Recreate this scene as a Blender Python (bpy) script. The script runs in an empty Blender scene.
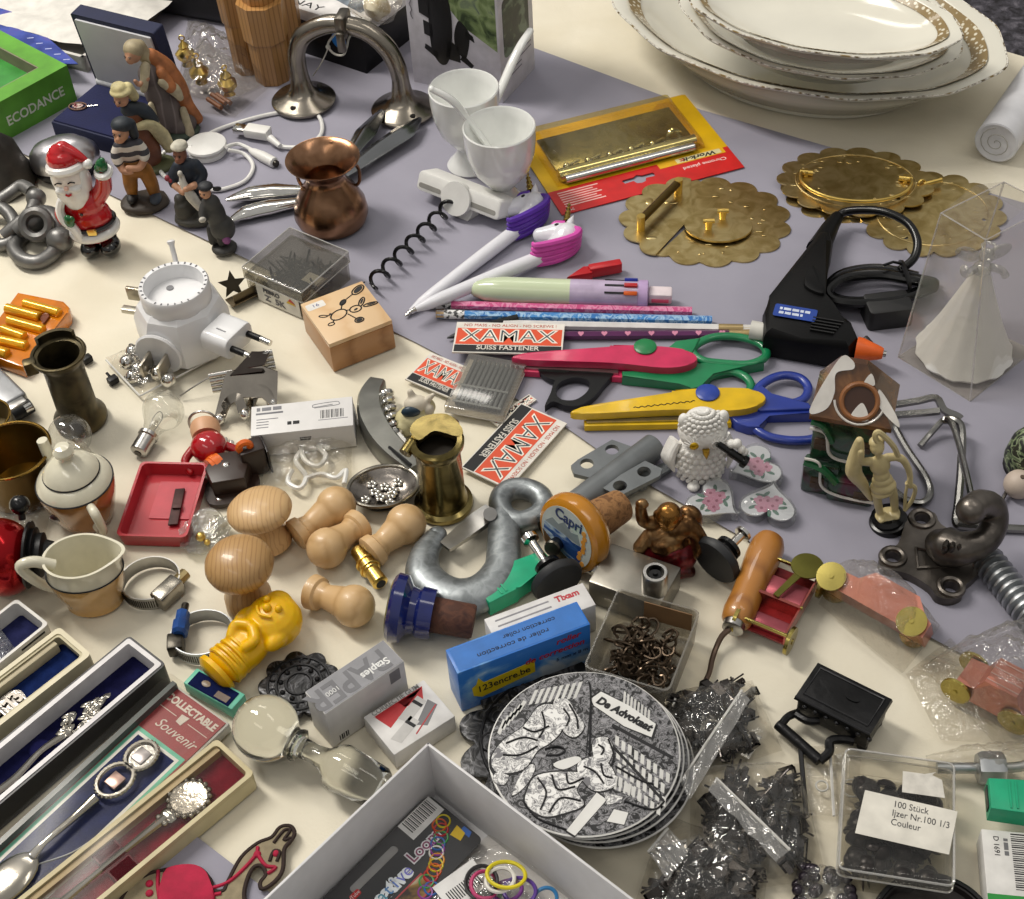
import bpy, bmesh, math, random
from math import sin, cos, pi, radians, atan2, sqrt, hypot
from mathutils import Vector as V, Matrix as Mx, noise as NZ, geometry as GEO
SC = bpy.context.scene
COL = SC.collection
TZ, S, CAMH = 75.0, .01, 67.0          # table top height (cm), cm -> m, camera height over the table
RND = random.Random(7)
# ---------------------------------------------------------------- camera model
FPX, PITCH, ROLL = 1500.0, radians(46), radians(4)
_F = V((0, cos(PITCH), -sin(PITCH))); _u = V((0, sin(PITCH), cos(PITCH))); _r = V((1, 0, 0))
_R = cos(ROLL)*_r - sin(ROLL)*_u; _U = sin(ROLL)*_r + cos(ROLL)*_u
def P(x, y, z=0):
    """point at height z (cm over the table) seen at pixel x, y of the photograph"""
    d = _F*FPX + _R*(x-512) + _U*(449.5-y)
    return V((0, 0, CAMH)) + d*((CAMH-z)/-d.z)
def HGT(bx, by, tx, ty):
    """height of the point above base pixel b that is seen at pixel t"""
    b = P(bx, by); d = (_F*FPX + _R*(tx-512) + _U*(449.5-ty)).normalized()
    w = b - V((0, 0, CAMH)); k = V((0, 0, 1)); a = d.dot(k)
    return (a*(w.dot(d)) - w.dot(k))/(1-a*a)
def A(x, y, z=0, rot=0, rx=0, ry=0):
    return Mx.Translation(P(x, y, z)) @ Mx.Rotation(radians(rot), 4, 'Z') @ Mx.Rotation(radians(rx), 4, 'X') @ Mx.Rotation(radians(ry), 4, 'Y')
def AX(p, q, roll=0):
    """frame at 3-D point p, x towards q, z as upright as it can be"""
    x = (q-p).normalized(); up = V((0, 0, 1)) if abs(x.z) < .98 else V((0, 1, 0))
    y = up.cross(x).normalized(); z = x.cross(y)
    m = Mx((x, y, z)).transposed().to_4x4()
    return Mx.Translation(p) @ m @ Mx.Rotation(radians(roll), 4, 'X')
def D(x0, y0, x1, y1, z=0, z1=None, roll=0):
    """frame from pixel 0 to pixel 1 and their distance"""
    a, b = P(x0, y0, z), P(x1, y1, z if z1 is None else z1)
    return AX(a, b, roll), (b-a).length
def Q(p1, p2, p3, z=0, base=0):
    """frame of a rectangle: corner p1, x to p2, y towards p3 (pixels at height z); origin dropped to base; returns M, L, W"""
    a, b, c = P(*p1, z), P(*p2, z), P(*p3, z)
    x = (b-a).normalized(); y = V((0, 0, 1)).cross(x); W = (c-a).dot(y); L = (b-a).length
    m = Mx((x, y, V((0, 0, 1)))).transposed().to_4x4(); a.z = base
    return Mx.Translation(a) @ m, L, W
T3 = lambda x, y, z: Mx.Translation((x, y, z))
RX = lambda a: Mx.Rotation(radians(a), 4, 'X')
RY = lambda a: Mx.Rotation(radians(a), 4, 'Y')
RZ = lambda a: Mx.Rotation(radians(a), 4, 'Z')
I4 = Mx.Identity(4)
def cr(pts, n=6, closed=False):
    """Catmull-Rom through pts"""
    pts = [V(p) if len(p) == 3 else V((p[0], p[1], 0)) for p in pts]; out = []; k = len(pts)
    for i in range(k if closed else k-1):
        g = (lambda j: pts[j % k]) if closed else (lambda j: pts[min(max(j, 0), k-1)])
        a, b, c, d = g(i-1), g(i), g(i+1), g(i+2)
        for j in range(n):
            t = j/n
            out.append(.5*((2*b) + (c-a)*t + (2*a-5*b+4*c-d)*t*t + (3*b-a-3*c+d)*t**3))
    if not closed: out.append(pts[-1])
    return out
def cr2(pts, n=6, closed=True): return [(p.x, p.y) for p in cr(pts, n, closed)]
def arc(cx, cy, r, a0, a1, n=12, ry=None):
    return [(cx+r*cos(radians(a0+(a1-a0)*i/n)), cy+(ry or r)*sin(radians(a0+(a1-a0)*i/n))) for i in range(n+1)]
def circ(cx, cy, r, n=24, ry=None): return arc(cx, cy, r, 0, 360, n, ry)[:-1]
def rrect(x0, y0, x1, y1, r, n=4):
    o = []
    for cx, cy, a in ((x1-r, y1-r, 0), (x0+r, y1-r, 90), (x0+r, y0+r, 180), (x1-r, y0+r, 270)):
        o += arc(cx, cy, r, a, a+90, n)
    return o
# ---------------------------------------------------------------- mesh builder (local cm)
class MB:
    def __init__(s): s.b = bmesh.new()
    def _v(s, pts, M=None): return [s.b.verts.new(M @ V(p) if M else V(p)) for p in pts]
    def _f(s, vs):
        try: return s.b.faces.new(vs)
        except ValueError: return None
    def box(s, x0, y0, z0, x1, y1, z1, bev=0, M=None, seg=2):
        n = len(s.b.verts)
        v = s._v([(x, y, z) for z in (z0, z1) for y in (y0, y1) for x in (x0, x1)], M)
        fs = [s._f([v[i] for i in q]) for q in ((0, 2, 3, 1), (4, 5, 7, 6), (0, 1, 5, 4), (2, 6, 7, 3), (0, 4, 6, 2), (1, 3, 7, 5))]
        if bev: bmesh.ops.bevel(s.b, geom=list({e for f in fs for e in f.edges}), offset=bev, segments=seg, profile=.5, affect='EDGES')
        return s
    def loft(s, rings, closed=False, cap=True):
        R = [s._v(r) for r in rings]; n = len(R[0])
        for a, b in zip(R, R[1:]+([R[0]] if closed else [])):
            for i in range(n): s._f([a[i], a[(i+1) % n], b[(i+1) % n], b[i]])
        if cap and not closed:
            s._f(R[0][::-1]); s._f(R[-1])
        return s
    def lathe(s, prof, n=32, M=None, sx=1, sy=1, lobe=0, k=0, cap=True):
        rings = []
        for r, z in prof:
            ring = []
            for i in range(n):
                t = 2*pi*i/n; q = max(r, 1e-4)*(1+lobe*cos(k*t))
                p = V((q*cos(t)*sx, q*sin(t)*sy, z)); ring.append(M @ p if M else p)
            rings.append(ring)
        return s.loft(rings, False, cap)
    def cyl(s, p, q, r, r1=None, n=20, bev=0):
        p, q = V(p), V(q); L = (q-p).length; r1 = r if r1 is None else r1
        M = AX(p, q) @ RY(90)
        pr = [(r, 0), (r1, L)] if not bev else [(r-bev, 0), (r, bev), (r1, L-bev), (r1-bev, L)]
        return s.lathe(pr, n, M)
    def rod(s, p, q, prof, n=20, sx=1, sy=1):
        """lathe profile (radius, 0..1) along p->q"""
        p, q = V(p), V(q); L = (q-p).length
        return s.lathe([(r, t*L) for r, t in prof], n, AX(p, q) @ RY(90), sx, sy)
    def tube(s, pts, r, n=8, closed=False, sec=None, cap=True):
        pts = [V(p) for p in pts]; k = len(pts); rad = r if isinstance(r, (list, tuple)) else [r]*k
        if len(rad) != k: rad = [rad[0]+(rad[-1]-rad[0])*0 if False else _li(rad, i/(k-1)) for i in range(k)]
        sec = sec or [(cos(2*pi*i/n), sin(2*pi*i/n)) for i in range(n)]
        rings = []; nrm = None
        for i in range(k):
            t = (pts[(i+1) % k]-pts[i-1]) if closed else pts[min(i+1, k-1)]-pts[max(i-1, 0)]
            t = t.normalized() if t.length > 1e-9 else V((1, 0, 0))
            if nrm is None: nrm = (V((0, 0, 1)) if abs(t.z) < .9 else V((0, 1, 0)))
            nrm = (nrm - t*nrm.dot(t)).normalized(); bi = t.cross(nrm)
            rings.append([pts[i] + (bi*a + nrm*b)*rad[i] for a, b in sec])
        return s.loft(rings, closed, cap)
    def prism(s, poly, z0, z1, holes=(), M=None, bev=0, dome=0):
        if holes:
            loops = [list(poly)]+[list(h) for h in holes]; flat = [p for l in loops for p in l]
            tris = GEO.tessellate_polygon([[V((p[0], p[1], 0)) for p in l] for l in loops])
            lo = s._v([(p[0], p[1], z0) for p in flat], M); hi = s._v([(p[0], p[1], z1) for p in flat], M)
            for t in tris: s._f([hi[i] for i in t]); s._f([lo[i] for i in reversed(t)])
            o = 0
            for l in loops:
                n = len(l)
                for i in range(n): a, b = o+i, o+(i+1) % n; s._f([lo[a], lo[b], hi[b], hi[a]])
                o += n
        else:
            lo = s._v([(p[0], p[1], z0) for p in poly], M); hi = s._v([(p[0], p[1], z1) for p in poly], M); n = len(poly)
            ft = s._f(hi); s._f(lo[::-1])
            for i in range(n): s._f([lo[i], lo[(i+1) % n], hi[(i+1) % n], hi[i]])
            if bev and ft: bmesh.ops.bevel(s.b, geom=list(ft.edges), offset=bev, segments=2, profile=.5, affect='EDGES')
        return s
    def ball(s, c, r, n=18, m=10, M=None):
        r = r if isinstance(r, (list, tuple)) else (r, r, r); rings = []
        for j in range(m+1):
            a = -pi/2+pi*j/m; q = max(cos(a), 1e-3); ring = []
            for i in range(n):
                p = V((r[0]*q*cos(2*pi*i/n), r[1]*q*sin(2*pi*i/n), r[2]*sin(a)))
                if M: p = M.to_3x3() @ p
                ring.append(V(c)+p)
            rings.append(ring)
        return s.loft(rings)
    def torus(s, c, R, r, M=None, n=32, k=8, sx=1, sy=1):
        M = T3(*c) @ (M or I4)
        return s.tube([M @ V((R*cos(2*pi*i/n)*sx, R*sin(2*pi*i/n)*sy, 0)) for i in range(n)], r, k, True)
    def grid(s, fn, nu, nv):
        vs = [[s.b.verts.new(V(fn(i/nu, j/nv))) for i in range(nu+1)] for j in range(nv+1)]
        for j in range(nv):
            for i in range(nu): s._f([vs[j][i], vs[j][i+1], vs[j+1][i+1], vs[j+1][i]])
        return s
    def xf(s, M): s.b.transform(M); return s
    def jitter(s, amp, sc, seed=0):
        for v in s.b.verts: v.co += NZ.noise_vector(v.co*sc+V((seed*7.3, seed*3.1, seed)))*amp
        return s
def _li(a, t):
    x = t*(len(a)-1); i = min(int(x), len(a)-2); return a[i]+(a[i+1]-a[i])*(x-i)
# ---------------------------------------------------------------- objects
def mesh_of(mb, name, vox=0, sm=40, smooth_it=0, sub=0):
    bm = mb.b; bmesh.ops.recalc_face_normals(bm, faces=bm.faces)
    bm.transform(Mx.Diagonal((S, S, S, 1))); me = bpy.data.meshes.new(name); bm.to_mesh(me); bm.free()
    if vox or sub:
        o = bpy.data.objects.new('tmp', me); COL.objects.link(o)
        if vox:
            m = o.modifiers.new('r', 'REMESH'); m.mode = 'VOXEL'; m.voxel_size = vox*S
            if smooth_it: m = o.modifiers.new('s', 'SMOOTH'); m.iterations = smooth_it; m.factor = .5
        if sub: m = o.modifiers.new('b', 'SUBSURF'); m.levels = sub; m.render_levels = sub
        dg = bpy.context.evaluated_depsgraph_get(); me2 = bpy.data.meshes.new_from_object(o.evaluated_get(dg))
        bpy.data.objects.remove(o); bpy.data.meshes.remove(me); me = me2; me.name = name
    if sm is not None:
        me.polygons.foreach_set('use_smooth', [True]*len(me.polygons))
        if sm < 180: me.set_sharp_from_angle(angle=radians(sm))
    return me
def _world(M):
    W = M.copy(); W.translation = (M.translation+V((0, 0, TZ)))*S; return W
def props(o, label, cat, group=None, kind=None):
    if label: o['label'] = label
    if cat: o['category'] = cat
    if group: o['group'] = group
    if kind: o['kind'] = kind
    return o
def thing(name, label, cat, M, group=None):
    o = bpy.data.objects.new(name, None); COL.objects.link(o); o.empty_display_size = .02
    o.matrix_world = _world(M); return props(o, label, cat, group)
def part(name, mb, mat, parent, label=None, **k):
    o = bpy.data.objects.new(name, mesh_of(mb, name, **k)); COL.objects.link(o)
    o.data.materials.append(mat)
    if parent: o.parent = parent
    if label: o['label'] = label
    return o
def single(name, label, cat, M, mb, mat, group=None, kind=None, **k):
    o = part(name, mb, mat, None, **k); o.matrix_world = _world(M); return props(o, label, cat, group, kind)
def kids(o): return [c for c in bpy.data.objects if c.parent == o]
def dup(root, M, label=None, group=None):
    r = root.copy(); COL.objects.link(r); r.matrix_world = _world(M)
    if label: r['label'] = label
    if group: r['group'] = group
    for c in kids(root):
        d = c.copy(); COL.objects.link(d); d.parent = r
        for e in kids(c):
            f = e.copy(); COL.objects.link(f); f.parent = d
    return r
def txt(parent, body, size, M, mat, name='lettering', align='CENTER', sx=1, ex=.006, bold=0, shear=0):
    cu = bpy.data.curves.new('t', 'FONT'); cu.body = body; cu.size = size*S; cu.align_x = align; cu.align_y = 'CENTER'
    cu.extrude = ex*S; cu.offset = bold*S; cu.resolution_u = 3; cu.shear = shear
    o = bpy.data.objects.new('t', cu); COL.objects.link(o)
    dg = bpy.context.evaluated_depsgraph_get(); me = bpy.data.meshes.new_from_object(o.evaluated_get(dg))
    bpy.data.objects.remove(o); bpy.data.curves.remove(cu)
    W = M.copy(); W.translation = M.translation*S
    me.transform(W @ Mx.Diagonal((sx, 1, 1, 1))); me.materials.clear(); me.materials.append(mat); me.name = name
    q = bpy.data.objects.new(name, me); COL.objects.link(q); q.parent = parent; return q
def bars(parent, M, rows, w, h, mt, name='small_print', seed=1):
    """rows of print too small to read"""
    r = random.Random(seed); m = MB()
    for i in range(rows):
        x = -w/2; y = (rows/2-i-.5)*h*1.7
        while x < w/2*(1 if i < rows-1 else .6):
            k = r.uniform(.5, 2.2)*h; m.box(x, y-h/2, -.002, min(x+k, w/2), y+h/2, .008, M=M); x += k+.35*h
    return part(name, m, mt, parent)
# ---------------------------------------------------------------- materials
def lin(h):
    if isinstance(h, str):
        c = [int(h[i:i+2], 16)/255 for i in (0, 2, 4)]
        return [x/12.92 if x <= .04045 else ((x+.055)/1.055)**2.4 for x in c]
    return list(h)
_mc = {}
class N:
    def __init__(s, name):
        s.m = bpy.data.materials.new(name); s.m.use_nodes = True; s.t = s.m.node_tree; s.n = s.t.nodes; s.l = s.t.links
        s.bs = s.n['Principled BSDF']; s.out = s.n['Material Output']; s.tc = s.n.new('ShaderNodeTexCoord')
    def new(s, t, **k):
        x = s.n.new('ShaderNode'+t)
        for a, b in k.items():
            if a in x.inputs: x.inputs[a].default_value = b
            else: setattr(x, a, b)
        return x
    def noise(s, sc, det=3, dist=0, co='Object'):
        x = s.new('TexNoise', Scale=sc, Detail=det, Distortion=dist); s.l.new(s.tc.outputs[co], x.inputs['Vector']); return x.outputs['Fac']
    def ramp(s, fac, stops, con=False):
        r = s.new('ValToRGB'); e = r.color_ramp.elements
        if con: r.color_ramp.interpolation = 'CONSTANT'
        while len(e) < len(stops): e.new(.5)
        for q, (p, c) in zip(e, stops): q.position = p; q.color = (*lin(c), 1)
        s.l.new(fac, r.inputs['Fac']); return r.outputs['Color']
    def bump(s, h, st, d=.001):
        b = s.new('Bump', Strength=st, Distance=d); s.l.new(h, b.inputs['Height']); s.l.new(b.outputs['Normal'], s.bs.inputs['Normal'])
    def set(s, **k):
        for a, b in k.items(): s.bs.inputs[a].default_value = b
        return s
def mat(col, rough=.45, metal=0, var=.08, vs=90, bump=0, bs=300, coat=0, spec=.5, name=None, sss=0):
    """plain surface: colour with a slight noise variation, optional fine bump"""
    key = (col if isinstance(col, str) else tuple(col), rough, metal, var, vs, bump, bs, coat, spec)
    if key in _mc: return _mc[key]
    n = N(name or 'surface'); c = lin(col)
    d = [max(0, x*(1-var*2)) for x in c]; u = [min(1, x*(1+var)) for x in c]
    n.l.new(n.ramp(n.noise(vs, 4), [(.3, d), (.7, u)]), n.bs.inputs['Base Color'])
    n.set(**{'Roughness': rough, 'Metallic': metal, 'Coat Weight': coat, 'Specular IOR Level': spec, 'Coat Roughness': .08})
    if sss: n.set(**{'Subsurface Weight': sss, 'Subsurface Scale': .004})
    if bump: n.bump(n.noise(bs, 3), bump)
    _mc[key] = n.m; return n.m
def pat(stops, sc=60, det=4, dist=0, kind='noise', rough=.5, metal=0, bump=0, con=False, coat=0, stretch=None, rot=(0, 0, 0), name='patterned'):
    """colours laid out by a noise, voronoi or wave texture in the thing's own space"""
    n = N(name); src = n.tc.outputs['Object']
    mp = n.new('Mapping'); mp.inputs['Scale'].default_value = stretch or (1, 1, 1); mp.inputs['Rotation'].default_value = [radians(a) for a in rot]
    n.l.new(src, mp.inputs['Vector'])
    if kind == 'noise': t = n.new('TexNoise', Scale=sc, Detail=det, Distortion=dist); o = 'Fac'
    elif kind == 'vor': t = n.new('TexVoronoi', Scale=sc); o = 'Distance'
    elif kind == 'edge': t = n.new('TexVoronoi', Scale=sc, feature='DISTANCE_TO_EDGE'); o = 'Distance'
    else: t = n.new('TexWave', Scale=sc, Distortion=dist, Detail=det, wave_type=kind.upper()); o = 'Fac'
    n.l.new(mp.outputs['Vector'], t.inputs['Vector'])
    n.l.new(n.ramp(t.outputs[o], stops, con), n.bs.inputs['Base Color'])
    n.set(**{'Roughness': rough, 'Metallic': metal, 'Coat Weight': coat})
    if bump: n.bump(t.outputs[o], bump)
    return n.m
def wood(a, b, sc=60, stretch=(1, 1, .12), rot=(0, 0, 0), rough=.4, dist=2, coat=.1):
    return pat([(.2, a), (.55, b), (.8, a)], sc, 3, dist, 'bands', rough, 0, .05, coat=coat, stretch=stretch, rot=rot, name='wood')
def clear(tint='ffffff', amount=.1, rough=.08, gl=1.0, bump=0, bs=120, body=0, name='clear_plastic'):
    """thin clear plastic: see-through sheet with gloss, a little milky body colour"""
    n = N(name); tr = n.new('BsdfTransparent'); tr.inputs['Color'].default_value = (*lin(tint), 1)
    n.set(**{'Base Color': (*lin(tint), 1), 'Roughness': rough, 'Specular IOR Level': .6})
    lw = n.new('LayerWeight', Blend=.35); mr = n.new('MapRange'); mr.inputs['To Min'].default_value = amount; mr.inputs['To Max'].default_value = min(1, amount+.5*gl)
    n.l.new(lw.outputs['Facing'], mr.inputs['Value'])
    pw = n.new('Math', operation='POWER'); n.l.new(lw.outputs['Facing'], pw.inputs[0]); pw.inputs[1].default_value = 2.5; n.l.new(pw.outputs[0], mr.inputs['Value'])
    gb = n.new('BsdfGlossy', Roughness=rough); df = n.new('BsdfDiffuse'); df.inputs['Color'].default_value = (*lin(tint), 1)
    mg = n.new('MixShader'); mg.inputs[0].default_value = 1-body; n.l.new(df.outputs[0], mg.inputs[1]); n.l.new(gb.outputs[0], mg.inputs[2])
    mx = n.new('MixShader'); n.l.new(mr.outputs['Result'], mx.inputs[0]); n.l.new(tr.outputs[0], mx.inputs[1]); n.l.new(mg.outputs[0], mx.inputs[2])
    if bump:
        b = n.new('Bump', Strength=bump, Distance=.003); n.l.new(n.noise(bs, 3, .6), b.inputs['Height'])
        for x in (gb, df, lw): n.l.new(b.outputs['Normal'], x.inputs['Normal'])
    n.l.new(mx.outputs[0], n.out.inputs['Surface']); return n.m
def glass(tint='ffffff', rough=.02, ior=1.45):
    n = N('glass'); n.set(**{'Base Color': (*lin(tint), 1), 'Roughness': rough, 'IOR': ior, 'Transmission Weight': 1}); return n.m
def etched(a, b, sc=120, rough=.3, metal=0):
    """fine engraved line-work in two tones"""
    n = N('engraved'); w = n.new('TexNoise', Scale=sc, Detail=6, Distortion=1.5); n.l.new(n.tc.outputs['Object'], w.inputs['Vector'])
    c = n.ramp(w.outputs['Fac'], [(.44, a), (.5, b), (.54, a), (.6, b)]); n.l.new(c, n.bs.inputs['Base Color'])
    n.set(Roughness=rough, Metallic=metal); n.bump(w.outputs['Fac'], .3); return n.m
# ================================================================ materials shared by many things
WHITE = mat('e4e3e0', .4); CREAMW = mat('dcd6c6', .5); BLACK = mat('0e0e10', .45, spec=.3); BLACKG = mat('0b0b0c', .25, spec=.4); INK = mat('17171a', .7)
NAVY = mat('141b3c', .75, bump=.2); RED = mat('c01a22', .4); GREEN = mat('0b7a4a', .35); YEL = mat('e2b400', .4); BLUE = mat('1f3f9a', .35)
CHROME = mat('d5d3ce', .12, 1, .03); STEEL = mat('b3b1ad', .28, 1, .08, bump=.03); ZINC = mat('b4b7b9', .4, 1, .14, 40, .12, 250)
PEWTER = mat('8f8a80', .26, 1, .1, 50, .05); DARKM = mat('48453f', .35, 1, .2, 60, .15); IRON = mat('6e6862', .33, .9, .3, 50, .4, 130)
BRASS = mat('9a7a3c', .24, 1, .22, 45, .05); GOLD = mat('e6c56e', .28, 1, .08); COPPER = mat('8e5a3a', .27, 1, .2, 50, .08, 200)
PORC = mat('e6e7e4', .12, 0, .02, coat=.6); PAPER = mat('dcdad4', .6, 0, .04, 120); PAPERG = mat('c4c2bc', .6)
CLEAR = clear('f4f2ee', .05, .12, .6); CLEARM = clear('ece9e2', .16, .12, 1, body=.35); FILM = clear('f4f2ee', .11, .11, 1.1, 1.0, 150, .22); FILMD = clear('f0eeea', .06, .08, .9, .45, 90, .12)
GLASS = glass('ffffff'); ORA = mat('d9651a', .35); SILVER = mat('c2bfb8', .2, 1, .08, 90, .1, 500); DKBR = mat('2c1b12', .42)
CORK = pat([(.3, '5e3d22'), (.5, '9a7045'), (.62, '6b4829')], 170, 5, 1, 'noise', .85, bump=.4); GREY = mat('6d7072', .45, .3, .08)
BEECH = wood('d9b27c', 'c1925a', 55, (1, 1, .1)); BEECHD = wood('b98c52', '8f6233', 70, (1, 1, .1)); PINE = wood('dcb683', 'cfa36c', 70, (1, 1, .15), coat=0)
# ================================================================ setting
def fl():
    n = N('dark_carpet'); c = n.ramp(n.noise(55, 8, .5), [(.35, '2a282b'), (.55, '55525a'), (.7, '7c7880')]); n.l.new(c, n.bs.inputs['Base Color'])
    n.set(Roughness=.95); n.bump(n.noise(130, 6), .8, .01); return n.m
single('floor', None, None, I4, MB().box(-400, -350, -TZ-4, 400, 450, -TZ), fl(), kind='structure')
TA = -38; TM = RZ(TA)                         # the table runs along this direction
V0, V1 = 8, 108.3
t = thing('trestle_table', 'long trestle table hidden beneath the cream cloth', 'table', TM @ T3(0, 0, -TZ))
tw = wood('8a6a48', '6d5035', 20, (.1, 1, 1))
part('tabletop', MB().box(-140, V0, TZ-3, 120, V1, TZ-.3, .3), tw, t)
for x in (-128, 108):
    for y in (V0+8, V1-8): part('leg', MB().cyl((x, y, 0), (x, y, TZ-3), 1.6, n=12), DARKM, t)
def cloth_mat(base, dark, name, st=.25):
    n = N(name); c = n.ramp(n.noise(14, 5, .4), [(.35, dark), (.6, base)]); n.l.new(c, n.bs.inputs['Base Color']); n.set(Roughness=.85)
    a = n.noise(9, 3, .8); b = n.noise(420, 2); m = n.new('Math', operation='MULTIPLY_ADD'); n.l.new(b, m.inputs[0]); m.inputs[1].default_value = .05; n.l.new(a, m.inputs[2])
    n.bump(m.outputs[0], st, .012); return n.m
CL = cloth_mat('ddd6c3', 'd5cdb8', 'cream_cloth')
def cream(u, v):
    x = -140+260*u; y = V0-1+(V1+2-V0)*v; z = -.02
    z += .09*NZ.noise((x*.11, y*.11, 1))+.05*NZ.noise((x*.3, y*.22, 5))
    return (x, y, min(z, .06)-.1)
mb = MB().grid(cream, 130, 60)
mb.grid(lambda u, v: (-140+260*u, V1+1+1.6*sin(u*60)*v*.6+1.5*v, -.15-38*v), 120, 8)
mb.grid(lambda u, v: (-140+260*u, V0-1-1.6*sin(u*55)*v*.6-1.5*v, -.15-38*v), 120, 8)
single('cream_tablecloth', 'cream cloth covering the whole table and hanging over its edge', 'tablecloth', TM, mb, CL, sm=180)
LIL = cloth_mat('94929f', '8e8c99', 'lilac_cloth', .12)
up = [P(x, y) for x, y in ((555, 56), (700, 110), (825, 146))]; lo = [P(x, y) for x, y in ((112, 196), (250, 261), (430, 350), (560, 424), (640, 480), (760, 548), (870, 606))]
def ext(a, b, k): return a+(a-b).normalized()*k
poly = [ext(lo[0], lo[1], 60)]+lo+[ext(lo[-1], lo[-2], 60), ext(up[-1], up[-2], 70)]+up[::-1]+[ext(up[0], up[1], 60)]
pl2 = [(p.x, p.y) for p in poly]
def strip(nu=90):
    def along(c, t):
        L = [0]
        for a, b in zip(c, c[1:]): L.append(L[-1]+(b-a).length)
        d = t*L[-1]
        for i in range(len(c)-1):
            if d <= L[i+1]+1e-6: return c[i]+(c[i+1]-c[i])*((d-L[i])/(L[i+1]-L[i]))
        return c[-1]
    A_ = [ext(lo[0], lo[1], 70)]+lo+[ext(lo[-1], lo[-2], 60)]; B_ = [ext(up[0], up[1], 62)]+up+[ext(up[-1], up[-2], 66)]
    def f(u, v):
        p = along(A_, u)*(1-v)+along(B_, u)*v
        return (p.x, p.y, .05+.03*NZ.noise((p.x*.12, p.y*.12, 3))+.015*NZ.noise((p.x*.35, p.y*.2, 9)))
    return MB().grid(f, nu, 26)
single('lilac_runner', 'wide lilac cloth runner laid diagonally over the cream cloth', 'table runner', I4, strip(), LIL, sm=180)
q = [P(x, y) for x, y in ((190, 832), (233, 865), (270, 893))]
d = (q[1]-q[0]).normalized(); e = P(100, 892)-q[0]; e = e.normalized()
pp = [q[0], q[0]+d*22, q[0]+d*22+e*24, q[0]+e*24]
single('lilac_napkin', 'small lilac cloth under the embroidered pony and the red spoon case', 'cloth', I4, MB().prism([(p.x, p.y) for p in pp][::-1], 0, .1), LIL)
# ================================================================ camera and light
cam = bpy.data.cameras.new('camera'); co = bpy.data.objects.new('camera', cam); COL.objects.link(co)
cam.sensor_width = 36; cam.lens = FPX/1024*36; cam.clip_start = .01
m3 = Mx((_R, _U, -_F)).transposed().to_4x4(); m3.translation = V((0, 0, (CAMH+TZ)*S)); co.matrix_world = m3
SC.camera = co
def lamp(name, x, y, z, sx, sy, w, col=(1, .95, .87), rot=0):
    l = bpy.data.lights.new(name, 'AREA'); l.shape = 'RECTANGLE'; l.size = sx; l.size_y = sy; l.energy = w; l.color = col
    o = bpy.data.objects.new(name, l); COL.objects.link(o); o.location = (x, y, z); o.rotation_euler = (0, 0, radians(rot)); return o
lamp('ceiling_lamp', -1.2, 1.45, 2.55, .3, 1.4, 49, rot=50)
lamp('ceiling_lamp', -.5, 2.6, 3.0, .3, 1.5, 10, rot=50)
lamp('ceiling_lamp', .9, .6, 3.1, .3, 1.5, 6, rot=50)
lamp('ceiling_lamp', -.9, -.6, 3.1, .3, 1.5, 6, rot=50)
w = bpy.data.worlds.new('hall'); SC.world = w; w.use_nodes = True; nt = w.node_tree; bg = nt.nodes['Background']
tc = nt.nodes.new('ShaderNodeTexCoord'); sp = nt.nodes.new('ShaderNodeSeparateXYZ'); nt.links.new(tc.outputs['Generated'], sp.inputs[0])
rp = nt.nodes.new('ShaderNodeValToRGB'); e = rp.color_ramp.elements
for _ in range(3): e.new(.5)
for q_, (p_, c_) in zip(e, ((0, (.10, .09, .08)), (.48, (.13, .12, .11)), (.56, (.34, .33, .31)), (.72, (.86, .84, .8)), (1, (.95, .93, .9)))): q_.position = p_; q_.color = (*c_, 1)
mr = nt.nodes.new('ShaderNodeMapRange'); mr.inputs['From Min'].default_value = -1; nt.links.new(sp.outputs['Z'], mr.inputs['Value']); nt.links.new(mr.outputs[0], rp.inputs['Fac'])
nt.links.new(rp.outputs['Color'], bg.inputs['Color']); bg.inputs['Strength'].default_value = .46
vs = SC.view_settings; vs.view_transform = 'Standard'; vs.look = 'None'; vs.gamma = 1; vs.use_curve_mapping = False; vs.exposure = .0
SC.cycles.transparent_max_bounces = 24; SC.cycles.max_bounces = 10; SC.cycles.sample_clamp_indirect = 4; SC.cycles.caustics_reflective = False; SC.cycles.caustics_refractive = False; SC.cycles.use_denoising = True
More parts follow.
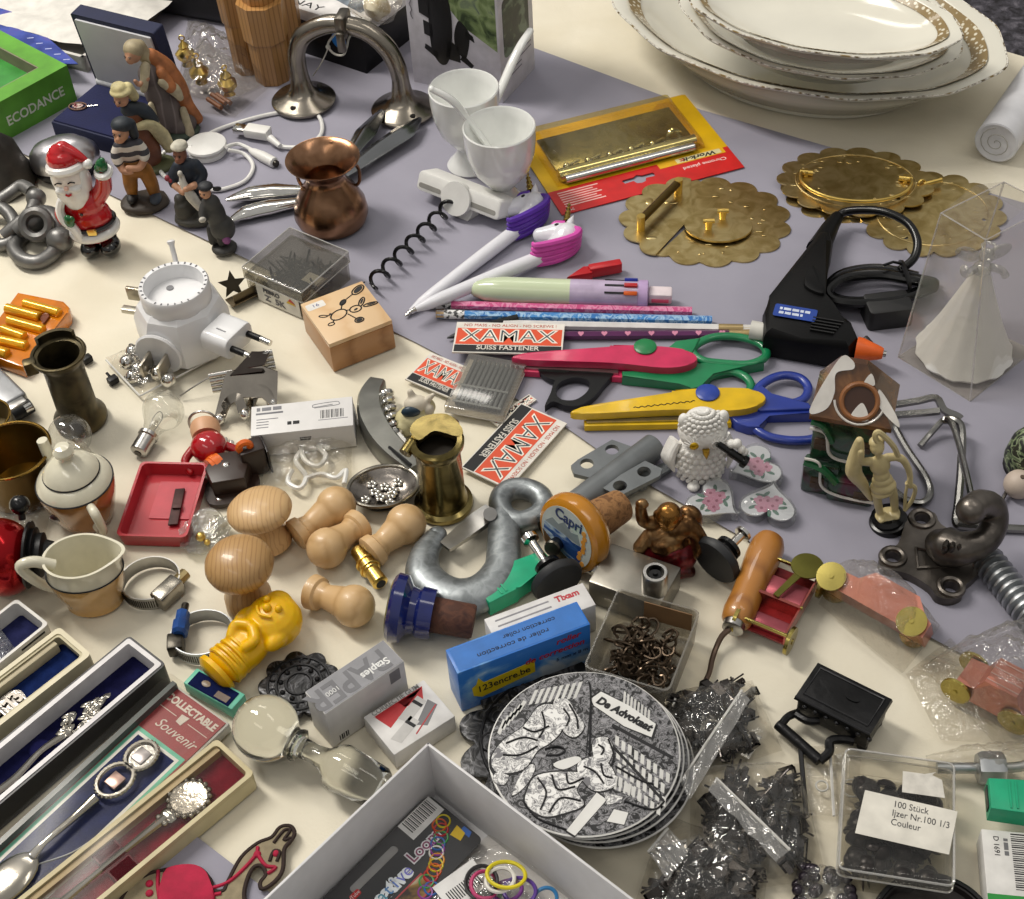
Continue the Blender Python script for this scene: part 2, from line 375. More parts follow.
# ================================================================ far edge: dishes, roll, box, back-left clutter
GILT = pat([(.0, 'e6e2d5'), (.3, 'd8d0b8'), (.42, '8a744a')], 260, 2, 0, 'vor', .2, coat=.5, name='gilt_lattice')
DISH = mat('dbd8cb', .14, 0, .03, 20, coat=.5)
def dish(name, label, cx, cy, ang, a, b, z, h, lip, nl, foot):
    t = thing(name, label, 'dish', T3(cx, cy, z) @ RZ(ang), 'oval dishes stacked on the far edge')
    def ring(k, zz, lob=0, n=96):
        o = []
        for i in range(n):
            th = 2*pi*i/n; q = 1+lob*abs(cos(th*nl))**3
            # slightly pointed ends
            ex = 1+.05*abs(cos(th))**6
            o.append((a*k*q*cos(th)*ex, b*k*q*sin(th), zz))
        return o
    prof = [(.5, .0, 0), (foot, 0, 0), (foot, .5, 0), (foot+.06, .7, 0), (.84, h*.62, 0), (.93, h*.9, .01), (1.0, h, .02), (1.0, h+.25, .02), (.97, h+.22, .015), (.9, h*.9+.25, .01), (.8, h*.66+.25, 0), (foot+.02, .95, 0), (.4, .9, 0), (.02, .9, 0)]
    part('bowl', MB().loft([ring(*p) for p in prof]), DISH, t, sm=60)
    part('gilt_band', MB().loft([ring(.92, h*.95+.28, .01), ring(.85, h*.79+.28, .0), ring(.85, h*.79+.31, .0), ring(.92, h*.95+.31, .01)], True), GILT, t, 'dotted gilt band around the rim')
    m = MB()
    pts = ring(1.005, h+.2, .02, 190); m.tube(pts, .07, 5, True)
    part('rim_line', m, pat([(.35, '8a7448'), (.5, 'e9e6dc'), (.65, '5c4c30')], 160, 2, 0, 'noise', .25, name='worn_gilt_edge'), t, 'worn gilt edge')
    if lip: part('inner_line', MB().tube(ring(.74, h*.52+.34, 0, 120), .06, 4, True), GILT, t)
    return t
dish('oval_dish', 'largest oval serving dish at the bottom of the stack of gilt rimmed dishes', 25.0, 105.0, -34, 15.2, 10.3, 0, 4.6, 0, 6, .6)
dish('oval_dish', 'middle oval dish, mostly covered, in the stack of gilt rimmed dishes', 25.6, 102.4, -38, 10.7, 8.0, 3.6, 2.6, 0, 6, .6)
dish('oval_dish', 'smallest oval dish lying on top of the stack of gilt rimmed dishes', 24.8, 98.4, -29, 9.7, 5.6, 6.5, 2.4, 0, 6, .6)
# rolled white paper
a, b = P(996, 143, 1.6), P(1062, 46, 1.6)
t = thing('paper_roll', 'rolled up white paper lying at the table edge beside the gilt dishes', 'paper roll', AX(a, b))
L = (b-a).length
part('sheet', MB().loft([[(x, r*cos(q), r*sin(q)) for q in [2*pi*i/28 for i in range(28)]] for x, r in ((0.1, 1.35), (0, 1.5), (.05, 1.62), (L, 1.62), (L, 1.3))]), mat('dcdce0', .6, 0, .05, 60, .2, 60), t)
sp_ = [(.0, (.1+.075*i/2)*cos(i*.45), (.1+.075*i/2)*sin(i*.45)) for i in range(32)]
part('coil', MB().tube([V(p)+V((-.04, 0, 0)) for p in sp_], .035, 4), mat('a9a6a0', .7), t, 'spiral edge of the rolled sheet')
# ---------------------------------------------------------------- white gadget box
bl, bc, br = P(414, 82), P(503, 104), P(553, 72)
x = (bc-bl).normalized(); L = (bc-bl).length; W = (br-bc).dot(V((0, 0, 1)).cross(x)); hb = 15
t = thing('gadget_box', 'tall white cardboard box printed with a black bicycle phone holder', 'box', AX(bl, bc))
part('carton', MB().box(0, 0, 0, L, W, hb, .06), mat('d3d0d6', .45), t)
LEAF = pat([(.35, '2d3d22'), (.5, '6d8050'), (.62, '8fa070'), (.75, '3e4a58')], 70, 4, 1, 'noise', .4, name='printed_landscape')
fr = Mx(((1, 0, 0, 0), (0, 0, -1, 0), (0, 1, 0, 0), (0, 0, 0, 1)))   # draws in x, z on the face y = 0
part('printed_photo', MB().prism([(3.2, 8.4), (5.1, 6.2), (L-.2, 4.6), (L-.2, 12), (3.2, 12)], 0, .02, M=fr), LEAF, t, 'green landscape photo')
def pf(pts, z=.03): return MB().prism(pts, .0, z, M=fr)
m = pf(cr2([(2.1, 3.4), (2.0, 5.2), (2.1, 7.5), (2.5, 9.2), (3.2, 9.4), (3.9, 8.4), (4.1, 6.5), (3.9, 4.2), (3.4, 2.6), (2.7, 2.4)]), .05)
for p in ([(1.2, 6.6), (2.2, 6.2), (2.2, 8.0), (1.2, 8.2)], [(1.5, 4.8), (2.3, 4.6), (2.3, 5.8), (1.5, 6.0)], [(1.4, 3.5), (2.6, 2.7), (2.6, 3.4), (1.5, 3.9)], [(3.3, 3.0), (4.6, 2.9), (4.6, 4.2), (3.6, 4.8)]): m.prism(p, 0, .05, M=fr)
m.prism(cr2([(4.3, 4.2), (4.25, 5.4), (4.7, 6.6), (5.2, 6.3), (5.6, 5.6), (5.4, 4.2), (5.0, 3.3)]), 0, .05, M=fr)
m.prism([(4.6, 3.2), (5.6, 2.6), (5.8, 2.9), (4.9, 3.7)], 0, .05, M=fr).prism([(5.2, 5.4), (6.0, 5.0), (5.9, 5.5), (5.3, 5.9)], 0, .05, M=fr)
part('printed_holder', m, mat('111111', .35), t, 'black phone holder pictured on the front')
m = MB()
for p in ([(.25, 8.2), (.7, 8.0), (.7, 10), (.25, 10.1)],): m.tube([fr @ V((*q, .03)) for q in p], .03, 4, True)
m.tube([fr @ V((.35+.08*sin(i*2.2), 8.4+i*.2, .03)) for i in range(8)], .04, 4); m.tube([fr @ V((.45+.1*cos(i*1.9), 5.9+i*.25, .03)) for i in range(9)], .03, 4)
part('printed_icon', m, mat('6c6a70', .6), t)
sd = T3(L, 0, 0) @ RZ(90) @ fr
part('printed_photo', MB().prism(rrect(W*.12, 3.6, W*.86, 8.6, .5), 0, .03, M=sd), pat([(.4, '10160f'), (.55, '24331f'), (.66, '6d7d66')], 60, 4, 1, 'noise', .4, name='dark_photo'), t, 'dark green photo on the side')
part('printed_photo', MB().prism([(W*.1, 9.3), (W*.6, 9.6), (W*.62, 12), (W*.1, 12)], 0, .03, M=sd), BLACK, t)
m = MB()
for i in range(4): m.prism([(W*.12, 2.9-i*.42), (W*(.9 if i < 2 else .6), 2.9-i*.42), (W*(.9 if i < 2 else .6), 2.99-i*.42), (W*.12, 2.99-i*.42)], 0, .02, M=sd)
part('small_print', m, mat('77747c', .6), t)
# ---------------------------------------------------------------- flat black box with a white lid behind the pewter arch
zt = 4.2
t = thing('flat_box', 'flat black box with white printed lid behind the pewter arch', 'box', AX(P(288, 48, 0), P(372, 76, 0)))
L = (P(364, 71)-P(270, 36)).length
part('carton', MB().box(-1.6, 0, 0, L*.8, 9, zt, .05), BLACK, t)
part('lid', MB().box(-1.7, -.05, zt-.9, L*.8+.05, 9.1, zt+.1, .05), mat('d5d3d2', .4), t)
txt(t, 'NAY', 1.1, T3(2.3, .75, zt+.11), INK, sx=1.4)
part('sticker', MB().prism(circ(5.9, 2.4, .75), 0, .03, M=fr), mat('1f78c8', .4), t, 'round blue dot')
part('printed_photo', MB().prism([(1, 3.2), (7, 1.8), (8.3, 8), (1, 8)], zt+.1, zt+.13), pat([(.3, '39404a'), (.5, '77818c'), (.7, 'b5b8bb')], 60, 4), t)
m = MB().ball((0, 0, 1.3), (2.0, 1.7, 1.4), 24, 14).jitter(.5, .9, 3)
t = thing('wrapped_trinket', 'crumpled clear wrapped ornament lying on the flat box with white lid', 'ornament', T3(*P(378, 20, zt+.4)))
part('film', m, FILM, t); part('filling', MB().ball((0, 0, 1.1), (1.1, 1, 1), 16, 10).jitter(.3, 1.2, 5), pat([(.4, 'b9a77a'), (.6, 'e4dcc2')], 120, 3, rough=.3), t)
m = MB().box(0, 0, 0, 5, 3.4, 3.4, .05)
t = thing('cardboard_carton', 'brown carton pushed against the white gadget box behind pewter arch', 'box', A(368, 66, 0, 38) @ T3(1.4, 2.2, 0))
part('carton', m, mat('6b5c4a', .8), t); part('flap', MB().box(0, -.1, 3.4, 5, 3.4, 3.47), mat('7b6a55', .8), t)
# ---------------------------------------------------------------- carved bamboo-like wooden model
WD = wood('b98a52', '8f6434', 45, (1, 1, .1), coat=.2)
t = thing('wooden_carving', 'carved brown wooden cluster of stepped stalks behind the pewter arch', 'carving', A(274, 78))
def stalk(x, y, r, steps):
    m = MB(); z = 0
    for h, k in steps:
        n = 8
        m.loft([[(x+r*k*q*cos(2*pi*i/n+.3), y+r*k*q*sin(2*pi*i/n+.3), zz) for i in range(n)] for zz, q in ((z, .93), (z+.15, .97), (z+h, 1.04), (z+h+.02, .8))]); z += h
    return m
part('stalk', stalk(0, 0, 1.55, ((3.8, 1), (3.4, 1.22), (4.5, .92))), WD, t, sm=20)
part('stalk', stalk(-2.2, 1.6, 1.2, ((4.6, 1), (3, 1.2), (4.5, .9))), WD, t, sm=20)
part('stalk', stalk(1.2, 2.0, 1.3, ((3.2, 1), (4.6, 1.2), (3.5, .9))), WD, t, sm=20)
# ---------------------------------------------------------------- black case, far left
t = thing('camera_case', 'black padded case with a grey buckle at the far left corner', 'case', A(186, 22, 0, -24))
part('body', MB().box(-6.5, 0, 0, 5, 8, 6, 1.2, seg=4), mat('131315', .6, bump=.2), t)
part('lid', MB().box(-6.6, -.1, 4.9, 5.1, 8.1, 7, .8, seg=4), mat('1c1c1f', .45), t)
part('buckle', MB().tube([(-.9, -.15, 4.2), (.9, -.15, 4.2), (.9, -.15, 5.6), (-.9, -.15, 5.6)], .13, 6, True), PEWTER, t)
part('strap', MB().tube(cr([(5, 1, 5), (7, -1, 4), (8.4, -.5, 1.4), (7.4, 1.8, .5)]), .5, sec=[(-1, -.2), (1, -.2), (1, .2), (-1, .2)]), mat('2b2b2e', .6), t)
# white paper stack and leaflet
t = thing('paper_tray', 'white cardboard tray behind the open navy jewellery box', 'tray', A(-22, 44, 0, -30))
CW = mat('c6c3bc', .6, 0, .06, 40)
part('base', MB().box(-6, 0, 0, 12, 11, .3), CW, t)
for nm, b in (('side', (-6, 0, 0, 12, .3, 1.5)), ('side', (-6, 10.7, 0, 12, 11, 1.5)), ('side', (11.7, 0, 0, 12, 11, 1.5))): part(nm, MB().box(*b), CW, t)
t = thing('paper_sheet', 'crumpled white paper covering the cardboard tray', 'paper', A(40, 22, 1.7, -30))
part('sheet', MB().grid(lambda u, v: (-6+15*u, -2+9*v, .5*NZ.noise((u*4, v*4, 2))+.25), 20, 14), mat('d2cfc8', .6), t, sm=180)
t = thing('leaflet', 'blue and violet printed leaflet lying behind the green box', 'leaflet', I4)
pz = [P(*p, 1.9) for p in ((-14, 4), (12, 12), (20, 30), (48, 38), (78, 64), (60, 64), (-14, 36))]
part('page', MB().prism([(p.x, p.y) for p in pz][::-1], 1.85, 1.93), pat([(.35, '24347e'), (.5, '3d4ea0'), (.65, '5b4a92')], 40, 3, rough=.35), t)
m = MB()
for i in range(5):
    a = P(30+i*9, 38+i*5.4, 1.95); m.box(a.x-.25, a.y-.05, 1.93, a.x+.3, a.y+.08, 1.95)
part('small_print', m, mat('aab0d8', .5), t)
# ---------------------------------------------------------------- green box with a sunken window
zt = 3.4
M, L, W = Q((-4, 104), (67, 65), (-32, 25), zt)
t = thing('green_box', 'green cardboard box with sunken window and white lettering on its side', 'box', M)
GB = mat('5a9a2c', .5, 0, .12, 50)
hole = [(1.2, 1.6), (L-1.6, 1.6), (L-1.6, W-1.3), (1.2, W-1.3)]
part('carton', MB().prism([(-2, 0), (L, 0), (L, W), (-2, W)], .02, zt, [hole]), GB, t)
part('window', MB().box(1.1, 1.5, zt-1.4, L-1.5, W-1.2, zt-1.2), mat('3d8a3c', .35, 0, .15, 60), t, 'darker green picture behind the cutout')
m = MB()
m.prism([(1.2, 1.6), (L-1.6, 1.6), (L-1.6, W-1.3), (1.2, W-1.3)], zt-1.2, zt-.02, [[(1.3, 1.7), (L-1.7, 1.7), (L-1.7, W-1.4), (1.3, W-1.4)]])
part('cutout_edge', m, mat('85806a', .8), t)
txt(t, 'ECODANCE', 1.15, T3(L*.46, -.02, 1.5) @ RX(90), mat('d6dccb', .5), sx=.9, bold=.02)
# ---------------------------------------------------------------- navy jewellery box
zb = 1.7
M, L, W = Q((50, 120), (122, 140), (88, 86), zb)
t = thing('jewellery_box', 'open navy jewellery box with white satin lid lining', 'jewellery box', M)
L = 8.0; W = 6.2
part('tray', MB().box(0, 0, 0, L, W, zb-.15, .12), NAVY, t)
part('cushion', MB().box(.15, .15, zb-.3, L-.15, W-.2, zb, .1), mat('0d1440', .9, bump=.3, bs=600), t)
lid = T3(0, W, zb-.3) @ RX(96)
part('lid', MB().prism(rrect(0, 0, L, 6.9, .15), -.9, .35, M=lid @ T3(0, 0, -.1)), NAVY, t, 'raised navy lid')
SAT = mat('cfd0d4', .35, 0, .05, 30, .1, 30)
part('lining', MB().prism(rrect(.35, .35, L-.35, 6.5, .1), .25, .42, M=lid), SAT, t, 'white satin lining')
part('satin_roll', MB().rod((.1, W-.15, zb+.15), (L-.1, W-.15, zb+.15), [(.3, 0), (.45, .02), (.45, .98), (.3, 1)], 14), mat('dcdde0', .25), t)
tt = thing('brooch', 'small oval red and silver pin lying in the navy jewellery box', 'brooch', A(78, 107, zb+.02, -12))
part('ring', MB().torus((0, 0, .08), .62, .07, sx=1.15, sy=.8, n=26, k=6), mat('b58f80', .25, .9), tt)
part('crest', MB().prism(cr2([(-.45, 0), (-.1, .3), (.4, .2), (.3, -.2), (-.1, -.3)]), .03, .12).ball((-.25, .1, .12), .12, 8, 6), pat([(.4, '7c2230'), (.55, 'c9b7ad')], 500, 2, rough=.3, metal=.3), tt)
part('pin', MB().cyl((.7, .05, .08), (1.6, .3, .08), .04, n=6), SILVER, tt)
# ---------------------------------------------------------------- bag of gilt ornaments
def bag(t, pts, h, mt, seed=1, nu=34, nv=28, rough=.35, z0=.15, name='film', pw=.6, label=None):
    """pillow of crinkled film over the quad of 3-D points pts (near-left, near-right, far-right, far-left); mesh in table coordinates"""
    def f(u, v, top):
        p = (pts[0]*(1-u)+pts[1]*u)*(1-v)+(pts[3]*(1-u)+pts[2]*u)*v
        e = max(0, min(1, 16*u*(1-u)*v*(1-v)))**pw
        if not top: return (p.x, p.y, z0)
        r = NZ.noise((p.x*1.1+seed*5, p.y*1.1, seed))*.55+NZ.noise((p.x*2.6, p.y*2.6+seed, seed*3))*.35+abs(NZ.noise((p.x*1.9, p.y*.9, seed*2.2)))*.5
        return (p.x, p.y, z0+.06+e*h*(1+rough*r)+e*rough*r*.3)
    return part(name, MB().grid(lambda u, v: f(u, v, 1), nu, nv), mt, t, label, sm=180)
t = thing('ornament_bag', 'crinkled clear bag holding gilt ornaments behind the kneeling figure', 'bag', I4)
bag(t, [P(178, 112), P(236, 119), P(276, 84), P(188, 22)], 3.6, FILMD, 4, name='film')
bag(t, [P(176, 96), P(226, 105), P(268, 84), P(200, 40)], 1.2, FILM, 9, name='fold')
for i, (px, py, z) in enumerate(((188, 66, 2.2), (202, 84, 1.6), (230, 96, 1.6))):
    t = thing('gilt_ornament', ['gilt ornament farthest back inside the clear bag', 'gilt ornament in the middle of the clear bag', 'gilt ornament with ring nearest the pewter arch inside clear bag'][i], 'ornament', A(px, py, z*.4, 20*i), 'gilt ornaments in the clear bag')
    part('body', MB().lathe([(.1, 0), (.5, .15), (.35, .5), (.75, .9), (.8, 1.3), (.4, 1.7), (.45, 1.9), (.2, 2.2), (.1, 2.4)], 14).jitter(.12, 1.5, i), GOLD, t)
    part('hanging_loop', MB().torus((0, 0, 2.6), .22, .06, RX(90), 14, 6), GOLD, t)
t = thing('wooden_rod', 'bundle piece of brown wooden rods inside the clear ornament bag', 'rod', AX(P(208, 100, .6), P(226, 112, .6)))
for i in range(3): part('stick', MB().cyl((0, i*.45, .1+.2*(i % 2)), (1.9, i*.45, .1+.2*(i % 2)), .2, n=8), mat('7a4a2c', .4), t)
# ================================================================ figurines and metal pieces, far left
def fig(name, shapes, mt, parent, vox=.1, label=None, it=3, jit=0, js=1.5):
    """one continuous skin grown over balls and tapering limbs"""
    m = MB()
    for s in shapes:
        if len(s[0]) == 3 and not isinstance(s[0][0], (tuple, list, V)): m.ball(s[0], s[1], 16, 10, s[2] if len(s) > 2 else None)
        else:
            pts = cr(s[0], 4) if len(s[0]) > 2 else [V(p) for p in s[0]]
            m.tube(pts, s[1], 10)
            r = s[1] if isinstance(s[1], (list, tuple)) else [s[1], s[1]]
            m.ball(pts[0], r[0], 10, 8).ball(pts[-1], r[-1], 10, 8)
    if jit: m.jitter(jit, js, 3)
    return part(name, m, mt, parent, label, vox=vox, smooth_it=it, sm=180)
GLZ = lambda c, **k: mat(c, .14, 0, .05, 60, coat=.6, **k)
MATTE = lambda c, v=.2: mat(c, .6, 0, v, 110, .25, 250)
SKIN = MATTE('b98a6c')
def face(t, c, r, yaw=-25):
    """painted eyes, brows and mouth of a small figurine head"""
    M = T3(*c) @ RZ(yaw)
    for s in (-1, 1): part('eye', MB().ball(M @ V((s*.38*r, -.9*r, .12*r)), (.13*r, .1*r, .1*r), 8, 6).tube([M @ V((s*.58*r, -.84*r, .33*r)), M @ V((s*.18*r, -.96*r, .3*r))], .05*r, 5), mat('2a1c16', .5), t)
    part('mouth', MB().tube([M @ V((-.2*r, -.9*r, -.42*r)), M @ V((0, -.95*r, -.46*r)), M @ V((.2*r, -.9*r, -.42*r))], .06*r, 5), mat('7a3a34', .5), t)
# ---------------------------------------------------------------- santa
t = thing('santa_figurine', 'glossy red and white Santa figurine waving a green mitten', 'figurine', A(104, 250, 0, -6, 0, -5) @ Mx.Scale(.88, 4))
Rr, Ww, Bb, Gg = GLZ('b5121b'), GLZ('e3e2df'), GLZ('0c0c0d'), GLZ('0d5a2c')
fig('coat', [((0, 0, 3.5), (1.85, 1.5, 1.9)), ((-.05, 0, 4.8), (1.75, 1.35, 1.6)), ((0, 0, 2.1), (1.75, 1.45, 1.0)), ([(1.2, 0, 5.2), (2.1, -.1, 6.2), (2.55, -.2, 7.4)], [.75, .7, .6]), ([(-1.3, -.3, 5.3), (-1.9, -.6, 4.4), (-1.7, -.9, 3.9)], [.6, .6, .5])], Rr, t)
m = MB()
m.torus((0, 0, 2.3), 1.72, .42, n=30, k=10, sy=.86)
m.tube(cr([(-1.2, -1.0, 6.0), (-1.6, -1.2, 5.2), (-1.5, -1.45, 4.3), (-1.0, -1.6, 3.8), (-.75, -1.6, 3.0), (-.8, -1.5, 2.4)]), .36, 8)
part('fur_trim', m, Ww, t, 'white fur trim of the coat'); part('cuff', MB().torus((2.68, -.22, 7.75), .5, .3, RX(20), 16, 8), Ww, t, 'white fur cuff')
fig('head', [((-.2, -.1, 7.6), (1.5, 1.35, 1.5))], GLZ('e6dcd4'), t)
fig('beard', [((-.2, -.75, 6.5), (1.35, .85, 1.35)), ((-.2, -.75, 5.7), (.95, .75, .9)), ((-1.25, -.2, 7.4), (.45, .8, 1.2)), ((1.0, -.2, 7.3), (.4, .8, 1.2)), ((-.75, -1.3, 7.05), (.55, .35, .3)), ((.35, -1.3, 7.1), (.55, .35, .3))], Ww, t)
fig('hat', [((-.25, .1, 9.1), (1.38, 1.25, 1.1)), ([(0, .1, 9.9), (.8, 0, 9.5), (1.5, -.1, 8.9)], [.7, .5, .3]), ((-.3, .1, 9.6), (1.0, .9, .8))], Rr, t, .08)
m = MB().ball((1.65, -.2, 8.6), .42, 14, 9); m.torus((-.22, 0, 8.5), 1.3, .36, RX(-6), 26, 8, sy=.92); part('hat_trim', m, Ww, t)
m = MB()
for x in (-.75, .35): m.tube(cr([(x-.3, -1.42, 7.72), (x, -1.47, 7.88), (x+.3, -1.42, 7.76)]), .06, 6)
part('eye', m, Bb, t); part('mouth', MB().tube(cr([(-.4, -1.62, 6.85), (-.18, -1.66, 6.76), (.08, -1.62, 6.87)]), .09, 6), Rr, t)
part('nose', MB().ball((-.2, -1.5, 7.35), .2, 10, 8), GLZ('e2b8a8'), t)
fig('mitten', [((2.75, -.25, 8.35), (.5, .42, .62)), ((2.35, -.4, 8.2), (.22, .22, .35)), ((2.95, -.25, 8.8), (.25, .25, .3))], Gg, t, .07)
fig('mitten', [((-.95, -1.75, 4.4), (.42, .32, .62)), ((-.6, -1.8, 4.6), (.2, .2, .32))], Gg, t, .07)
part('belt', MB().torus((0, 0, 3.05), 1.86, .2, n=30, k=6, sy=.83), Bb, t)
part('buckle', MB().box(.1, -1.78, 2.8, .85, -1.55, 3.35, .06), GOLD, t, 'gold belt buckle')
m = MB().ball((.1, -1.42, 4.7), .13, 10, 8); part('button', m, Bb, t)
fig('boot', [((-.75, -.5, .75), (.85, 1.1, .75)), ((-.7, .1, 1.3), (.65, .7, .7))], Bb, t)
fig('boot', [((.95, -.5, .75), (.85, 1.1, .75)), ((.85, .1, 1.3), (.65, .7, .7))], Bb, t)
# ---------------------------------------------------------------- kneeling woman
t = thing('nativity_figurine', 'kneeling figurine in grey robe and orange cloak bending over', 'figurine', A(174, 134, 0, 8), 'nativity figurines')
fig('robe', [((-.2, 0, 2), (1.3, 1.2, 2)), ((-.5, 0, 4), (1.0, .9, 1.6)), ((-.7, -.1, 5.6), (.9, .8, 1.0)), ((.7, 0, .9), (1.3, 1.1, 1.0))], pat([(.3, '5a504e'), (.5, '7d7270'), (.65, '625856')], 18, 2, 3, 'bands', .7, bump=.3), t, .12)
fig('cloak', [([(-.3, .3, 6.9), (.5, .5, 5.6), (1.1, .5, 4.0), (1.4, .5, 2.2), (2.0, .5, .8)], [.6, .8, .75, .65, .5]), ([(.2, -.5, 5.9), (.7, -.7, 4.6)], [.4, .5])], MATTE('a8683c'), t, .1, 'orange cloak')
fig('shawl', [([(-.8, -.6, 6.6), (-1.1, -1.0, 5.6), (-1.3, -1.1, 5.0)], [.4, .35, .3]), ([(.2, -.8, 5.2), (.9, -.6, 4.3), (1.2, -.7, 3.6)], [.4, .5, .3]), ([(-1.1, -.8, 3.4), (-1.0, -1, 1.8), (-.8, -1.1, .3)], [.25, .3, .35]), ([(1.2, -.6, 2.4), (1.3, -.8, .4)], [.3, .4])], MATTE('b9ad90'), t, .09, 'cream shawl')
fig('head', [((-1.5, -.4, 7.7), (.62, .62, .75)), ((-1.75, -.75, 7.5), (.35, .35, .45)), ((-1.95, -.98, 7.5), (.1, .1, .14))], SKIN, t, .07)
face(t, (-1.62, -.5, 7.6), .55, -35)
fig('veil', [((-1.35, -.2, 8.0), (.82, .78, .72)), ([(-1.0, .1, 7.9), (-.7, .2, 7.0), (-.4, .3, 6.4)], [.6, .55, .5])], MATTE('a39678'), t, .08)
fig('hand', [([(-.9, -1.0, 5.8), (-1.5, -1.2, 5.5), (-1.75, -1.25, 5.9)], [.26, .2, .16])], SKIN, t, .06)
fig('base', [((.2, 0, .2), (2.0, 1.5, .5))], MATTE('39463a'), t, .12)
# ---------------------------------------------------------------- shepherd in brown with pale hat
t = thing('nativity_figurine', 'figurine with pale yellow hat, dark cloak and cream sack', 'figurine', A(150, 168, 0, 10), 'nativity figurines')
fig('robe', [((.2, 0, 1.6), (1.0, .9, 1.8)), ((0, 0, 3.4), (.85, .75, 1.4)), ((-.2, 0, 4.8), (.7, .6, .8))], MATTE('6a3d24'), t)
fig('cloak', [([(-.4, 0, 5.5), (.6, .1, 5.0), (1.1, .2, 4.0)], [.55, .6, .5]), ((-.2, .1, 5.3), (.85, .7, .6))], MATTE('1d2630'), t)
fig('sack', [([(0, -.7, 4.2), (.9, -.4, 4.0), (1.5, 0, 2.7), (1.8, .2, 1.4)], [.3, .45, .6, .45])], MATTE('bfb48a'), t, .1, 'cream sack')
fig('head', [((-.7, -.2, 6.5), (.55, .55, .65)), ((-.95, -.55, 6.35), (.25, .25, .3))], SKIN, t, .07)
face(t, (-.78, -.26, 6.42), .56, -30)
fig('hat', [((-.6, 0, 7.0), (.85, .8, .35)), ((-.7, 0, 7.3), (.6, .6, .45)), ([(-.1, .2, 7.0), (.2, .3, 6.2)], [.5, .4])], MATTE('cfc391'), t, .07, 'pale yellow hat')
fig('base', [((.5, 0, .2), (1.6, 1.3, .45))], MATTE('4a4d2f'), t, .12)
# ---------------------------------------------------------------- sailor in striped shirt
t = thing('nativity_figurine', 'figurine with striped shirt, dark blue hood and mustard trousers', 'figurine', A(146, 204, 0, 0), 'nativity figurines')
STR = pat([(.0, 'c9c3b8'), (.5, 'c9c3b8'), (.52, '33333a'), (1, '33333a')], 42, 0, .6, 'bands', .6, con=True, rot=(0, 90, 0), name='striped_cloth')
MU = MATTE('8d5a12')
fig('torso', [((-.1, 0, 4.7), (.85, .65, 1.0)), ((-.1, 0, 5.3), (.8, .6, .5)), ([(.6, 0, 5.3), (.95, -.2, 4.7), (.9, -.5, 4.4)], [.45, .42, .35]), ([(-.75, 0, 5.3), (-1.1, -.3, 4.7), (-1, -.6, 4.2)], [.45, .42, .35])], STR, t)
fig('arm', [([(.95, -.4, 4.4), (.5, -.9, 3.9), (-.3, -1.0, 4.0)], [.3, .27, .22])], SKIN, t, .06)
fig('arm', [([(-1.0, -.5, 4.2), (-.7, -.9, 3.7), (-.1, -1.05, 3.7)], [.3, .26, .2])], SKIN, t, .06)
fig('trousers', [((0, 0, 3.4), (.95, .75, .9)), ([(-.55, 0, 3.0), (-.7, -.1, 1.9), (-.75, -.1, 1.2)], [.6, .55, .42]), ([(.6, 0, 3.0), (.8, 0, 1.9), (.85, 0, 1.0)], [.6, .55, .45])], MU, t, .1, 'mustard trousers')
fig('boot', [((-.8, -.45, .95), (.4, .65, .35)), ([(-.75, -.1, 1.0), (-.75, -.1, 1.5)], [.36, .36])], MATTE('1c1a1a'), t, .07)
fig('boot', [((.95, -.45, .8), (.45, .7, .38)), ([(.9, 0, .8), (.88, 0, 1.4)], [.38, .38])], MATTE('39424e'), t, .07)
fig('head', [((-.35, -.15, 6.5), (.6, .58, .7)), ((-.5, -.7, 6.3), (.18, .2, .2)), ((-.5, -.45, 6.05), (.4, .3, .25))], SKIN, t, .07)
face(t, (-.35, -.16, 6.5), .6, -20)
fig('hood', [((-.2, .1, 7.0), (.8, .75, .55)), ([(.3, .3, 6.8), (.45, .3, 5.9)], [.5, .35])], MATTE('1b242c'), t, .08, 'dark blue hood')
fig('base', [((0, -.1, .25), (1.9, 1.5, .5)), ((-.8, .3, .4), (.8, .7, .4))], MATTE('33291f'), t, .12, None, 2, .12)
# ---------------------------------------------------------------- sailor with goose
t = thing('nativity_figurine', 'figurine in white cap and navy jacket holding a white goose', 'figurine', A(197, 221, 0, 0), 'nativity figurines')
NV = MATTE('19222f')
fig('jacket', [((.1, 0, 4.3), (.85, .65, 1.1)), ((.2, 0, 5.0), (.75, .6, .5)), ([(-.4, 0, 5.0), (-.9, -.3, 4.3), (-.9, -.6, 3.8)], [.38, .36, .3]), ([(.9, 0, 5.0), (1.3, -.2, 4.2), (.8, -.8, 3.7)], [.4, .38, .3]), ((.5, .2, 3.1), (.9, .7, 1.0))], NV, t)
fig('goose', [([(-.1, -.8, 4.6), (-.05, -1.0, 4.0), (.3, -1.1, 3.0), (.7, -1.0, 1.9)], [.2, .3, .42, .3]), ((-.15, -.9, 4.9), (.2, .2, .25))], MATTE('c9c5bb'), t, .07, 'white goose')
fig('hand', [([(.7, -.85, 3.8), (.1, -1.25, 3.8)], [.28, .24]), ([(-.8, -.7, 3.8), (-.2, -1.2, 3.5)], [.26, .24])], SKIN, t, .06)
fig('head', [((0, -.1, 6.0), (.5, .5, .6)), ((-.15, -.55, 5.85), (.16, .18, .18)), ((-.1, -.35, 5.6), (.35, .3, .2))], MATTE('7d4f3c'), t, .07)
face(t, (0, -.11, 5.98), .5, -20)
fig('cap', [((.05, 0, 6.6), (.65, .62, .28)), ((.1, .05, 6.75), (.55, .5, .25))], MATTE('c4bfae'), t, .06, 'white cap')
fig('flower', [((-1.2, -.5, 4.3), (.24, .24, .24)), ((-1.0, -.6, 4.15), (.18, .2, .2))], MATTE('8a2432'), t, .05, 'dark red bouquet')
